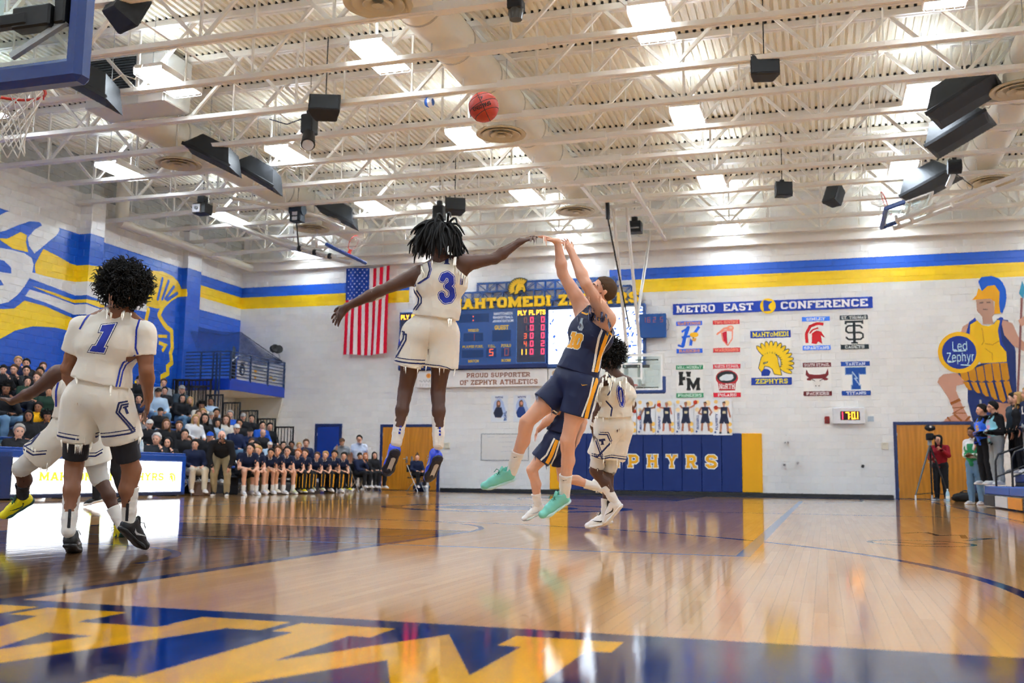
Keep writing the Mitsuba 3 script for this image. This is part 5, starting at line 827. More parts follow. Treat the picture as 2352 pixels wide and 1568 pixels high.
def bag(label, x, y, sx, sy, sz, c):
    m = trimesh.creation.icosphere(3, 1); v = m.vertices; v = v * (1 + .12 * (meshkit.fbm(v * 2.2 + x, 3) - .5)[:, None] * 2) * [sx, sy, sz]; v[:, 2] = np.maximum(v[:, 2] + sz * .75, 0); m.vertices = v + [x, y, 0]
    k = thing('duffel_bag', label, 'bag'); part(k, 'body', m, col(c, .8), True); part(k, 'strap', tube([(x - sx * .7, y, sz * 1.2), (x - sx * .3, y - sy * .3, sz * 2.0), (x + sx * .4, y - sy * .3, sz * 1.95), (x + sx * .7, y, sz * 1.1)], .018, 6), col('#0c0c0e', .7))
bag('black bag lying on the floor between the tripod and the right bleachers', 3.55, 28.6, .42, .2, .14, '#0c0d0f'); bag('navy bag on the floor under the jumping players feet by the wooden doors', -12.3, 30.2, .28, .2, .17, '#101a36')
# ---------------------------------------------------------------- people: smooth surfaces round a skeleton of joints
class Field:
    """a smooth union of tapered, possibly flattened capsules, meshed by surface nets"""
    def __init__(s): s.p = []; s.cuts = []
    def cap(s, a, b, ra, rb=None, k=.02, flat=None): s.p.append((np.asarray(a, float), np.asarray(b, float), ra, ra if rb is None else rb, k, flat)); return s
    def ell(s, c, ax, r, k=.02): s.p.append((np.asarray(c, float), ax, r, None, k, 'ell')); return s
    @staticmethod
    def dist(P, q):
        a, b, ra, rb, k, flat = q
        if isinstance(flat, str):
            d = P - a; n2 = sum(((d @ b[i]) / ra[i]) ** 2 for i in range(3)); n = np.sqrt(n2) + 1e-9
            return (n - 1) * min(ra) * 1.0 if min(ra) > .6 * max(ra) else (n - 1) * n / (np.sqrt(sum(((d @ b[i]) / ra[i] ** 2) ** 2 for i in range(3))) + 1e-9)
        ab = b - a; d = P - a
        if flat is not None:
            f, s_ = flat; d = d + (d @ f)[..., None] * f * (1 / s_ - 1); ab = ab + f * (ab @ f) * (1 / s_ - 1)
        t = np.clip((d @ ab) / max(ab @ ab, 1e-9), 0, 1); w = d - t[..., None] * ab
        return np.sqrt((w * w).sum(-1)) - (ra + t * (rb - ra))
    def box(s):
        lo, hi = np.full(3, 1e9), np.full(3, -1e9)
        for a, b, ra, rb, k, fl in s.p:
            if isinstance(fl, str): r = max(ra); pts = [a]
            else: r = max(ra, rb); pts = [a, b]
            for q in pts: lo = np.minimum(lo, q - r); hi = np.maximum(hi, q + r)
        return lo, hi
    def grid(s, h):
        lo, hi = s.box(); lo = lo - 3 * h; n = np.ceil((hi + 3 * h - lo) / h).astype(int) + 1
        s.lo, s.h, s.n = lo, h, n; F = np.full(n, .3, np.float32); ax = [lo[i] + h * np.arange(n[i]) for i in range(3)]
        for q in s.p:
            a, b, ra, rb, k, fl = q
            if isinstance(fl, str): r = max(ra); l_, h_ = a - r, a + r
            else: r = max(ra, rb); l_, h_ = np.minimum(a, b) - r, np.maximum(a, b) + r
            m = k + 2.5 * h; i0 = np.maximum(((l_ - m - lo) / h).astype(int), 0); i1 = np.minimum(((h_ + m - lo) / h).astype(int) + 2, n)
            sl = tuple(slice(x, y) for x, y in zip(i0, i1)); P = np.stack(np.meshgrid(*[ax[i][sl[i]] for i in range(3)], indexing='ij'), -1)
            d = s.dist(P, q).astype(np.float32); G = F[sl]; hh = np.clip(.5 + .5 * (G - d) / k, 0, 1)
            F[sl] = G * (1 - hh) + d * hh - k * hh * (1 - hh)
        s.F = F; return s
    def pts(s): return np.stack(np.meshgrid(*[s.lo[i] + s.h * np.arange(s.n[i]) for i in range(3)], indexing='ij'), -1).astype(np.float32)
    def near(s, q, m=.03):
        """index box of one capsule and the distances in it"""
        a, b, ra, rb, k, fl = q; r = max(ra, rb) + m; i0 = np.maximum(((np.minimum(a, b) - r - s.lo) / s.h).astype(int), 0); i1 = np.minimum(((np.maximum(a, b) + r - s.lo) / s.h).astype(int) + 2, s.n)
        sl = tuple(slice(x, max(x, y)) for x, y in zip(i0, i1)); P = np.stack(np.meshgrid(*[(s.lo[i] + s.h * np.arange(s.n[i]))[sl[i]] for i in range(3)], indexing='ij'), -1)
        return sl, (s.dist(P, q) if P.size else np.zeros(P.shape[:3])).astype(np.float32)
    def carve(s, a, b, ra, rb=None):
        sl, d = s.near((np.asarray(a, float), np.asarray(b, float), ra, ra if rb is None else rb, 0, None)); s.F[sl] = np.maximum(s.F[sl], -d); return s
    def cut(s, o, n):
        """keeps the side that n points away from"""
        n = unit(n); g = [s.lo[i] + s.h * np.arange(s.n[i]) - o[i] for i in range(3)]
        d = (g[0] * n[0])[:, None, None] + (g[1] * n[1])[None, :, None] + (g[2] * n[2])[None, None, :]; s.F = np.maximum(s.F, d.astype(np.float32)); return s
    def mesh(s, smooth=3):
        F, lo, h = s.F, s.lo, s.h; S = F < 0
        cnt = np.zeros(tuple(np.array(F.shape) - 1), np.int8)
        for i, j, k in np.ndindex(2, 2, 2): cnt += S[i:F.shape[0]-1+i, j:F.shape[1]-1+j, k:F.shape[2]-1+k]
        idx = np.argwhere((cnt > 0) & (cnt < 8)); vid = np.full(cnt.shape, -1, np.int32); vid[tuple(idx.T)] = np.arange(len(idx))
        co = {c: F[idx[:, 0] + c[0], idx[:, 1] + c[1], idx[:, 2] + c[2]] for c in np.ndindex(2, 2, 2)}; acc = np.zeros((len(idx), 3)); num = np.zeros(len(idx))
        for c in co:
            for ax in range(3):
                if c[ax] == 0:
                    e = tuple(1 if i == ax else c[i] for i in range(3)); a, b = co[c], co[e]; m = (a < 0) != (b < 0); t = np.where(m, a / np.where(m, a - b, 1), 0)
                    p = np.array(c, float)[None] + np.eye(3)[ax] * t[:, None]; acc += p * m[:, None]; num += m
        v = lo + h * (idx + acc / np.maximum(num, 1)[:, None]); fs = []
        for ax in range(3):
            u, w = (ax + 1) % 3, (ax + 2) % 3; A = [slice(1, -1)] * 3; A[ax] = slice(0, -1); B = list(A); B[ax] = slice(1, None)
            e = np.argwhere(S[tuple(A)] != S[tuple(B)]); off = np.ones(3, int); off[ax] = 0; e = e + off
            def cell(du, dw): q = e.copy(); q[:, u] -= du; q[:, w] -= dw; return vid[tuple(q.T)]
            if len(e):
                q = np.stack([cell(1, 1), cell(0, 1), cell(0, 0), cell(1, 0)], 1); ins = S[tuple(e.T)]; q = np.where(ins[:, None], q, q[:, ::-1]); fs.append(q[(q >= 0).all(1)])
        q = np.vstack(fs); m = trimesh.Trimesh(v, np.vstack([q[:, [0, 1, 2]], q[:, [0, 2, 3]]]), process=False)
        if smooth: trimesh.smoothing.filter_taubin(m, lamb=.5, nu=.51, iterations=smooth)
        return m
def ruffle(m, amp, freq, seed=0, stretch=(1, 1, 1), along=None, dirs=None):
    """creases of cloth: the surface pushed in and out along its normals"""
    v = np.array(m.vertices); n = np.array(m.vertex_normals) if dirs is None else dirs; f = meshkit.fbm(v * np.array(stretch) * freq + 31.7 * seed, 3, seed) - .5
    r = 1 - np.abs(meshkit.fbm(v * np.array(stretch) * freq * .7 + 11.3 * seed + 5, 2, seed + 9) - .5) * 4
    if along is not None:
        n = n - along * (n @ along)[:, None] * .95; g = 1 - np.abs(meshkit.noise(v * np.array(stretch) * freq * 2.6 + 3.1 * seed, seed + 4) - .5) * 4; r = r + .35 * g
    m.vertices = v + n * (amp * (1.3 * f + .5 * r))[:, None]; return m
def onto(mesh, shape, o, u, v, lift=.0025, size=.012, reach=.5):
    """a flat print laid on a surface: the shape, drawn round o with axes u (right) and v (up) as seen by the one who looks at it, cast along the line of sight"""
    u = unit(u); v = unit(np.asarray(v, float) - u * (np.asarray(v, float) @ u)); w = np.cross(u, v); ms = []
    for g in geoms(shape):
        p, f = trimesh.creation.triangulate_polygon(g, engine='earcut'); p = np.c_[p, np.zeros(len(p))]; p, f = trimesh.remesh.subdivide_to_size(p, f, size, max_iter=14)[:2]; ms.append(trimesh.Trimesh(p, f, process=False))
    m = cat(ms); q = np.array(m.vertices); src = np.asarray(o) + q[:, :1] * u + q[:, 1:2] * v + w * reach
    loc, ray, tri = mesh.ray.intersects_location(src, np.repeat(-w[None], len(src), 0), multiple_hits=True); best = np.full(len(src), -1e9); hit = np.zeros((len(src), 3)); nn = np.zeros((len(src), 3))
    for l, r, t in zip(loc, ray, tri):
        s = l @ w
        if s > best[r]: best[r] = s; hit[r] = l; nn[r] = mesh.face_normals[t]
    ok = best > -1e8; keep = ok[m.faces].all(1); V = hit + (w * .6 + nn * .4) * lift
    f = m.faces[keep]; e = np.linalg.norm(V[f] - V[np.roll(f, 1, 1)], axis=2).max(1); f = f[e < size * 5]
    if len(f) == 0: return None
    t = trimesh.Trimesh(V, f, process=False); t.remove_unreferenced_vertices(); return t
def cam_axes(p):
    d = unit(np.asarray(p) - CAM); r = unit(np.cross(d, [0, 0, 1])); return r, np.cross(r, d)
def head_prims(F, c, f, u, s=1.0, k=.012, nk=None, ears=True):
    f = unit(f); u = unit(u - f * (u @ f)); l = np.cross(f, u)
    F.ell(c + u * .035 * s - f * .012 * s, (f, l, u), (.098 * s, .077 * s, .092 * s), k)
    F.cap(c - u * .01 * s + f * .03 * s, c - u * .06 * s + f * .052 * s, .062 * s, .036 * s, .03 * s, (l, .92))
    F.cap(c - u * .078 * s + f * .068 * s - l * .012 * s, c - u * .078 * s + f * .068 * s + l * .012 * s, .018 * s, None, .02 * s)          # chin
    for q in (-1, 1):
        F.cap(c - u * .02 * s + f * .062 * s + l * q * .04 * s, c - u * .05 * s + f * .05 * s + l * q * .035 * s, .026 * s, .024 * s, .025 * s)   # cheek
        F.cap(c + u * .032 * s + f * .086 * s + l * q * .014 * s, c + u * .03 * s + f * .072 * s + l * q * .05 * s, .011 * s, .012 * s, .015 * s)  # brow
        if ears: F.cap(c + u * .018 * s - f * .008 * s + l * q * .08 * s, c - u * .022 * s + f * .002 * s + l * q * .076 * s, .019 * s, .013 * s, .008 * s, (l, .5))
    F.cap(c + u * .018 * s + f * .088 * s, c - u * .02 * s + f * .112 * s, .009 * s, .013 * s, .012 * s)                                       # nose
    F.cap(c - u * .026 * s + f * .1 * s - l * .014 * s, c - u * .026 * s + f * .1 * s + l * .014 * s, .009 * s, None, .008 * s)
    F.cap(c - u * .048 * s + f * .09 * s - l * .018 * s, c - u * .048 * s + f * .09 * s + l * .018 * s, .008 * s, None, .006 * s)               # lips
    F.cap(c - u * .059 * s + f * .088 * s - l * .015 * s, c - u * .059 * s + f * .088 * s + l * .015 * s, .009 * s, None, .006 * s)
    return f, l, u
def hand_prims(F, w, tip, n, side, curl=.35, spread=1.0, s=1.0, k=.008):
    """w wrist, tip where the middle finger ends, n the way the palm faces, side +1 when the thumb is on d x n"""
    d = unit(np.asarray(tip) - w); n = unit(n - d * (n @ d)); t = np.cross(d, n) * side; s = s * min(1.15, max(.8, np.linalg.norm(np.asarray(tip) - w) / .19))
    for o in (-.028, -.009, .010, .028): F.cap(w + t * o * .6 * s, w + d * .088 * s + t * o * s, .0165 * s, .0135 * s, .014, (n, .85))
    for o, L, sp in ((-.032, .062, -.16), (-.011, .078, -.04), (.011, .084, .06), (.032, .074, .18)):
        p = w + d * .088 * s + t * o * s; a = 0.0; dd = unit(d + t * sp * spread)
        for j, q in enumerate((.44, .32, .26)):
            a += curl * (.6 if j == 0 else 1.0); e = dd * math.cos(a) + n * math.sin(a); p2 = p + e * L * q * s; F.cap(p, p2, (.0098 - .001 * j) * s, (.0088 - .001 * j) * s, k); p = p2
    p = w + d * .028 * s + t * .026 * s
    for j, (q, v) in enumerate(((.045, .75), (.034, .5), (.028, .35))):
        e = unit(d * (1 - v * .35) + t * v + n * (.25 + .25 * j * curl)); p2 = p + e * q * s; F.cap(p, p2, (.0155 - .0025 * j) * s, (.0135 - .0025 * j) * s, .012); p = p2
def limb_prims(F, J, S=1.0, arms=True, legs=True, palm=None, curl=.35):
    lat = unit(J['s1'] - J['s0']); up = unit(J['nk'] - J['pl']); fwd = unit(np.cross(up, lat)) ; J['lat'], J['up'], J['fwd'] = lat, up, fwd
    F.cap(J['nk'] - up * .02, J['hd'] - J['hu'] * .04 - J['hf'] * .02, .06 * S, .056 * S, .03)
    for i, q in ((0, -1), (1, 1)):
        s, e, w, t = J['s%d' % i], J['e%d' % i], J['w%d' % i], J['t%d' % i]
        F.cap(J['nk'] - up * .015 + lat * q * .03, s, .05 * S, .06 * S, .04)                        # trapezius
        F.cap(J['ch'] + lat * q * .07 * S, s - up * .03 * S, .1 * S, .06 * S, .06, (fwd, .9))        # chest to shoulder
        F.cap(s, s + (e - s) * .35, .066 * S, .056 * S, .03); F.cap(s, e, .056 * S, .043 * S, .03); F.cap(s + (e - s) * .35, s + (e - s) * .7, .05 * S, .046 * S, .02)
        F.cap(e, e + (w - e) * .3, .043 * S, .047 * S, .02); F.cap(e + (w - e) * .3, w, .046 * S, .028 * S, .02); F.cap(w, w + unit(t - w) * .02, .027 * S, .026 * S, .015, None)
        pn = palm[i] if palm is not None else np.cross(unit(t - w), lat) * (1 if q else 1)
        hand_prims(F, w, t, np.asarray(pn, float), J.get('thumb%d' % i, 1), J.get('curl%d' % i, curl), J.get('spread%d' % i, 1.0), S)
    F.cap(J['ch'] - lat * .07 * S, J['ch'] + lat * .07 * S, .118 * S, None, .06, (fwd, .92)); F.cap(J['ch'], J['wa'], .12 * S, .105 * S, .06); F.cap(J['wa'] - lat * .05 * S, J['wa'] + lat * .05 * S, .1 * S, None, .06, (fwd, .9)); F.cap(J['wa'], J['pl'], .11 * S, .12 * S, .06)
    F.cap(J['pl'] - lat * .06 * S, J['pl'] + lat * .06 * S, .115 * S, None, .06)
    if legs:
        for i in (0, 1):
            h, k, a = J['h%d' % i], J['k%d' % i], J['a%d' % i]; sh = unit(a - k); th = unit(k - h); back = unit((th * -1) - sh * (-(th @ sh)) + fwd * -.15) if np.linalg.norm(np.cross(th, sh)) > .15 else -fwd
            if back @ J.get('ff%d' % i, fwd) > 0: back = -back
            F.cap(h, h + (k - h) * .5, .098 * S, .083 * S, .05); F.cap(h + (k - h) * .4, k, .083 * S, .057 * S, .03); F.cap(k, k + (a - k) * .15, .056 * S, .053 * S, .02); F.cap(k - back * .022 * S, k + sh * .05 - back * .02 * S, .038 * S, .032 * S, .025)
            F.cap(k + sh * .06 + back * .016 * S, k + (a - k) * .4 + back * .026 * S, .046 * S, .05 * S, .03); F.cap(k + (a - k) * .4 + back * .02 * S, a, .048 * S, .035 * S, .03); F.cap(k + (a - k) * .12, a, .044 * S, .034 * S, .02)
    return F
# ---- shoes, made once in their own frame: heel at x = 0, toe at x = .31, sole at z = 0
def make_shoe(g=.0068):
    up = Field(); Z = (0, 0, 1)
    up.cap((.05, 0, .055), (.2, 0, .048), .042, .038, .03); up.cap((.2, 0, .045), (.275, .004, .036), .04, .028, .03); up.cap((.045, 0, .06), (.06, 0, .105), .036, .037, .03); up.cap((.06, 0, .1), (.15, 0, .075), .034, .034, .03); up.cap((.26, .012, .034), (.27, -.015, .034), .028, None, .02)
    up.grid(g); up.carve((.062, 0, .1), (.058, 0, .2), .031, .04); up.cut(np.array([0, 0, .018]), np.array([0, 0, -1.0])); um = up.mesh(4)
    so = Field(); so.cap((.045, 0, .02), (.12, 0, .016), .045, .036, .03, (np.array([0, 0, 1.0]), .45)); so.cap((.12, 0, .015), (.22, .002, .017), .037, .047, .03, (np.array([0, 0, 1.0]), .42)); so.cap((.22, .002, .018), (.272, .0, .024), .045, .034, .03, (np.array([0, 0, 1.0]), .42)); so.grid(g); sm = so.mesh(4)
    to = Field(); to.cap((.15, 0, .092), (.098, 0, .14), .018, .022, .02, (np.array([0.8, 0, .6]), .4)); to.grid(.005); tm = to.mesh(2)
    la = [tube([(x, -.026, z - .012), (x + .006, 0, z + .006), (x, .026, z - .012)], .0035, 5) for x, z in ((.2, .083), (.182, .091), (.164, .1), (.146, .108), (.128, .116))]
    la += [tube([(.12, 0, .125), (.13, .03, .14), (.15, .035, .118), (.12, .01, .122)], .003, 5), tube([(.12, 0, .125), (.135, -.03, .135), (.16, -.04, .11)], .003, 5)]
    tab = tube([(.012, 0, .1), (.002, 0, .125), (.01, 0, .145), (.022, 0, .13)], .006, 6)
    sw = lambda sgn: onto(um, sa.scale(poly((-.06, .012), (-.045, -.01), (-.02, -.016), (.07, .022), (-.02, -.001), (-.042, .001)), -1 if sgn > 0 else 1, 1, origin=(0, 0)), (.14, 0, .055), (-sgn, 0, 0), (0, 0, 1), .002, .008)
    tread = cat([box(.04 + .022 * i, .05 + .022 * i, -.03, .03, -.001, .004) for i in range(10)])
    oval = flat(sg.LineString([(.09, 0), (.21, 0)]).buffer(.018), .0015); oval.apply_translation((0, 0, -.0035))
    return dict(upper=um, sole=sm, tongue=tm, laces=cat(la), heel_tab=tab, swoosh=cat([sw(1), sw(-1)]), tread=tread, oval=oval)
SHOE = make_shoe()
def shoe_frame(a, f, k, s=1.0, roll=0.0):
    e1 = unit(f - a); lat = unit(np.cross(k - a, f - a)); l1 = unit(np.array([.245, 0, -.075])); l3 = np.cross(l1, [0, 1, 0]); L = np.array([l1, [0, 1, 0], l3]).T
    c, sn = math.cos(roll), math.sin(roll); E3 = np.cross(e1, lat); lat2 = lat * c + E3 * sn; W = np.array([e1, lat2, np.cross(e1, lat2)]).T; R = W @ L.T * s
    M = np.eye(4); M[:3, :3] = R; M[:3, 3] = f - R @ np.array([.305, 0, .02]); return M
def put_shoes(k, J, upper, sole, tongue=None, lace=None, swoosh=None, tab=None, s=1.0, oval=None, roll=(0, 0), label=None):
    for i in (0, 1):
        M = shoe_frame(J['a%d' % i], J['f%d' % i], J['k%d' % i], s, roll[i]); T_ = T(M.tolist()); sk = key(k + '__shoe')
        scene[sk] = mikit.ply(SHOE['upper'], upper, True, to_world=T_)
        if label: labels[sk] = {'label': label}
        for n, c in (('sole', sole), ('tongue', tongue), ('laces', lace), ('swoosh', swoosh), ('heel_tab', tab), ('oval', oval)):
            if c: scene[key(sk + '__' + n)] = mikit.ply(SHOE[n], c, True, to_world=T_)
        if oval: scene[key(sk + '__tread')] = mikit.ply(SHOE['tread'], sole, False, to_world=T_)
def sock(J, i, h=.16, r=.047):
    a, k = J['a%d' % i], J['k%d' % i]; d = unit(k - a); F = Field(); F.cap(a - d * .03, a + d * .05, .043, .044, .02); F.cap(a + d * .05, a + d * h, .044, r + .004, .02); F.grid(.005); F.cut(a + d * h, d); return ruffle(F.mesh(2), .003, 30, 3 + i, (.5, .5, 2))
def arrays(d): return {k: np.asarray(v, float) for k, v in d.items()}
def skin(c): return col(c, .48, .45)
def jersey_mesh(J, S, h, hem=.06, amp=.008, seed=1, tee=0.0, loose=.018):
    lat, up, fwd = J['lat'], J['up'], J['fwd']; F = Field(); L = loose
    F.cap(J['ch'] - lat * .075 * S, J['ch'] + lat * .075 * S, (.12 + L) * S, None, .05, (fwd, .95)); F.cap(J['ch'] + up * .02, J['wa'], (.125 + L) * S, (.112 + L) * S, .06); F.cap(J['wa'] - lat * .06 * S, J['wa'] + lat * .06 * S, (.105 + L) * S, None, .06, (fwd, .95)); F.cap(J['wa'], J['pl'], (.118 + L) * S, (.13 + L) * S, .06); F.cap(J['pl'] - lat * .06, J['pl'] + lat * .06, (.12 + L) * S, None, .06)
    for i, q in ((0, -1), (1, 1)):
        s = J['s%d' % i]; F.cap(J['nk'] - up * .03 + lat * q * .05, J['nk'] * .35 + s * .65 - up * .005, .05 * S, .05 * S, .04); F.cap(J['ch'] + lat * q * .07 * S, J['nk'] * .4 + s * .6 - up * .05, (.105 + L) * S, .065 * S, .05, (fwd, .95))
        if tee:
            e = J['e%d' % i]; F.cap(s, s + (e - s) * tee, .076 * S, .07 * S, .03)
    F.grid(h)
    for i in (0, 1):
        s, e = J['s%d' % i], J['e%d' % i]
        if tee: F.carve(s + (e - s) * (tee - .12), e, .056 * S, .062 * S); d = unit(e - s); sl, dd = F.near((s + (e - s) * tee, e + d * .2, .12, .12, 0, None)); 
        if tee:
            P = F.pts()[sl]; g = (P - (s + (e - s) * tee)) @ d; F.F[sl] = np.where(dd < 0, np.maximum(F.F[sl], g), F.F[sl])
        else: F.carve(s - (s - J['ch']) * .1 - up * .01, e, (.084 + .016 * max(0, unit(e - s) @ up)) * S, .08 * S)
    F.carve(J['nk'] + up * .005 + fwd * .012, J['nk'] + up * .2, .07 * S, .09 * S); F.cut(J['pl'] - up * hem, -up)
    m = F.mesh(3); return ruffle(m, amp, 7, seed, (1, 1, .6), up)
def shorts_mesh(J, S, h, length=.86, flare=.145, amp=.010, seed=2, top=.11):
    lat, up, fwd = J['lat'], J['up'], J['fwd']; F = Field()
    F.cap(J['pl'] - lat * .06 * S, J['pl'] + lat * .06 * S, .142 * S, None, .05); F.cap(J['pl'], J['pl'] + up * top, .138 * S, .122 * S, .05)
    for i in (0, 1):
        hh, k = J['h%d' % i], J['k%d' % i]; F.cap(hh, hh + (k - hh) * (length + .1), .122 * S, flare * S, .035)
    F.grid(h)
    for i in (0, 1):
        hh, k = J['h%d' % i], J['k%d' % i]; e = hh + (k - hh) * length; d = unit(k - hh); sl, dd = F.near((hh + (k - hh) * max(.35, length - .2), e + d * .3, flare * S + .02, flare * S + .03, 0, None))
        P = F.pts()[sl]; g = (P - e) @ d; F.F[sl] = np.where(dd < .02, np.maximum(F.F[sl], g), F.F[sl]); F.carve(hh + (k - hh) * max(.3, length - .25), e + d * .04, .095 * S, (flare - .02) * S)
    F.cut(J['pl'] + up * (top + .01), up); m = F.mesh(3); v = np.array(m.vertices); best = np.full(len(v), 9.); dr = np.zeros_like(v)
    for i in (0, 1):
        hh, k = J['h%d' % i], J['k%d' % i]; d = unit(k - hh); t = np.maximum((v - hh) @ d, -.05); w = v - hh - t[:, None] * d; n = np.linalg.norm(w, axis=1); q = n < best; best[q] = n[q]; dr[q] = w[q] / (n[q, None] + 1e-6)
    return ruffle(m, amp, 6, seed, (1, 1, .45), up, dr)
def eyes(k, c, f, l, u, s=1.0, iris='#2a1c14', brow='#2a2018'):
    for q in (-1, 1):
        e = c + f * .083 * s + u * .012 * s + l * q * .033 * s; m = trimesh.creation.icosphere(2, .0125 * s); m.apply_translation(e); ek = part(k, 'eye', m, col('#e8e4de', .3), True)
        m = trimesh.creation.icosphere(1, .0075 * s); m.apply_translation(e + f * .0075 * s); part(ek, 'iris', m, col(iris, .3), True)
        part(k, 'eyebrow', tube([e + u * .021 * s + f * .014 * s - l * q * .018 * s, e + u * .026 * s + f * .012 * s, e + u * .02 * s + f * .002 * s + l * q * .02 * s], [.003 * s, .004 * s, .002 * s], 5), col(brow, .8))
# joints of the players and of other single figures (world metres; 0 = own left, 1 = own right)
PJ = {
 'p3': dict(hd=(-2.900,7.365,2.411), nk=(-2.881,7.374,2.237), s0=(-3.053,7.336,2.122), e0=(-3.353,7.263,1.987), w0=(-3.636,7.255,1.869), t0=(-3.793,7.269,1.724), s1=(-2.705,7.431,2.215), e1=(-2.521,7.647,2.287), w1=(-2.348,7.783,2.449), t1=(-2.206,7.861,2.514), ch=(-2.889,7.397,2.055), wa=(-2.925,7.416,1.830), pl=(-2.972,7.422,1.685), h0=(-3.083,7.393,1.645), h1=(-2.874,7.458,1.648), k0=(-3.190,7.443,1.201), k1=(-2.940,7.521,1.194), a0=(-3.215,7.362,0.813), a1=(-2.904,7.460,0.803), f0=(-3.351,7.467,0.518), f1=(-3.040,7.590,0.474)),
 'p10': dict(hd=(-1.699,7.928,2.021), nk=(-1.734,7.959,1.869), s1=(-1.882,8.063,1.928), e1=(-2.026,7.949,2.200), w1=(-2.052,7.885,2.452), t1=(-2.213,7.806,2.513), s0=(-1.631,7.843,1.791), e0=(-1.763,7.671,2.048), w0=(-1.887,7.680,2.321), t0=(-1.966,7.679,2.454), ch=(-1.782,7.947,1.693), wa=(-1.870,7.954,1.446), pl=(-1.915,7.959,1.316), h1=(-2.012,8.027,1.288), h0=(-1.841,7.894,1.259), k1=(-2.306,7.906,0.975), k0=(-1.965,7.905,0.827), a1=(-2.458,8.017,0.598), a0=(-2.024,8.051,0.409), f1=(-2.707,7.943,0.427), f0=(-2.210,7.970,0.198)),
 'p1': dict(hd=(-4.321,5.389,1.692), nk=(-4.324,5.384,1.566), s0=(-4.548,5.331,1.452), e0=(-4.660,5.353,1.191), w0=(-4.804,5.591,1.060), t0=(-4.876,5.715,0.996), s1=(-4.160,5.433,1.426), e1=(-4.144,5.462,1.181), w1=(-4.206,5.581,1.017), t1=(-4.249,5.631,0.867), ch=(-4.384,5.396,1.348), wa=(-4.444,5.408,1.131), pl=(-4.463,5.419,1.008), h0=(-4.566,5.392,0.970), h1=(-4.368,5.453,0.973), k0=(-4.683,5.497,0.561), k1=(-4.338,5.627,0.548), a0=(-4.633,5.428,0.184), a1=(-4.376,5.679,0.242), f0=(-4.796,5.710,-0.004), f1=(-4.381,5.877,0.015)),
 'p5': dict(hd=(-5.726,6.856,1.535), nk=(-5.752,6.763,1.381), s1=(-5.757,6.941,1.306), e1=(-5.719,7.074,1.120), w1=(-5.776,7.136,0.923), t1=(-5.813,7.190,0.833), s0=(-5.868,6.632,1.306), e0=(-6.048,6.576,1.157), w0=(-6.264,6.594,1.083), t0=(-6.436,6.586,1.134), ch=(-5.778,6.785,1.170), wa=(-5.797,6.803,0.994), pl=(-5.821,6.813,0.871), h0=(-5.877,6.739,0.822), h1=(-5.752,6.903,0.829), k0=(-6.205,6.686,0.550), k1=(-5.711,7.006,0.483), a0=(-6.315,6.843,0.312), a1=(-5.523,7.062,0.118), f0=(-6.495,6.812,0.139), f1=(-5.657,7.209,-0.099)),
 'p0': dict(hd=(-2.033,9.821,1.710), nk=(-1.988,9.855,1.564), s0=(-2.055,9.796,1.455), e0=(-2.122,9.843,1.199), w0=(-2.215,9.963,1.041), t0=(-2.219,10.022,0.912), s1=(-1.875,9.956,1.467), e1=(-1.839,10.069,1.265), w1=(-1.957,10.242,1.126), t1=(-2.021,10.289,1.025), ch=(-1.973,9.889,1.353), wa=(-1.991,9.911,1.151), pl=(-1.998,9.925,1.039), h0=(-2.043,9.863,1.001), h1=(-1.946,9.998,1.007), k0=(-2.185,9.949,0.598), k1=(-2.082,10.050,0.556), a0=(-2.000,9.974,0.300), a1=(-2.108,10.067,0.149), f0=(-2.117,10.045,0.055), f1=(-2.323,10.092,0.022)),
 'pn': dict(hd=(-2.660,10.850,1.647), nk=(-2.673,10.864,1.512), s0=(-2.739,10.734,1.396), e0=(-2.853,10.648,1.153), w0=(-3.005,10.773,1.050), t0=(-3.067,10.817,0.980), s1=(-2.653,11.031,1.418), e1=(-2.590,11.151,1.150), w1=(-2.639,11.061,0.931), t1=(-2.665,11.048,0.814), ch=(-2.711,10.883,1.296), wa=(-2.778,10.895,1.055), pl=(-2.809,10.902,0.935), h0=(-2.850,10.832,0.894), h1=(-2.807,10.972,0.899), k0=(-3.083,10.779,0.605), k1=(-2.804,11.047,0.513), a0=(-3.043,10.900,0.199), a1=(-2.442,11.214,0.421), f0=(-3.208,10.850,0.040), f1=(-2.277,11.280,0.316)),
 'ref': dict(hd=(-10.066,12.523,2.006), nk=(-10.095,12.535,1.858), s0=(-10.259,12.499,1.747), e0=(-10.330,12.520,1.438), w0=(-10.250,12.480,1.145), t0=(-10.222,12.485,1.017), s1=(-9.937,12.598,1.751), e1=(-9.896,12.654,1.443), w1=(-9.863,12.599,1.150), t1=(-9.865,12.593,1.034), ch=(-10.102,12.568,1.601), wa=(-10.110,12.606,1.312), pl=(-10.116,12.631,1.119), h0=(-10.204,12.612,1.054), h1=(-10.043,12.662,1.056), k0=(-10.335,12.639,0.571), k1=(-10.103,12.767,0.542), a0=(-10.331,12.647,0.141), a1=(-10.042,12.893,0.155), f0=(-10.484,12.563,0.025), f1=(-10.121,12.781,0.027)),
 'walk': dict(hd=(-1.050,31.813,1.777), nk=(-1.068,31.831,1.606), s0=(-0.988,32.031,1.481), e0=(-0.896,32.154,1.180), w0=(-0.748,32.223,1.011), t0=(-0.687,32.257,0.906), s1=(-1.141,31.669,1.470), e1=(-1.160,31.652,1.169), w1=(-1.144,31.742,0.935), t1=(-1.121,31.763,0.831), ch=(-1.076,31.870,1.305), wa=(-1.070,31.905,1.069), pl=(-1.047,31.926,0.965), h0=(-1.026,32.023,0.927), h1=(-1.071,31.840,0.924), k0=(-1.162,32.002,0.544), k1=(-1.019,31.909,0.546), a0=(-1.414,32.025,0.199), a1=(-1.005,31.973,0.114), f0=(-1.381,32.057,0.042), f1=(-0.893,31.997,0.038)),
}
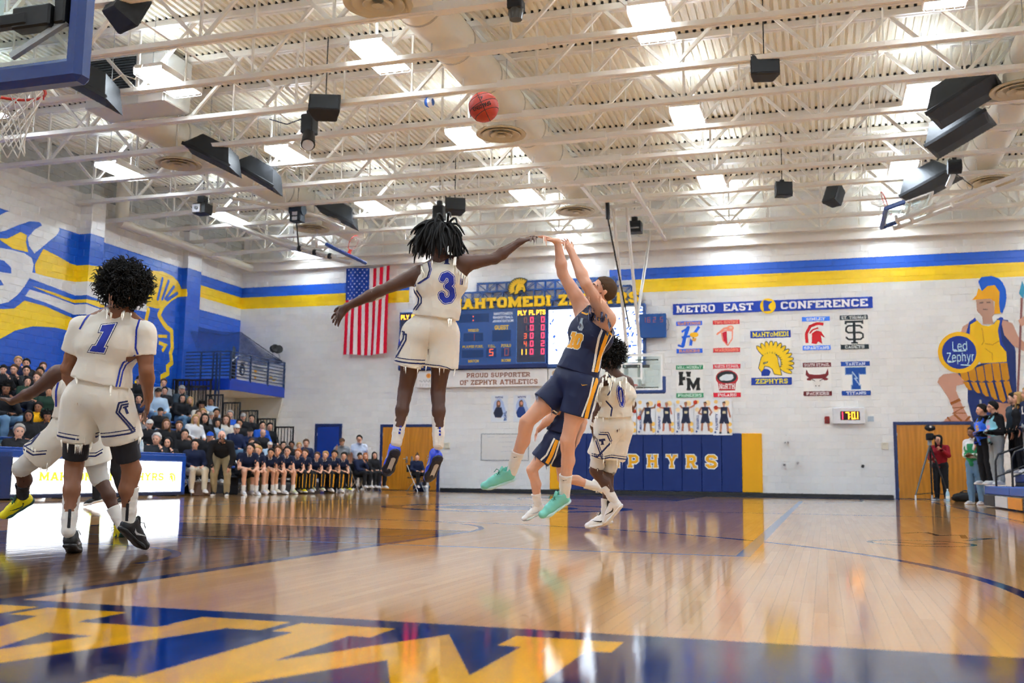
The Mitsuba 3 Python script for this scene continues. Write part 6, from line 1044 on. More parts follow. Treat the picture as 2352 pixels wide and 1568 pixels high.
PD = {
 'p3': dict(num=[(0.014,0.031),(0.024,0.056),(0.052,0.066),(0.080,0.045),(0.083,0.003),(0.052,-0.024),(0.087,-0.049),(0.094,-0.097),(0.073,-0.129),(0.038,-0.136),(0.014,-0.111),(0.010,-0.090)], armL=[(-0.150,0.216),(-0.104,0.170),(-0.087,0.104),(-0.104,0.042),(-0.181,-0.010)], armR=[(0.143,0.223),(0.160,0.150),(0.174,0.059),(0.167,-0.010)], side=[(-0.205,-0.003),(-0.188,-0.063),(-0.150,-0.115),(-0.150,-0.160),(-0.191,-0.219)], side2=[(-0.223,-0.017),(-0.205,-0.073),(-0.170,-0.125),(-0.174,-0.167),(-0.212,-0.219)], T=[(-0.003,0.223),(0.083,0.223),(0.083,0.202),(0.059,0.202),(0.059,0.160),(0.070,0.150),(0.021,0.150),(0.031,0.160),(0.031,0.202),(-0.003,0.202)], hemL=[(-0.386,-0.616),(-0.344,-0.623),(-0.233,-0.633),(-0.111,-0.640)], hemR=[(-0.111,-0.671),(0.003,-0.675),(0.063,-0.689),(0.118,-0.717)], dia=[(-0.317,-0.386),(-0.278,-0.393),(-0.285,-0.445),(-0.348,-0.564),(-0.386,-0.616)], dia2=[(-0.292,-0.410),(-0.261,-0.410),(-0.264,-0.456),(-0.327,-0.574),(-0.362,-0.616)]),
 'p1': dict(num=[(-0.051,0.115),(0.025,0.129),(-0.034,-0.022),(-0.020,-0.022),(-0.031,-0.056),(-0.115,-0.051),(-0.098,-0.017),(-0.079,-0.014),(-0.039,0.076),(-0.062,0.076)], T=[(0.006,0.228),(0.070,0.228),(0.067,0.213),(0.048,0.213),(0.042,0.199),(0.051,0.191),(0.017,0.191),(0.025,0.199),(0.028,0.213),(0.006,0.213)], armL=[(-0.093,0.239),(-0.124,0.194),(-0.157,0.146),(-0.183,0.084)], armR=[(0.199,0.199),(0.166,0.163),(0.152,0.101),(0.154,-0.017),(0.171,-0.056)], side=[(0.157,-0.062),(0.087,-0.112),(0.070,-0.160),(0.056,-0.253),(0.051,-0.281)], side2=[(0.169,-0.073),(0.104,-0.124),(0.087,-0.169),(0.076,-0.253),(0.070,-0.281)], collar=[(-0.006,0.242),(0.051,0.233),(0.126,0.233)], hemL=[(-0.343,-0.598),(-0.278,-0.601),(-0.146,-0.618)], hemR=[(-0.051,-0.604),(0.045,-0.584),(0.157,-0.562),(0.185,-0.548)], dia=[(0.129,-0.357),(0.076,-0.368),(0.065,-0.430),(0.140,-0.514),(0.169,-0.556)], dia2=[(0.135,-0.374),(0.093,-0.382),(0.081,-0.427),(0.152,-0.506),(0.185,-0.545)], Ts=[(0.101,-0.393),(0.132,-0.382),(0.135,-0.393),(0.124,-0.399),(0.140,-0.435),(0.126,-0.441),(0.110,-0.402),(0.101,-0.404)]),
 'p10': dict(one=[(-0.152,0.011),(-0.120,0.007),(-0.152,-0.096),(-0.142,-0.096),(-0.152,-0.120),(-0.195,-0.113),(-0.188,-0.096),(-0.174,-0.089),(-0.152,-0.025),(-0.167,-0.028)], zero=[(-0.113,-0.004),(-0.078,-0.004),(-0.064,-0.018),(-0.067,-0.050),(-0.082,-0.071),(-0.092,-0.113),(-0.110,-0.128),(-0.135,-0.124),(-0.145,-0.110),(-0.142,-0.074),(-0.131,-0.028)], hole=[(-0.099,-0.039),(-0.089,-0.039),(-0.089,-0.057),(-0.106,-0.092),(-0.117,-0.092)], w1=[(0.089,0.035),(0.060,-0.039),(0.043,-0.128),(0.025,-0.237),(0.011,-0.308)], o1=[(0.131,0.004),(0.096,-0.096),(0.071,-0.181),(0.057,-0.234),(0.039,-0.312)], w2=[(0.170,-0.011),(0.110,-0.113),(0.085,-0.177),(0.074,-0.227),(0.060,-0.308)], arm=[(0.035,0.202),(0.050,0.142),(0.085,0.053),(0.174,-0.021)], col=[(-0.113,0.198),(-0.078,0.170),(-0.039,0.152),(0.000,0.167),(0.014,0.188)], logo=[(-0.099,0.025),(-0.110,0.046),(-0.089,0.096),(-0.082,0.124),(-0.064,0.120),(-0.071,0.089),(-0.060,0.046),(-0.074,0.018)], sw1=[(0.018,-0.354),(-0.014,-0.500),(-0.050,-0.595),(-0.082,-0.684)], so1=[(0.053,-0.354),(0.014,-0.468),(-0.018,-0.574),(-0.043,-0.684)], sw2=[(0.082,-0.358),(0.046,-0.478),(0.018,-0.585),(-0.011,-0.687)], hemF=[(-0.446,-0.528),(-0.361,-0.578),(-0.262,-0.659)], hemN=[(-0.234,-0.641),(-0.152,-0.656),(-0.082,-0.680),(-0.028,-0.691)], sws=[(-0.082,-0.397),(-0.071,-0.408),(-0.021,-0.408),(-0.071,-0.415)]),
 'p0': dict(num=[(0.030,0.074),(0.056,0.083),(0.078,0.022),(0.087,-0.074),(0.074,-0.117),(0.056,-0.113),(0.030,-0.030),(0.022,0.039)], arm=[(-0.104,0.239),(-0.048,0.169),(-0.030,0.109),(-0.043,0.035),(-0.074,-0.013)], side=[(-0.091,-0.065),(-0.030,-0.135),(-0.043,-0.217)], T=[(-0.035,0.187),(-0.004,0.178),(-0.009,0.165),(0.004,0.130),(-0.017,0.169),(-0.030,0.169)], hexa=[(-0.161,-0.395),(-0.078,-0.395),(-0.043,-0.478),(-0.174,-0.617),(-0.235,-0.604)], hexb=[(-0.191,-0.456),(-0.161,-0.543),(-0.130,-0.630)], Ts=[(-0.161,-0.443),(-0.100,-0.434),(-0.096,-0.456),(-0.117,-0.456),(-0.113,-0.486),(-0.104,-0.495),(-0.148,-0.499),(-0.135,-0.486),(-0.139,-0.460),(-0.156,-0.465)], hem=[(-0.243,-0.608),(-0.148,-0.638),(-0.052,-0.621),(0.104,-0.647)], colr=[(-0.065,0.256),(-0.004,0.239),(0.030,0.226)]),
 'pn': dict(w1=[(-0.140,-0.344),(-0.227,-0.528),(-0.305,-0.600)], o1=[(-0.111,-0.363),(-0.174,-0.528),(-0.223,-0.620)], w2=[(-0.082,-0.373),(-0.131,-0.537),(-0.179,-0.644)]),
 'p5': dict(side=[(-0.170,0.135),(-0.159,0.071),(-0.170,0.000),(-0.163,-0.124)], hem1=[(-0.446,-0.482),(-0.326,-0.425),(-0.269,-0.337),(-0.276,-0.266)], hem2=[(-0.397,-0.461),(-0.308,-0.514),(-0.213,-0.503)], Ts=[(-0.351,-0.308),(-0.308,-0.298),(-0.305,-0.315),(-0.322,-0.319),(-0.319,-0.344),(-0.340,-0.351),(-0.333,-0.322),(-0.347,-0.326)], hem3=[(0.064,-0.517),(0.152,-0.514),(0.202,-0.482)]),
}
RT, IN, UPC = np.array([.9558, .2938, .0117]), FWD, UPV      # right, into the picture, up
SK = {'dark': skin('#4a2c1e'), 'brown': skin('#7d5138'), 'tan': skin('#b98462'), 'fair': skin('#d3a084'), 'pink': skin('#d8a792')}
mat('jersey_white', '#e6e2d6', .75, spec=.2, sheen=.3); mat('jersey_navy', '#101c40', .6, spec=.35, sheen=.2); mat('trim_blue', '#1a2c9c', .7); mat('trim_navy', '#121c50', .7); mat('sock_white', '#e4e2dc', .9, spec=.1); mat('tights_white', '#d3d4cf', .8); mat('tights_black', '#0c0e18', .7)
mat('hair_black', '#0b0a0a', .7, spec=.3); mat('gold_print', '#e8a41c', .6); mat('white_print', '#e8e8e4', .6)
def decal(k, mesh, J, shape, m, lift=.003, size=.012, name='print', at='ch', label=None):
    r, u = cam_axes(J[at]); d = onto(mesh, shape, J['ch'], r, u, lift, size)
    if d is not None: part(k, name, d, m, True, label=label)
def wide(p, w): return line(p, w, 'flat', 'round')
def shaft(o, p, q=1.0): return sg.LineString(p)
def finish(J, hf, hu):
    J['hf'], J['hu'] = unit(hf), unit(hu); J.setdefault('thumb0', -1); J.setdefault('thumb1', 1); return J
def uniform(name, label, J, S, skin_, top, bottom, palms, h=.0065, curl=.3, tee=0, seed=1, short=.6, flare=.13, hem=-.09):
    k = thing(name, label, 'person'); F = Field(); limb_prims(F, J, S, palm=palms, curl=curl); f, l, u = head_prims(F, J['hd'], J['hf'], J['hu'], S); F.grid(h); b = F.mesh(3)
    part(k, 'body', b, skin_, True); jm = jersey_mesh(J, S, h, hem=hem, amp=.015, seed=seed, tee=tee, loose=.020); part(k, 'jersey', jm, top, True); sm = shorts_mesh(J, S, h, short, flare, amp=.017, seed=seed + 3, top=-hem); part(k, 'shorts', sm, bottom, True)
    return k, b, jm, sm, (f, l, u)
def two_line(k, mesh, J, p, w=.009, gap=.011, c1='mat_trim_navy', c2='mat_trim_navy', name='stripe'):
    ls = sg.LineString(p)
    for o, c in ((gap, c1), (-gap, c2)):
        q = ls.parallel_offset(abs(o), 'left' if o > 0 else 'right'); decal(k, mesh, J, q.buffer(w / 2, cap_style='flat'), c, name=name)
# ---- number 3, jumping to block, seen from behind
J = finish(arrays(PJ['p3']), IN * .85 + RT * .35 - UPC * .15, UPC + RT * .12); D_ = PD['p3']; J['curl0'], J['curl1'], J['spread0'], J['spread1'] = .22, .1, 1.6, .8
k, b, jm, sm, hx = uniform('person', 'jumping player in white number 3 jersey seen from behind, dreadlocks flying, arm stretched out', J, 1.0, SK['dark'], 'mat_jersey_white', 'mat_jersey_white', (IN * .6 - UPC * .5, -UPC * .9 + IN * .3), seed=3, short=.57, flare=.132, hem=-.1)
n3 = sg.LineString(D_['num'])
for w, c, lf in ((.062, 'mat_trim_blue', .003), (.051, 'mat_white_print', .0045), (.042, 'mat_trim_blue', .006)): decal(k, jm, J, n3.buffer(w / 2, join_style='round'), c, lf, .01, 'number')
decal(k, jm, J, poly(*D_['T']), 'mat_trim_navy', name='letter')
for a in ('armL', 'armR'): decal(k, jm, J, wide(D_[a], .011), 'mat_trim_navy', name='arm_trim'); decal(k, jm, J, wide([(x + (.013 if a == 'armL' else -.013), y) for x, y in D_[a]], .005), 'mat_trim_blue', name='arm_trim')
for a in ('side', 'side2'): decal(k, jm, J, wide(D_[a], .011), 'mat_trim_navy', name='side_stripe')
for a in ('hemL', 'hemR', 'dia', 'dia2'):
    decal(k, sm, J, wide(D_[a], .012), 'mat_trim_navy', name='shorts_stripe')
for a in ('hemL', 'hemR'): decal(k, sm, J, wide([(x, y + .028) for x, y in D_[a]], .007), 'mat_trim_navy', name='shorts_stripe')
decal(k, sm, J, poly((-.36, -.39), (-.33, -.39), (-.3, -.5), (-.33, -.5)), 'mat_trim_blue', name='shorts_stripe')
def band(J, a, b, t0, t1, r, m, k, name, label=None):
    F = Field(); p, q = J[a], J[b]; F.cap(p + (q - p) * t0, p + (q - p) * t1, r, r * .95, .01); F.grid(.006); d = unit(q - p); F.cut(p + (q - p) * t0, -d); F.cut(p + (q - p) * t1, d); part(k, name, F.mesh(2), m, True, label=label)
band(J, 's0', 'w0', .5, .64, .056, 'mat_sock_white', k, 'elbow_band', 'white elbow band')
for i in (0, 1):
    s_ = sock(J, i, .2, .05); part(k, 'sock', s_, 'mat_sock_white', True); a_, kk = J['a%d' % i], J['k%d' % i]; d_ = unit(kk - a_)
    r_, u_ = cam_axes(a_)
    for q in range(6):
        c_ = a_ + d_ * (.04 + .026 * q); t_ = onto(s_, sbox(-.008, -.009, .008, .009), c_ + r_ * .012, r_, d_, .002, .01)
        if t_ is not None: part(k, 'sock_mark', t_, 'mat_trim_blue')
mat('shoe_blue', '#1c3ed0', .4, spec=.6); mat('shoe_grey', '#b9b9ba', .5); mat('sole_navy', '#0c1428', .5); mat('shoe_teal', '#6fc3b4', .5, sheen=.3); mat('sole_pale', '#b8dcdc', .45); mat('shoe_yellow', '#e8dc14', .5); mat('shoe_black', '#0e1013', .4); mat('shoe_white', '#e8e8e4', .5); mat('sole_white', '#e4e6e4', .5); mat('lace_green', '#1e6e5a', .7); mat('sole_green', '#123c34', .5)
put_shoes(k, J, 'mat_shoe_blue', 'mat_sole_navy', 'mat_shoe_blue', 'mat_shoe_grey', 'mat_shoe_grey', 'mat_shoe_blue', 1.02, 'mat_shoe_grey', label='blue shoe with dark sole')
# flying dreadlocks
rg = np.random.default_rng(33); c = J['hd']; f, l, u = hx; dr_ = []
for n_ in range(250):
    th, ph = rg.uniform(0, 2 * np.pi), np.arccos(rg.uniform(-.3, 1)); d = u * math.cos(ph) + math.sin(ph) * (f * math.cos(th) + l * math.sin(th))
    if d @ f > .8: continue
    p = c + u * .03 + d * np.array([.1, .1, .1]) * .98; side = d @ RT; L = rg.uniform(.15, .26)
    v = d * .6 + RT * (.5 * side - .5) + UPC * (.02 if side < 0 else -.1) - IN * rg.uniform(.0, .3) + rg.normal(0, .13, 3); pts = [p - d * .02, p]
    g = rg.uniform(.28, .6) if side < .2 else rg.uniform(.35, .8)
    for q in range(7): v = unit(v) + np.array([0, 0, -g]) + rg.normal(0, .14, 3); p = p + unit(v) * L / 7; pts.append(p)
    dr_.append(tube(pts, [.009, .0105, .0105, .01, .0095, .009, .0085, .007, .0035], 7))
H = Field(); H.ell(c + u * .038 - f * .018, (f, l, u), (.106, .09, .098), .02); H.grid(.007); H.cut(c + f * .045, f); dr_.append(H.mesh(2)); part(k, 'dreadlocks', cat(dr_), 'mat_hair_black', True)
# ---- number 10, shooting, leaning back in the air
J = finish(arrays(PJ['p10']), -RT * .9 + UPC * .42 - IN * .22, UPC * .88 + RT * .46); D_ = PD['p10']; J['curl0'], J['curl1'], J['spread0'] = .22, .14, 1.4
k, b, jm, sm, hx = uniform('person', 'shooting player in navy number 10 uniform leaning back in the air, teal shoes', J, 1.0, SK['fair'], 'mat_jersey_navy', 'mat_jersey_navy', (IN * .8 - RT * .5, -UPC * .9 - RT * .1), seed=10, curl=.2, short=.54, flare=.118, hem=-.06)
one_, zero_ = poly(*D_['one']), poly(*D_['zero']).difference(poly(*D_['hole']))
for s_ in (one_, zero_): decal(k, jm, J, s_.buffer(.006), 'mat_white_print', .003, .01, 'number'); decal(k, jm, J, s_, 'mat_gold_print', .005, .01, 'number')
for a, w, c_ in (('w1', .019, 'mat_white_print'), ('o1', .03, 'mat_gold_print'), ('w2', .008, 'mat_white_print'), ('arm', .016, 'mat_gold_print'), ('col', .014, 'mat_gold_print')): decal(k, jm, J, wide(D_[a], w), c_, name='jersey_stripe')
decal(k, jm, J, poly(*D_['logo']), col('#a8b8c4', .6), name='chest_emblem')
for a, w, c_ in (('sw1', .014, 'mat_white_print'), ('so1', .03, 'mat_gold_print'), ('sw2', .008, 'mat_white_print'), ('hemF', .011, 'mat_white_print'), ('hemN', .011, 'mat_white_print')): decal(k, sm, J, wide(D_[a], w), c_, name='shorts_stripe')
decal(k, sm, J, poly(*D_['sws']), 'mat_gold_print', name='shorts_mark')
for i in (0, 1):
    s_ = sock(J, i, .15, .05); part(k, 'sock', s_, 'mat_sock_white', True); r_, u_ = cam_axes(J['a%d' % i]); t_ = onto(s_, poly((-.025, .004), (-.018, -.004), (.022, .006), (-.015, .001)), J['a%d' % i] + unit(J['k%d' % i] - J['a%d' % i]) * .1, r_, u_, .002, .01)
    if t_ is not None: part(k, 'sock_mark', t_, col('#22242c', .7))
put_shoes(k, J, 'mat_shoe_teal', 'mat_sole_pale', 'mat_shoe_teal', 'mat_lace_green', None, 'mat_trim_blue', 1.0, label='teal shoe with pale sole')
f, l, u = hx; eyes(k, J['hd'], f, l, u)
def short_hair(c, f, l, u, s=1.0, grow=.012, front=.028, tilt=.75, h=.008, rough=.006, seed=0):
    H = Field(); H.ell(c + u * .04 * s - f * .014 * s, (f, l, u), ((.1 + grow) * s, (.079 + grow) * s, (.094 + grow) * s), .02); H.grid(h); n = unit(f * tilt - u * .62); H.cut(c + f * front * s + u * .035 * s, n); H.cut(c - u * .06 * s - f * .05 * s, -u - f * .1); m = H.mesh(2)
    return ruffle(m, rough, 40, seed) if rough else m
part(k, 'hair', short_hair(J['hd'], f, l, u, 1.0, .007, .02, .75, .006, .004, 4), col('#43301f', .85), True)
# ---- number 1, standing guard at the left, seen from behind
J = finish(arrays(PJ['p1']), -RT * .82 + IN * .55 - UPC * .08, UPC); D_ = PD['p1']; J['curl1'], J['spread1'] = .28, 1.2
k, b, jm, sm, hx = uniform('person', 'player in white number 1 jersey seen from behind, big dark afro, black shoes', J, 1.0, SK['brown'], 'mat_jersey_white', 'mat_jersey_white', (IN * .2 + UPC, -RT * .7 - IN * .4), seed=1, tee=.62, short=.56, flare=.118, hem=-.1)
n1 = poly(*D_['num'])
for g, c_, lf in ((.010, 'mat_trim_navy', .003), (.006, 'mat_white_print', .0045), (0, 'mat_trim_blue', .006)): decal(k, jm, J, n1.buffer(g, join_style='mitre') if g else n1, c_, lf, .01, 'number')
decal(k, jm, J, poly(*D_['T']), 'mat_trim_navy', name='letter')
for a, w in (('armL', .011), ('armR', .011), ('side', .011), ('side2', .009), ('collar', .008)): decal(k, jm, J, wide(D_[a], w), 'mat_trim_blue' if a != 'collar' else 'mat_trim_navy', name='jersey_stripe')
for a in ('hemL', 'hemR', 'dia', 'dia2'): decal(k, sm, J, wide(D_[a], .011), 'mat_trim_navy', name='shorts_stripe')
for a in ('hemL', 'hemR'): decal(k, sm, J, wide([(x, y + .024) for x, y in D_[a]], .006), 'mat_trim_navy', name='shorts_stripe')
decal(k, sm, J, poly(*D_['Ts']), 'mat_trim_navy', name='letter')
for i in (0, 1):
    h_, q_ = J['h%d' % i], J['k%d' % i]; F = Field(); F.cap(h_ + (q_ - h_) * .4, h_ + (q_ - h_) * .86, .091, .078, .02); F.grid(.007); F.cut(h_ + (q_ - h_) * .86, unit(q_ - h_)); part(k, 'under_shorts', F.mesh(2), 'mat_tights_black', True, label='black tights under the shorts')
    s_ = sock(J, i, .2, .05); part(k, 'sock', s_, 'mat_sock_white', True); a_ = J['a%d' % i]; d_ = unit(J['k%d' % i] - a_); r_, u_ = cam_axes(a_)
    for z0, z1 in ((-.02, .1), (.108, .125), (.133, .15), (.158, .178)):
        t_ = onto(s_, sbox(-.009, z0, .009, z1), a_ + r_ * (.0 if i == 0 else -.012), r_, d_, .002, .01)
        if t_ is not None: part(k, 'sock_mark', t_, 'mat_tights_black')
put_shoes(k, J, 'mat_shoe_black', 'mat_shoe_black', 'mat_shoe_black', 'mat_shoe_black', 'mat_shoe_grey', 'mat_shoe_black', 1.0, label='black shoe')
rg = np.random.default_rng(7); f, l, u = hx; c = J['hd']
def curls(c, f, l, u, R, n, seed, ctr=(.0, .0, .05), face=.55, L=.06, r=.0045):
    rg = np.random.default_rng(seed); C_ = c + f * ctr[0] + l * ctr[1] + u * ctr[2]; m = trimesh.creation.icosphere(4, 1.0); v = m.vertices; nz = meshkit.fbm(v * 2.6 + seed, 3, seed) - .5
    v = v * (.86 + .34 * nz)[:, None]; m.vertices = C_ + (v[:, :1] * f * R[0] + v[:, 1:2] * l * R[1] + v[:, 2:] * u * R[2]); P = np.array(m.vertices) - c
    keep = ~(((P @ f) > .045) & ((P @ u) < .055) & (np.abs(P @ l) < .085)); m.update_faces(keep[m.faces].all(1)); m.remove_unreferenced_vertices(); out = [m]
    for _ in range(n):
        d = rg.normal(size=3); d /= np.linalg.norm(d)
        if d[0] > face and d[2] < .35: continue
        w = f * d[0] * R[0] + l * d[1] * R[1] + u * d[2] * R[2]; p = C_ + w * rg.uniform(.72, 1.0); q = unit(w); a = unit(np.cross(q, rg.normal(size=3))); b_ = np.cross(q, a); ph = rg.uniform(0, 6.28); LL = L * rg.uniform(.6, 1.25)
        out.append(tube([p + q * t * LL + (a * math.cos(ph + 9 * t) + b_ * math.sin(ph + 9 * t)) * .013 * t ** .5 for t in np.linspace(0, 1, 6)], [r, r, r * .95, r * .85, r * .7, r * .4], 4))
    return cat(out)
part(k, 'hair', curls(c, f, l, u, (.148, .142, .132), 1500, 7, (-.04, .0, .04), .55, .055, .005), 'mat_hair_black', True)
eyes(k, c, f, l, u)
# ---- player crouching behind number 1, yellow shoes
J = finish(arrays(PJ['p5']), -RT * .9 + IN * .3, UPC); D_ = PD['p5']; J['curl0'], J['spread0'] = .3, 1.3
k, b, jm, sm, hx = uniform('person', 'crouching player in white with yellow shoes, mostly hidden behind number 1 at the left edge', J, 1.0, SK['dark'], 'mat_jersey_white', 'mat_jersey_white', (-UPC * .8 - RT * .2, -UPC * .6 - RT * .5), seed=5, short=.66, flare=.13)
for a in ('hem1', 'hem2', 'hem3'): decal(k, sm, J, wide(D_[a], .012), 'mat_trim_navy', name='shorts_stripe', at='pl'); decal(k, sm, J, wide([(x + .004, y + .026) for x, y in D_[a]], .007), 'mat_trim_navy', name='shorts_stripe', at='pl')
decal(k, jm, J, wide(D_['side'], .014), 'mat_trim_blue', name='side_stripe'); decal(k, sm, J, poly(*D_['Ts']), 'mat_trim_navy', name='letter')
for i in (0, 1):
    h_, q_ = J['h%d' % i], J['k%d' % i]; F = Field(); F.cap(h_ + (q_ - h_) * .5, q_, .093, .07, .02); F.cap(q_, q_ + (J['a%d' % i] - q_) * .12, .069, .066, .02); F.grid(.008); F.cut(q_ + (J['a%d' % i] - q_) * .13, unit(J['a%d' % i] - q_)); part(k, 'tights', ruffle(F.mesh(2), .004, 16, 2, (1, 1, 3)), 'mat_tights_white', True, label='white knee tights'); part(k, 'sock', sock(J, i, .14, .052), 'mat_tights_black' if i == 0 else 'mat_sock_white', True)
put_shoes(k, J, 'mat_shoe_yellow', 'mat_sole_green', 'mat_sole_green', 'mat_lace_green', 'mat_sole_green', None, .98, label='yellow shoe with green sole')
part(k, 'hair', short_hair(J['hd'], *hx, 1.0, .02, .035, .8, .008, .008), 'mat_hair_black', True); eyes(k, J['hd'], *hx)
# ---- number 0 beyond the shooter
J = finish(arrays(PJ['p0']), -RT * .8 + IN * .5 - UPC * .2, UPC - RT * .12); D_ = PD['p0']
k, b, jm, sm, hx = uniform('person', 'player in white number 0 uniform seen from behind, next to the shooter', J, 1.0, SK['dark'], 'mat_jersey_white', 'mat_jersey_white', (RT * .7 + IN * .3, -RT * .6 + IN * .2), h=.0075, seed=8, short=.64, flare=.128)
z0 = poly(*D_['num']); z0 = z0.difference(sa.scale(z0, .35, .62))
for g, c_, lf in ((.012, 'mat_trim_blue', .003), (.006, 'mat_white_print', .0045), (0, 'mat_trim_blue', .006)): decal(k, jm, J, z0.buffer(g), c_, lf, .012, 'number')
for a, w in (('arm', .012), ('side', .014), ('colr', .01)): decal(k, jm, J, wide(D_[a], w), 'mat_trim_navy', name='jersey_stripe')
decal(k, jm, J, poly(*D_['T']), 'mat_trim_navy', name='letter')
for a in ('hexa', 'hexb', 'hem'): decal(k, sm, J, wide(D_[a], .012), 'mat_trim_navy', name='shorts_stripe'); decal(k, sm, J, wide([(x + .01, y + .022) for x, y in D_[a]], .007), 'mat_trim_navy', name='shorts_stripe')
decal(k, sm, J, poly(*D_['Ts']), 'mat_trim_navy', name='letter')
for i in (0, 1):
    h_, q_ = J['h%d' % i], J['k%d' % i]; F = Field(); F.cap(h_ + (q_ - h_) * .5, h_ + (q_ - h_) * .93, .092, .072, .02); F.grid(.008); F.cut(h_ + (q_ - h_) * .93, unit(q_ - h_)); part(k, 'tights', F.mesh(2), 'mat_tights_white', True, label='white tights under the shorts'); part(k, 'sock', sock(J, i, .17, .05), 'mat_sock_white', True)
band(J, 'e0', 'w0', .72, .95, .037, 'mat_sock_white', k, 'wrist_band', 'white wrist band')
put_shoes(k, J, 'mat_shoe_white', 'mat_sole_white', 'mat_shoe_black', 'mat_shoe_white', 'mat_shoe_black', 'mat_gold_print', 1.0, label='white shoe with black panels')
part(k, 'hair', curls(J['hd'], *hx, (.135, .12, .12), 700, 11, (-.03, 0, .05), .5, .07, .006), 'mat_hair_black', True); eyes(k, J['hd'], *hx)
# ---- player in navy running behind the shooter
J = finish(arrays(PJ['pn']), -RT * .9 - IN * .2, UPC); D_ = PD['pn']
k, b, jm, sm, hx = uniform('person', 'player in navy uniform running behind the shooter, one leg bent back, white shoes', J, .97, SK['fair'], 'mat_jersey_navy', 'mat_jersey_navy', (RT * .5 - UPC * .3, -RT * .6), h=.0085, seed=12, short=.64, flare=.118)
for a, w, c_ in (('w1', .02, 'mat_white_print'), ('o1', .04, 'mat_gold_print'), ('w2', .016, 'mat_white_print')): decal(k, sm, J, wide(D_[a], w), c_, name='shorts_stripe', at='pl')
for i in (0, 1): part(k, 'sock', sock(J, i, .15, .05), 'mat_sock_white', True)
put_shoes(k, J, 'mat_shoe_white', col('#cfe0d4', .5), 'mat_shoe_white', 'mat_shoe_white', col('#b8c4c8', .5), None, .96)
part(k, 'hair', short_hair(J['hd'], *hx, 1.0, .015, .035, .8, .01, .01), col('#5a4028', .8), True); eyes(k, J['hd'], *hx)
# ---- the ball
k = thing('basketball', 'orange red basketball flying high above the players under the roof', 'ball'); bc_ = CAM + np.array([-2.506, 7.271, 2.892]) * 1.0; R_ = .1195
m = trimesh.creation.icosphere(5, R_); nn = m.vertices / R_; m.vertices = nn * (R_ + .0007 * (meshkit.noise(nn * 46) - .5)[:, None]); m.apply_translation(bc_); part(k, 'shell', m, mat('ball_leather', '#a8301e', .45, spec=.5), True)
r_, u_ = cam_axes(bc_); w_ = np.cross(r_, u_)
def ring(n, off=0.0, a0=0, a1=2 * np.pi, N=64): n = unit(n); a = unit(np.cross(n, [.3, .5, .8])); b2 = np.cross(n, a); rr = math.sqrt(R_ ** 2 - off ** 2); return tube([bc_ + n * off + (a * math.cos(t) + b2 * math.sin(t)) * rr for t in np.linspace(a0, a1, N)[:-1]], .0026, 6, True)
n1 = unit(u_ * .82 - r_ * .42 + w_ * -.38); n2 = unit(np.cross(n1, w_)); mat('ball_seam', '#1c0c08', .6)
part(k, 'seam', ring(n1, .0), 'mat_ball_seam', True); part(k, 'seam', ring(n2, .0), 'mat_ball_seam', True)
for s_ in (-1, 1): part(k, 'seam', ring(n1, s_ * .066), 'mat_ball_seam', True)
sp = sa.rotate(fit(sans('SPALDING', 1), -.075, .075, -.016, .016), 203, origin=(0, 0)); d = onto(trimesh.Trimesh(m.vertices, m.faces, process=False), sa.translate(sp, -.015, .008), bc_, r_, u_, .0012, .01); part(k, 'lettering', d, col('#170b08', .5))
d = onto(trimesh.Trimesh(m.vertices, m.faces, process=False), sa.rotate(fit(sans('TF', 1), -.02, .02, .062, .085), 20, origin=(0, 0)), bc_, r_, u_, .0012, .01); part(k, 'lettering', d, col('#170b08', .5))
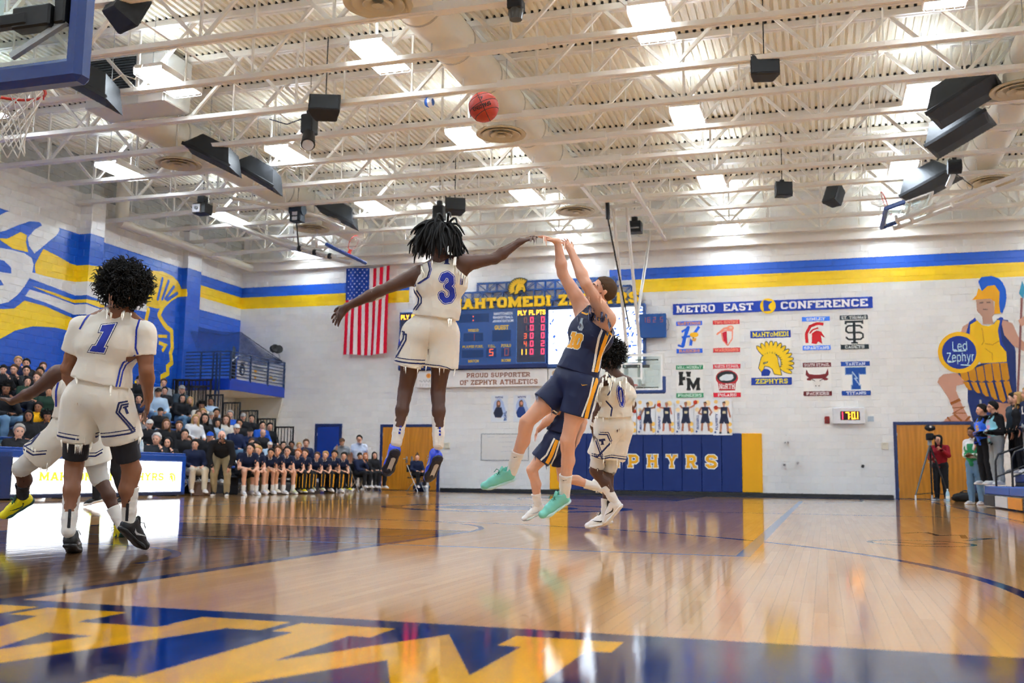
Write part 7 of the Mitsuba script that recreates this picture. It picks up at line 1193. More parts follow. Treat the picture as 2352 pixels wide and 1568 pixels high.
CROWD = [
 (-19.33,20.40,2.47,1.05,'c','short','blond','navy','dark','fair','blond boy with his hand at his chin, top row at the left'),
 (-19.33,20.68,2.47,1.02,'l','short','black','black','dark','fair','dark haired boy beside the blond boy in the top row'),
 (-18.70,19.30,2.22,0.94,'c','beanie','black','black','dark','fair','boy in a black beanie with his hand at his mouth, at the left edge'),
 (-18.70,19.66,2.22,0.99,'c','short','brown','black','dark','fair','boy in black resting his chin on his hand, below the blond boy'),
 (-18.70,20.03,2.22,1.00,'l','short','black','black','dark','fair','boy with long dark fringe in black, left of the white jersey'),
 (-19.33,21.25,2.47,0.98,'l','short','brown','grey','dark','fair','brown haired boy in a pale hoodie just above the dark arm'),
 (-18.70,20.49,2.22,1.02,'l','short','black','grey','dark','tan','black haired boy in pale grey just below the pale hoodie'),
 (-18.07,19.73,1.96,1.07,'l','short','brown','black','dark','fair','boy half hidden behind the dark arm at the left'),
 (-18.07,19.41,1.96,0.90,'l','short','black','green','dark','fair','boy in a dark green jacket among the left spectators'),
 (-16.81,17.46,1.46,1.10,'c','curly','black','black','jeans','brown','woman in black with light jeans at the left edge'),
 (-16.18,17.76,1.20,0.93,'c','short','black','yellow','dark','brown','man in a bright yellow hoodie'),
 (-15.55,16.80,0.95,0.94,'l','long','black','black','dark','brown','woman with long black hair in black, below the yellow hoodie'),
 (-15.55,17.30,0.95,0.96,'l','curly','black','black','dark','brown','dark haired person right of the yellow hoodie'),
 (-17.44,19.45,1.71,0.91,'l','short','black','green','dark','tan','person in dark green behind the crouching player'),
 (-19.33,25.12,2.47,1.02,'l','cap','black','black','dark','fair','person in a black cap, topmost right of the number 1 player'),
 (-19.33,26.29,2.47,1.04,'l','short','brown','grey','dark','fair','man in a grey hoodie in the top row below the helmet mural'),
 (-18.07,24.37,1.96,1.10,'l','cap','black','sky','jeans','tan','man in a pale blue hoodie and black cap'),
 (-18.70,25.53,2.22,0.95,'l','short','black','black','dark','fair','man in black just right of the pale blue hoodie'),
 (-18.70,26.32,2.22,1.10,'l','cap','grey','slate','dark','fair','man in a grey cap and dark jacket under the balcony'),
 (-17.44,22.23,1.71,1.07,'l','long','brown','black','dark','fair','woman right behind the hand of the number 1 player'),
 (-17.44,22.71,1.71,1.01,'l','short','black','navy','dark','fair','bearded man in navy next to the hand of the number 1 player'),
 (-18.07,25.50,1.96,0.98,'l','long','black','black','jeans','fair','woman with long dark hair in black under the balcony railing'),
 (-18.07,25.89,1.96,0.93,'l','long','blond','black','dark','fair','blond woman in black under the balcony railing'),
 (-16.81,22.82,1.46,0.89,'l','cap','black','black','jeans','fair','man in a black jacket and dark cap in the middle rows'),
 (-16.18,21.20,1.20,0.89,'c','long','brown','grey','dark','fair','woman in a grey sweatshirt by the fingers of number 1'),
 (-15.55,20.70,0.95,0.98,'l','cap','white','black','dark','fair','man in black with a white and black cap above the table'),
 (-15.55,21.33,0.95,1.03,'l','long','curlbrown','black','dark','fair','woman with long curly brown hair above the table'),
 (-15.55,21.86,0.95,1.00,'l','short','brown','black','dark','fair','man with brown hair in black right of the curly haired woman'),
 (-17.44,25.55,1.71,1.03,'l','curly','black','cream','dark','brown','person with round black hair in cream by the railing'),
 (-18.07,26.97,1.96,0.99,'l','bun','black','sky','dark','brown','woman with a high bun in a pale blue jacket by the railing'),
 (-16.81,24.50,1.46,0.93,'l','short','brown','black','dark','fair','brown haired person behind the girl in white'),
 (-16.81,24.74,1.46,1.01,'l','short','blond','grey','dark','fair','fair haired person below the woman with the bun'),
 (-16.18,23.45,1.20,1.02,'l','long','blond','white','dark','fair','girl in a white hoodie with long fair hair'),
 (-16.18,23.89,1.20,1.09,'l','long','black','black','dark','fair','girl with long dark hair next to the white hoodie'),
 (-16.81,25.38,1.46,1.06,'l','short','black','black','dark','tan','dark haired man below the railing steps'),
 (-16.81,25.14,1.46,0.93,'l','cap','grey','black','dark','fair','man in a grey cap in the middle of the far rows'),
 (-16.81,26.10,1.46,1.05,'l','short','grey','blue','dark','fair','grey haired man in blue by the railing'),
 (-16.18,24.94,1.20,1.12,'l','long','brown','cream','dark','fair','girl with long brown hair in cream'),
 (-16.18,24.50,1.20,0.94,'l','long','black','sky','dark','tan','girl in a pale denim hoodie with long dark hair'),
 (-16.81,26.80,1.46,1.01,'l','cap','grey','black','dark','fair','man in a grey cap by the second lowest railing'),
 (-16.18,25.64,1.20,1.02,'l','short','black','black','dark','tan','man in black behind the white cap'),
 (-16.81,27.30,1.46,0.98,'l','short','black','black','dark','fair','dark bearded man in black against the railing'),
 (-15.55,24.46,0.95,1.08,'l','cap','white','navy','jeans','fair','big man in a navy jacket and white cap'),
 (-16.18,26.86,1.20,1.02,'l','short','black','blue','dark','fair','man in a bright blue jacket at the end of the rows'),
 (-16.18,27.30,1.20,1.00,'l','short','black','black','dark','fair','young man in a black hoodie at the lowest railing'),
 (-15.55,25.19,0.95,0.99,'l','cap','black','navy','dark','fair','man in navy with a dark cap, right of the white cap'),
 (-15.55,25.86,0.95,0.99,'l','bald','black','black','dark','fair','bald man in black behind the bench'),
 (-14.92,22.30,0.69,1.02,'l','cap','blue','black','dark','fair','young man in a blue cap left of the bending coach'),
 (-14.92,21.21,0.69,1.03,'l','short','black','black','dark','fair','woman with glasses in black behind the seated coach'),
 (-14.92,21.41,0.69,0.84,'l','short','brown','navy','dark','fair','boy in navy left of the seated coach'),
 (-14.92,25.22,0.69,0.84,'l','cap','white','sky','jeans','fair','person in a white cap and pale blue right behind the bench'),
 (-14.92,24.25,0.69,0.90,'l','short','brown','black','dark','fair','brown haired person right behind the first bench player'),
 (-14.92,25.95,0.69,0.87,'l','short','black','black','dark','fair','dark haired person behind the middle of the bench'),
 (-14.92,26.45,0.69,0.90,'l','short','black','black','dark','brown','person with round dark hair behind the bench'),
 (-14.92,26.87,0.69,0.87,'l','short','blond','navy','dark','fair','fair haired boy behind the bench'),
 (-14.92,27.30,0.69,1.01,'l','short','brown','navy','dark','fair','tall brown haired boy behind the bench, left of the blue door'),
 (-14.75,15.71,0.46,1.12,'l','short','grey','black','dark','fair','grey haired man with headset seated behind the scorers table'),
 (-14.55,19.66,0.46,1.12,'c','short','white','leather','dark','fair','white haired man holding his chin, behind the scorers table'),
 (-14.40,19.88,0.46,1.01,'c','hood','black','black','dark','fair','child in a black hood behind the scorers table'),
 (-13.75,19.99,0.46,0.96,'l','short','black','navyd','khaki','fair','seated coach in dark quarter zip and pale trousers, first on the bench'),
 (-13.60,22.04,0.46,1.10,'f','short','black','navyd','tan2','fair','man in navy pullover and khaki trousers on the bench'),
 (-12.90,26.80,0.46,0.80,'c','beanie','black','navyd','dark','tan','person in a dark beanie and navy jacket near the end of the bench'),
 (-12.95,27.29,0.46,0.80,'l','long','ginger','black','dark','fair','woman half hidden behind the dark beanie at the end of the bench'),
 (-13.00,28.02,0.46,0.86,'l','long','black','black','black','fair','woman with long dark hair and crossed legs, last on the bench'),
 (-12.25,29.61,0.46,0.83,'l','bun','brown','navyd','black','fair','woman in navy with glasses seated by the wooden doors'),
]
BENCH = [(-13.38,21.48,1.05,'black','fair','s'),(-13.36,21.79,0.98,'blond','fair','s'),(-13.34,22.35,0.92,'black','tan','s'),(-13.32,22.59,1.02,'brown','fair','s'),(-13.30,23.05,1.02,'black','fair','s'),(-13.28,23.62,0.95,'ginger','fair','p'),(-13.26,23.97,0.95,'brown','fair','p'),(-13.24,24.60,0.87,'brown','fair','p'),(-13.22,25.03,0.92,'blond','fair','p'),(-13.20,25.44,0.97,'black','tan','p'),(-13.18,25.98,0.92,'black','fair','p'),]
# ---------------------------------------------------------------- spectators, bench, students
CLO = {'black': '#15161a', 'navy': '#141f3e', 'navyd': '#111a34', 'grey': '#8d9094', 'green': '#1d3328', 'yellow': '#e0a616', 'sky': '#a8bfd4', 'slate': '#2c3844', 'cream': '#cfc8bb', 'white': '#d9dadb', 'blue': '#1f4fae', 'leather': '#22262c', 'dark': '#16181d', 'jeans': '#5f7f9c', 'khaki': '#c4bca8', 'tan2': '#8a7a5c', 'red': '#7a1420'}
HC = {'blond': '#a88452', 'brown': '#4a3322', 'black': '#141211', 'grey': '#8a8784', 'white': '#c9c6c0', 'ginger': '#8a4e2a', 'curlbrown': '#5a3c24', 'blue': '#1d4cb0'}
CL = lambda n: col(CLO.get(n, n), .8, .2)
X_, Y_, Z_ = np.eye(3)
def seated(kind):
    J = dict(pl=(0, .02, .1), wa=(0, .01, .25), ch=(0, .04, .4), nk=(0, .01, .55), hd=(0, .06, .685), s0=(-.185, .02, .49), s1=(.185, .02, .49), h0=(-.09, .04, .06), h1=(.09, .04, .06), k0=(-.15, .46, .09), k1=(.15, .46, .09), a0=(-.15, .44, -.34), a1=(.15, .44, -.34), f0=(-.17, .63, -.425), f1=(.17, .63, -.425),
             e0=(-.25, .1, .25), e1=(.25, .1, .25), w0=(-.12, .33, .17), w1=(.12, .33, .17), t0=(-.03, .46, .15), t1=(.04, .47, .17))
    turn = .45
    if kind == 'c': J.update(e0=(-.17, .3, .26), w0=(-.06, .25, .5), t0=(-.02, .16, .62), e1=(.2, .2, .2), w1=(.0, .36, .2), t1=(-.12, .38, .22))
    if kind == 'f': J.update(wa=(0, .06, .24), ch=(0, .17, .37), nk=(0, .25, .5), hd=(0, .36, .6), s0=(-.18, .24, .45), s1=(.18, .24, .45), e0=(-.22, .3, .17), e1=(.22, .3, .17), w0=(-.07, .53, .15), w1=(.07, .53, .15), t0=(.02, .64, .08), t1=(-.02, .64, .09)); turn = .7
    J = arrays(J); hf = np.array([math.sin(turn), math.cos(turn), -.06]); finish(J, hf, (0, .0 if kind != 'f' else .1, 1)); J['ff0'] = J['ff1'] = Y_; return J
def top_field(J, S, h, sleeve, seed, long=.10):
    lat, up, fwd = J['lat'], J['up'], J['fwd']; F = Field()
    F.cap(J['ch'] - lat * .08 * S, J['ch'] + lat * .08 * S, .138 * S, None, .06, (fwd, .92)); F.cap(J['ch'], J['wa'], .14 * S, .132 * S, .06); F.cap(J['wa'] - lat * .06, J['wa'] + lat * .06, .128 * S, None, .06, (fwd, .95)); F.cap(J['wa'], J['pl'], .135 * S, .15 * S, .06)
    for i, q in ((0, -1), (1, 1)):
        s, e, w = J['s%d' % i], J['e%d' % i], J['w%d' % i]; F.cap(J['nk'] - up * .02 + lat * q * .04, s - up * .005, .06 * S, .07 * S, .04); F.cap(s, s + (e - s) * (1 if sleeve > 1 else .62), .076 * S, .062 * S, .03)
        if sleeve > 1: F.cap(e, e + (w - e) * .94, .06 * S, .044 * S, .03)
    F.cap(J['nk'] - up * .03, J['nk'] + up * .025, .085 * S, .075 * S, .03); F.grid(h)
    for i in (0, 1):
        s, e, w = J['s%d' % i], J['e%d' % i], J['w%d' % i]
        if sleeve > 1: F.carve(e + (w - e) * .85, w + unit(w - e) * .05, .032 * S)
        else: F.carve(s + (e - s) * .5, e, .052 * S)
    F.carve(J['nk'] + up * .0, J['nk'] + up * .12, .062 * S, .075 * S); F.cut(J['pl'] - up * long, -up); return ruffle(F.mesh(2), .012, 7, seed)
def leg_field(J, S, h, kind, seed):
    up, lat = J['up'], J['lat']; F = Field(); F.cap(J['pl'] - lat * .06, J['pl'] + lat * .06, .138 * S, None, .05); F.cap(J['pl'], J['pl'] + up * .09, .135 * S, .128 * S, .05)
    for i in (0, 1):
        hh, k, a = J['h%d' % i], J['k%d' % i], J['a%d' % i]; F.cap(hh, hh + (k - hh) * (1 if kind == 'long' else .84), .112 * S, (.08 if kind == 'long' else .105) * S, .04)
        if kind == 'long': F.cap(k, k + (a - k) * .5, .08 * S, .07 * S, .03); F.cap(k + (a - k) * .5, a - (a - k) * .02, .07 * S, .06 * S, .03)
    F.grid(h)
    if kind != 'long':
        for i in (0, 1): hh, k = J['h%d' % i], J['k%d' % i]; F.carve(hh + (k - hh) * .72, k, .08 * S, .088 * S)
    return ruffle(F.mesh(2), .012, 7, seed)
def hairs(J, f, l, u, h=.011):
    c = J['hd']; H = {}
    H['short'] = short_hair(c, f, l, u, 1.0, .015, .012, .72, h, .012, 2)
    m = short_hair(c, f, l, u, 1.0, .013, .012, .72, h, .006, 3); F = Field(); F.cap(c + u * .03 - f * .06, c - u * .2 - f * .07, .075, .06, .03, (f, .6))
    for q in (-1, 1): F.cap(c + u * .03 + l * q * .075, c - u * .22 + l * q * .07 + f * .03, .03, .028, .03)
    F.grid(h); H['long'] = cat([m, ruffle(F.mesh(2), .012, 22, 5, (1, 1, .3))])
    F = Field(); F.ell(c + u * .04 - f * .012, (f, l, u), (.108, .09, .1), .02); F.cap(c + u * .045 + f * .085, c + u * .04 + f * .16, .055, .05, .015, (u, .14)); F.grid(h * .9); F.cut(c + u * .03, -u); H['cap'] = F.mesh(2)
    F = Field(); F.ell(c + u * .04 - f * .015, (f, l, u), (.11, .092, .105), .02); F.grid(h); n = unit(f * .5 - u * .85); F.cut(c + f * .03 + u * .03, n); H['beanie'] = ruffle(F.mesh(2), .004, 40, 1)
    F = Field(); F.ell(c + u * .02 - f * .02, (f, l, u), (.12, .105, .13), .02); F.cap(c - u * .08 - f * .03, c - u * .14 - f * .02, .095, .11, .05); F.grid(h); F.cut(c + f * .05, f); F.carve(c + f * .02 - u * .01, c + f * .3 - u * .02, .082); H['hood'] = F.mesh(2)
    H['curly'] = curls(c, f, l, u, (.125, .115, .115), 160, 5, (-.02, 0, .05), .5, .05, .009)
    F = Field(); F.cap(c + u * .13 - f * .04, c + u * .17 - f * .045, .045, .035, .02); F.grid(h); H['bun'] = cat([short_hair(c, f, l, u, 1.0, .011, .012, .72, h, .004, 3), F.mesh(2)])
    F = Field(); F.cap(c - u * .02 - f * .085, c - u * .03 - f * .06, .05, .06, .03); F.grid(h); F.cut(c - f * .03, f); H['bald'] = None
    return H
def face_parts(J, f, l, u):
    c = J['hd']; ey = [trimesh.creation.icosphere(1, .011) for _ in (0, 1)]; [e.apply_translation(c + f * .086 + u * .012 + l * q * .032) for e, q in zip(ey, (-1, 1))]
    return dict(eyes=cat(ey), brows=cat([tube([c + u * .036 + f * .098 + l * q * .014, c + u * .038 + f * .088 + l * q * .05], [.005, .004], 5) for q in (-1, 1)]), lips=tube([c - u * .053 + f * .097 - l * .02, c - u * .053 + f * .104, c - u * .053 + f * .097 + l * .02], [.003, .005, .003], 5))
LIPS = {'fair': '#a8645a', 'tan': '#8a4c40', 'brown': '#5a2e28', 'dark': '#3a1c18', 'pink': '#a8645a'}
def store(mesh, smooth=True): return mikit.ply(mesh, None, smooth)
def template(J, top_sleeve, legs, h=.0185, hc=.026):
    t = {}; F = Field(); pal = ((0, -.3, -1), (0, -.3, -1)); limb_prims(F, J, .96, palm=[np.array(p) for p in pal], legs=(legs == 'short')); f, l, u = head_prims(F, J['hd'], J['hf'], J['hu'], 1.0); F.grid(h); t['body'] = store(F.mesh(2))
    t['top'] = store(top_field(J, .96, hc, top_sleeve, 3)); t['legs'] = store(leg_field(J, .96, hc, legs, 4)); t['hair'] = {n: (store(m) if m is not None else None) for n, m in hairs(J, f, l, u).items()}
    t['face'] = {n: store(m, True) for n, m in face_parts(J, f, l, u).items()}; t['J'] = J; t['shoe'] = [shoe_frame(J['a%d' % i], J['f%d' % i], J['k%d' % i], .95) for i in (0, 1)]
    if legs == 'short': t['socks'] = store(cat([sock(J, i, .13, .05) for i in (0, 1)]))
    return t
LOW = Field(); LOW.cap((.05, 0, .05), (.2, 0, .045), .045, .042, .03).cap((.2, 0, .042), (.27, .004, .036), .042, .032, .03).cap((.06, 0, .08), (.06, 0, .11), .04, .038, .03).grid(.014); LOWS = Field(); LOWS.cap((.045, 0, .022), (.27, 0, .024), .05, .048, .03, (np.array([0, 0, 1.0]), .5)).grid(.014)
SHOE_LOW = {'upper': store(LOW.mesh(2)), 'sole': store(LOWS.mesh(2))}
def person_from(t, label, loc, yaw, s, hair, hc, top, bot, skin_, shoe='#c8cacc', group=None, extra=None, name='person'):
    k = thing(name, label, 'person', group); M = T().translate(list(map(float, loc))).rotate([0, 0, 1], yaw).scale(s)
    ref = lambda d, m: {**d, 'bsdf': {'type': 'ref', 'id': m}, 'to_world': M}
    sk = SK[skin_]; scene[key(k + '__body')] = ref(t['body'], sk); scene[key(k + '__top')] = ref(t['top'], CL(top)); scene[key(k + '__trousers' if 'socks' not in t else k + '__shorts')] = ref(t['legs'], CL(bot))
    if t['hair'].get(hair) is not None: scene[key(k + '__' + {'cap': 'cap', 'beanie': 'beanie', 'hood': 'hood'}.get(hair, 'hair'))] = ref(t['hair'][hair], CL(top) if hair == 'hood' else col(HC.get(hc, '#222222'), .8, .2))
    if hair == 'cap': scene[key(k + '__hair')] = ref(t['hair']['bald'] or t['hair']['short'], col(HC['brown'], .8, .2)) if t['hair']['bald'] else ref(t['face']['brows'], col(HC['brown'], .8, .2))
    scene[key(k + '__eyes')] = ref(t['face']['eyes'], col('#1a1410', .3, .5)); scene[key(k + '__eyebrows')] = ref(t['face']['brows'], col(HC.get(hc, '#2a2018') if hc != 'blue' and hair not in ('cap', 'beanie', 'hood') else '#2a2018', .8, .2)); scene[key(k + '__lips')] = ref(t['face']['lips'], col(LIPS[skin_], .5, .4))
    if 'socks' in t: scene[key(k + '__socks')] = ref(t['socks'], 'mat_sock_white')
    for Ms in t['shoe']:
        q = key(k + '__shoe'); W = M @ T(Ms.tolist()); scene[q] = {**SHOE_LOW['upper'], 'bsdf': {'type': 'ref', 'id': col(shoe, .5, .3)}, 'to_world': W}; scene[key(q + '__sole')] = {**SHOE_LOW['sole'], 'bsdf': {'type': 'ref', 'id': 'mat_sole_white'}, 'to_world': W}
    for n, (d, m) in (extra or {}).items(): scene[key(k + '__' + n)] = ref(d, m)
    return k
rp = np.random.default_rng(21)
TS = {p: template(seated(p), 2, 'long') for p in 'lcf'}
for x, y, z, s, pose, hair, hc, top, bot, sk_, lab in CROWD:
    yaw = -90 + rp.uniform(-42, -12); t = TS[pose]; off = .05 * s
    person_from(t, lab, (x, y, z + .02), yaw, s, hair, hc, top, bot, sk_, '#9a9ca0' if z > .5 else '#d4d6d8')
    if z < .5:
        k = thing('folding_chair', 'black folding chair under the ' + ' '.join(lab.split()[:7]), 'chair'); C_ = trimesh.transformations.translation_matrix((x, y, 0)) @ trimesh.transformations.rotation_matrix(math.radians(-100), (0, 0, 1))
        part(k, 'seat', moved(bbox(-.2, .2, -.2, .2, .41, .44, .01), C_), CL('dark')); part(k, 'backrest', moved(bbox(-.2, .2, -.24, -.21, .6, .82, .01), C_), CL('dark'))
        for sx in (-1, 1): part(k, 'leg', moved(tube([(sx * .2, .2, 0), (sx * .2, -.22, .82)], .012, 6), C_), 'mat_chrome'); part(k, 'leg', moved(tube([(sx * .19, -.22, 0), (sx * .19, .16, .42)], .012, 6), C_), 'mat_chrome')
# the players' bench
JF = seated('f'); TB = template(JF, 1, 'short'); TP = template(JF, 1, 'long')
tr = lambda i, q: tube([JF['nk'] + np.array([q * .05, .045, .045]), JF['nk'] + np.array([q * .045, .10, -.03]), JF['ch'] + np.array([q * .02, .125, .05])], .008, 5)
COLLAR = store(cat([tr(0, -1), tr(1, 1)])); STR = store(cat([tube([JF['k%d' % i] + np.array([0, .05, .055]), JF['k%d' % i] + np.array([s_ * .06, .065, -.05]), JF['a%d' % i] + np.array([s_ * .05, .06, .03])], .011, 5) for i, s_ in ((0, -1), (1, 1), (0, 1), (1, -1))]))
nth = ('first', 'second', 'third', 'fourth', 'fifth', 'sixth', 'seventh', 'eighth', 'ninth', 'tenth', 'eleventh'); shoes_ = ('#c9ccd0', '#c8ccd4', '#d8d0b8', '#d4dae0', '#c4d0b0', '#e0d020', '#c8d0d8', '#d0d4a8', '#dcdcd8', '#e0e0e0', '#e0d428')
one('bench', 'long dark bench the players in navy sit on beside the court', 'bench', cat([bbox(-13.75, -13.3, 21.1, 26.6, .40, .44, .01)] + [bbox(-13.72, -13.35, a, a + .06, 0, .4, .006) for a in (21.2, 22.9, 24.6, 26.3)]), CL('dark'))
for n, (x, y, s, hc, sk_, kd) in enumerate(BENCH):
    t = TB if kd == 's' else TP
    person_from(t, '%s bench player from the near end, navy tee, %s, %s hair' % (nth[n], 'bare legs' if kd == 's' else 'gold striped trousers', hc), (x, y, .45), -90 + rp.uniform(-38, -26), s, 'short', hc, 'navyd', 'dark', sk_, shoes_[n], 'players on the bench', {'collar_trim': (COLLAR, 'mat_white_print'), **({'gold_stripes': (STR, 'mat_gold_print')} if kd == 'p' else {})})
# standing people, each in a pose of its own
def standing(name, label, J, S, skin_, top, bot, hair, hc, sleeve=2, h=.014, shoe='#d0d2d4', palms=None, long=.10, shoe_s=.95, seedn=1):
    k = thing(name, label, 'person'); F = Field(); limb_prims(F, J, S, palm=palms, legs=False); f, l, u = head_prims(F, J['hd'], J['hf'], J['hu'], S); F.grid(h); part(k, 'body', F.mesh(2), SK[skin_], True)
    tm = top_field(J, S, h * 1.15, sleeve, seedn, long); part(k, 'top', tm, CL(top), True); part(k, 'trousers', leg_field(J, S, h * 1.15, 'long', seedn + 1), CL(bot), True)
    H = hairs(J, f, l, u)[hair]
    if H is not None: part(k, {'cap': 'cap', 'beanie': 'beanie', 'hood': 'hood'}.get(hair, 'hair'), H, CL(top) if hair == 'hood' else col(HC.get(hc, hc), .8, .2), True)
    fp = face_parts(J, f, l, u); part(k, 'eyes', fp['eyes'], col('#1a1410', .3, .5), True); part(k, 'eyebrows', fp['brows'], col('#2a2018', .8), True); part(k, 'lips', fp['lips'], col(LIPS[skin_], .5, .4), True)
    for i in (0, 1):
        W = T(shoe_frame(J['a%d' % i], J['f%d' % i], J['k%d' % i], shoe_s).tolist()); q = key(k + '__shoe'); scene[q] = {**SHOE_LOW['upper'], 'bsdf': {'type': 'ref', 'id': col(shoe, .5, .3)}, 'to_world': W}; scene[key(q + '__sole')] = {**SHOE_LOW['sole'], 'bsdf': {'type': 'ref', 'id': 'mat_sole_white'}, 'to_world': W}
    return k, tm, (f, l, u)
def stand_joints(loc, yaw, s=1.0, look=0.0, arms='down', lean=0.0, dx=0.0):
    a = math.radians(yaw); R = np.array([[math.cos(a), -math.sin(a), 0], [math.sin(a), math.cos(a), 0], [0, 0, 1]])
    J = dict(pl=(0, 0, .95), wa=(0, .01, 1.1), ch=(0, .02, 1.28), nk=(0, 0, 1.47), hd=(0, .05, 1.62), s0=(-.185, 0, 1.4), s1=(.185, 0, 1.4), h0=(-.09, 0, .9), h1=(.09, 0, .9), k0=(-.11, .02, .5), k1=(.11, .02, .5), a0=(-.12, -.02, .09), a1=(.12, -.02, .09), f0=(-.15, .2, .015), f1=(.15, .2, .015), e0=(-.24, -.03, 1.12), e1=(.24, -.03, 1.12), w0=(-.24, .08, .88), w1=(.24, .08, .88), t0=(-.22, .12, .7), t1=(.22, .12, .7))
    if arms == 'front': J.update(w0=(-.06, .2, 1.12), t0=(.08, .24, 1.15), w1=(.06, .2, 1.1), t1=(-.08, .25, 1.1))
    if arms == 'knees': J.update(pl=(0, -.1, .9), wa=(0, .05, 1.0), ch=(0, .2, 1.1), nk=(0, .34, 1.2), hd=(0, .44, 1.3), s0=(-.19, .3, 1.14), s1=(.19, .3, 1.14), e0=(-.26, .26, .86), e1=(.26, .26, .86), w0=(-.18, .24, .62), w1=(.18, .24, .62), t0=(-.12, .26, .48), t1=(.12, .26, .48), h0=(-.09, -.06, .86), h1=(.09, -.06, .86), k0=(-.14, .14, .48), k1=(.14, .14, .48), a0=(-.14, 0, .09), a1=(.14, 0, .09), f0=(-.16, .22, .015), f1=(.16, .22, .015))
    if arms == 'camera': J.update(e0=(-.26, .12, 1.2), w0=(-.14, .34, 1.36), t0=(-.06, .46, 1.45), e1=(.24, .05, 1.13), w1=(.08, .22, 1.12), t1=(.0, .34, 1.1))
    if arms == 'phone': J.update(e1=(.25, .15, 1.2), w1=(.16, .3, 1.42), t1=(.12, .34, 1.58))
    J = {k: np.array(loc, float) + s * (R @ np.asarray(v, float)) for k, v in J.items()}; g = look; hf = R @ np.array([math.sin(g), math.cos(g), -.05]); finish(J, hf, (0, 0, 1)); J['ff0'] = J['ff1'] = R @ Y_; return J
DN = (np.array([.3, 0, -.2]), np.array([-.3, 0, -.2]))
# coach bending with hands on his knees
standing('person', 'bald coach bending forward with hands on knees, black pullover and khaki trousers', stand_joints((-13.12, 20.15, 0), -150, 1.02, -.1, 'knees'), 1.0, 'pink', 'black', 'tan2', 'bald', 'grey', shoe='#15161a', palms=DN)
standing('person', 'man in a pale blue white tee standing by the blue door', stand_joints((-13.9, 28.9, 0), 200, .98, 0), .98, 'fair', '#cfdcf0', 'dark', 'short', 'black', 1, palms=DN)
standing('person', 'person in a grey tee holding up a phone left of the white tee', stand_joints((-14.35, 28.6, 0), 205, .92, .2, 'phone'), .95, 'tan', 'grey', 'dark', 'cap', 'brown', 1, palms=DN)
# walking man on the far side
J = finish(arrays(PJ['walk']), RT * .35 - IN * .9, UPC); J['ff0'] = J['ff1'] = RT
k, tm, fx = standing('person', 'man in a navy zip jacket and grey trousers walking along the back wall', J, 1.0, 'fair', 'navy', '#5c686c', 'short', 'black', palms=(np.array([.5, -.3, -.2]), np.array([-.5, .3, -.2])), shoe='#c8cacc')
r_, u_ = cam_axes(J['ch']); d = onto(tm, poly((.02, .1), (.12, .12), (.13, -.1), (.06, -.2)), J['ch'], r_, u_, .004, .03)
if d is not None: part(k, 'shirt_front', d, CL('white'), True)
# referee behind number 1
J = finish(arrays(PJ['ref']), -RT * .8 + IN * .1, UPC); J['ff0'] = J['ff1'] = -RT
standing('person', 'person in dark trousers and shoes walking behind number 1, only the legs in view', J, 1.0, 'fair', 'black', 'black', 'short', 'brown', palms=DN, shoe='#101114')
# camera operator and tripod
k, tm, fx = standing('person', 'camera operator in a dark red hoodie behind a tripod in front of the right doors', stand_joints((3.0, 29.6, 0), 155, 1.0, .1, 'camera'), 1.0, 'fair', 'red', 'dark', 'long', 'black', palms=DN, shoe='#2a2c30')
k = thing('video_camera', 'black video camera with a fluffy round top on the tripod by the right doors', 'camera'); cx, cy = 2.72, 29.2
part(k, 'body', bbox(cx - .08, cx + .09, cy - .2, cy + .16, 1.6, 1.78, .02), CL('dark')); part(k, 'lens_hood', tube([(cx, cy - .2, 1.7), (cx - .02, cy - .36, 1.7)], [.06, .075], 14), CL('dark')); m = trimesh.creation.icosphere(3, .1); m.vertices = m.vertices * [1.3, 1, .8] + [cx + .02, cy - .05, 1.92]; part(k, 'light_hood', ruffle(m, .02, 18, 2), CL('dark'), True); part(k, 'lamp', tube([(cx + .02, cy - .16, 1.95), (cx + .02, cy - .17, 1.95)], .03, 10), CL('white')); part(k, 'viewfinder', bbox(cx + .09, cx + .16, cy + .02, cy + .12, 1.64, 1.74, .01), CL('dark'))
k = thing('tripod', 'tall grey black tripod under the video camera by the right doors', 'tripod'); part(k, 'head', bbox(cx - .05, cx + .05, cy - .06, cy + .06, 1.46, 1.6, .01), col('#8a9298', .4))
for i, (dx, dy) in enumerate(((-.42, -.15), (.42, .05), (.05, .5))): l_ = part(k, 'leg', tube([(cx, cy, 1.46), (cx + dx * .5, cy + dy * .5, .8), (cx + dx, cy + dy, .12)], [.026, .024, .018], 8), col('#50585e' if i == 0 else '#1c1e22', .4)); part(l_, 'foot', tube([(cx + dx, cy + dy, .14), (cx + dx, cy + dy, 0)], .025, 8), col('#c9ced2', .4))
part(k, 'spreader', cat([tube([(cx, cy, .2), (cx + dx * .95, cy + dy * .95, .16)], .012, 6) for dx, dy in ((-.42, -.15), (.42, .05), (.05, .5))]), CL('dark'))
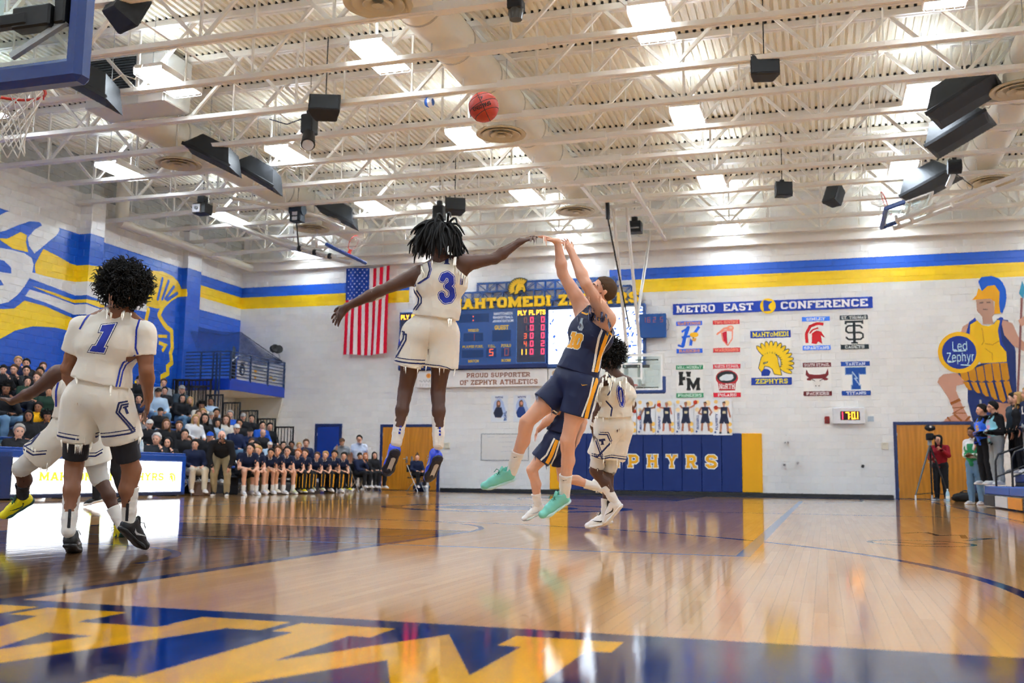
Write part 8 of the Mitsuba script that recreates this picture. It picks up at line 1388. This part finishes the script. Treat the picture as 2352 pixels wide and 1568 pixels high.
# students on the right bleachers
def bib(k, tm, J, c, r, u, name, w=.34, z0=-.42, z1=.17): 
    d = onto(tm, poly((-w/2, z0), (w/2, z0), (w/2, .02), (w*.36, .06), (w*.33, z1), (w*.16, z1), (.08, .09), (-.08, .09), (-w*.16, z1), (-w*.33, z1), (-w*.36, .06), (-w/2, .02)), J['ch'], r, u, .006, .03)
    if d is not None: part(k, name, d, c, True)
z0_ = .46
stu = [('s1', (3.50, 23.5, z0_), 108, 'fair', 'black', '#8f9698', 'short', 'black', 'student in a pink and pale blue tie dye jersey over black, grey sweatpants, arms folded', 'front', 1.0),
       ('s2', (3.36, 23.95, z0_), 120, 'fair', 'black', 'black', 'short', 'brown', 'student in a royal blue jersey and black trousers, second from the bleacher end', 'down', .98),
       ('s3', (3.33, 24.45 - .55, z0_), 118, 'fair', 'black', 'black', 'short', 'black', 'student in a blue and gold striped jersey, leftmost on the bleacher end', 'front', .98),
       ('s4', (3.28, 25.2, 0), 140, 'brown', 'white', 'jeans', 'short', 'black', 'student in a white and green hoodie and light jeans on the floor by the bleachers', 'front', 1.0),
       ('s5', (3.95, 23.2, z0_ + .25), 110, 'fair', 'black', 'dark', 'long', 'blond', 'student with long blond hair in black at the right edge', 'down', .95),
       ('s6', (4.02, 22.6, z0_ + .25), 115, 'fair', 'navy', '#8f9698', 'short', 'blond', 'student in a navy numbered shirt at the very right edge', 'down', .98),
       ('s7', (3.95, 23.85, z0_ + .25), 115, 'fair', 'slate', 'dark', 'short', 'black', 'student in dark grey in the back row on the right', 'down', .97),
       ('s8', (4.05, 23.5, z0_ + .25), 120, 'tan', 'black', 'dark', 'short', 'black', 'dark haired student in black half hidden in the back row on the right', 'down', .95)]
for n, loc, yaw, sk_, top, bot, hair, hc, lab, arms, s in stu:
    J = stand_joints(loc, yaw, s, .25, arms); k, tm, fx = standing('person', lab, J, s, sk_, top, bot, hair, hc, palms=DN, seedn=ord(n[1])); f_ = J['fwd']; r_ = np.cross(f_, [0, 0, 1.0]) * -1; u_ = np.array([0, 0, 1.0])
    r_ = unit(np.cross(u_, f_)) 
    if n == 's1': bib(k, tm, J, col('#8fd0e0', .7), r_, u_, 'jersey', .4); bib(k, tm, J, col('#e8a8d0', .7), r_, u_, 'jersey_tint', .16, -.3, .1)
    if n == 's2': bib(k, tm, J, col('#2b2f9c', .7), r_, u_, 'jersey', .38)
    if n == 's3': bib(k, tm, J, col('#2a62d8', .7), r_, u_, 'jersey', .4); bib(k, tm, J, col('#d8b030', .7), r_, u_, 'jersey_trim', .1, -.1, .12)
    if n == 's4': bib(k, tm, J, col('#1e7a4a', .7), r_, u_, 'hoodie_panel', .36, -.42, -.05)
    if n == 's6':
        d = onto(tm, fit(slab('1', 1), -.04, .04, -.08, .08), J['ch'], r_, u_, .007, .02); part(k, 'number', d, CL('white'), True)
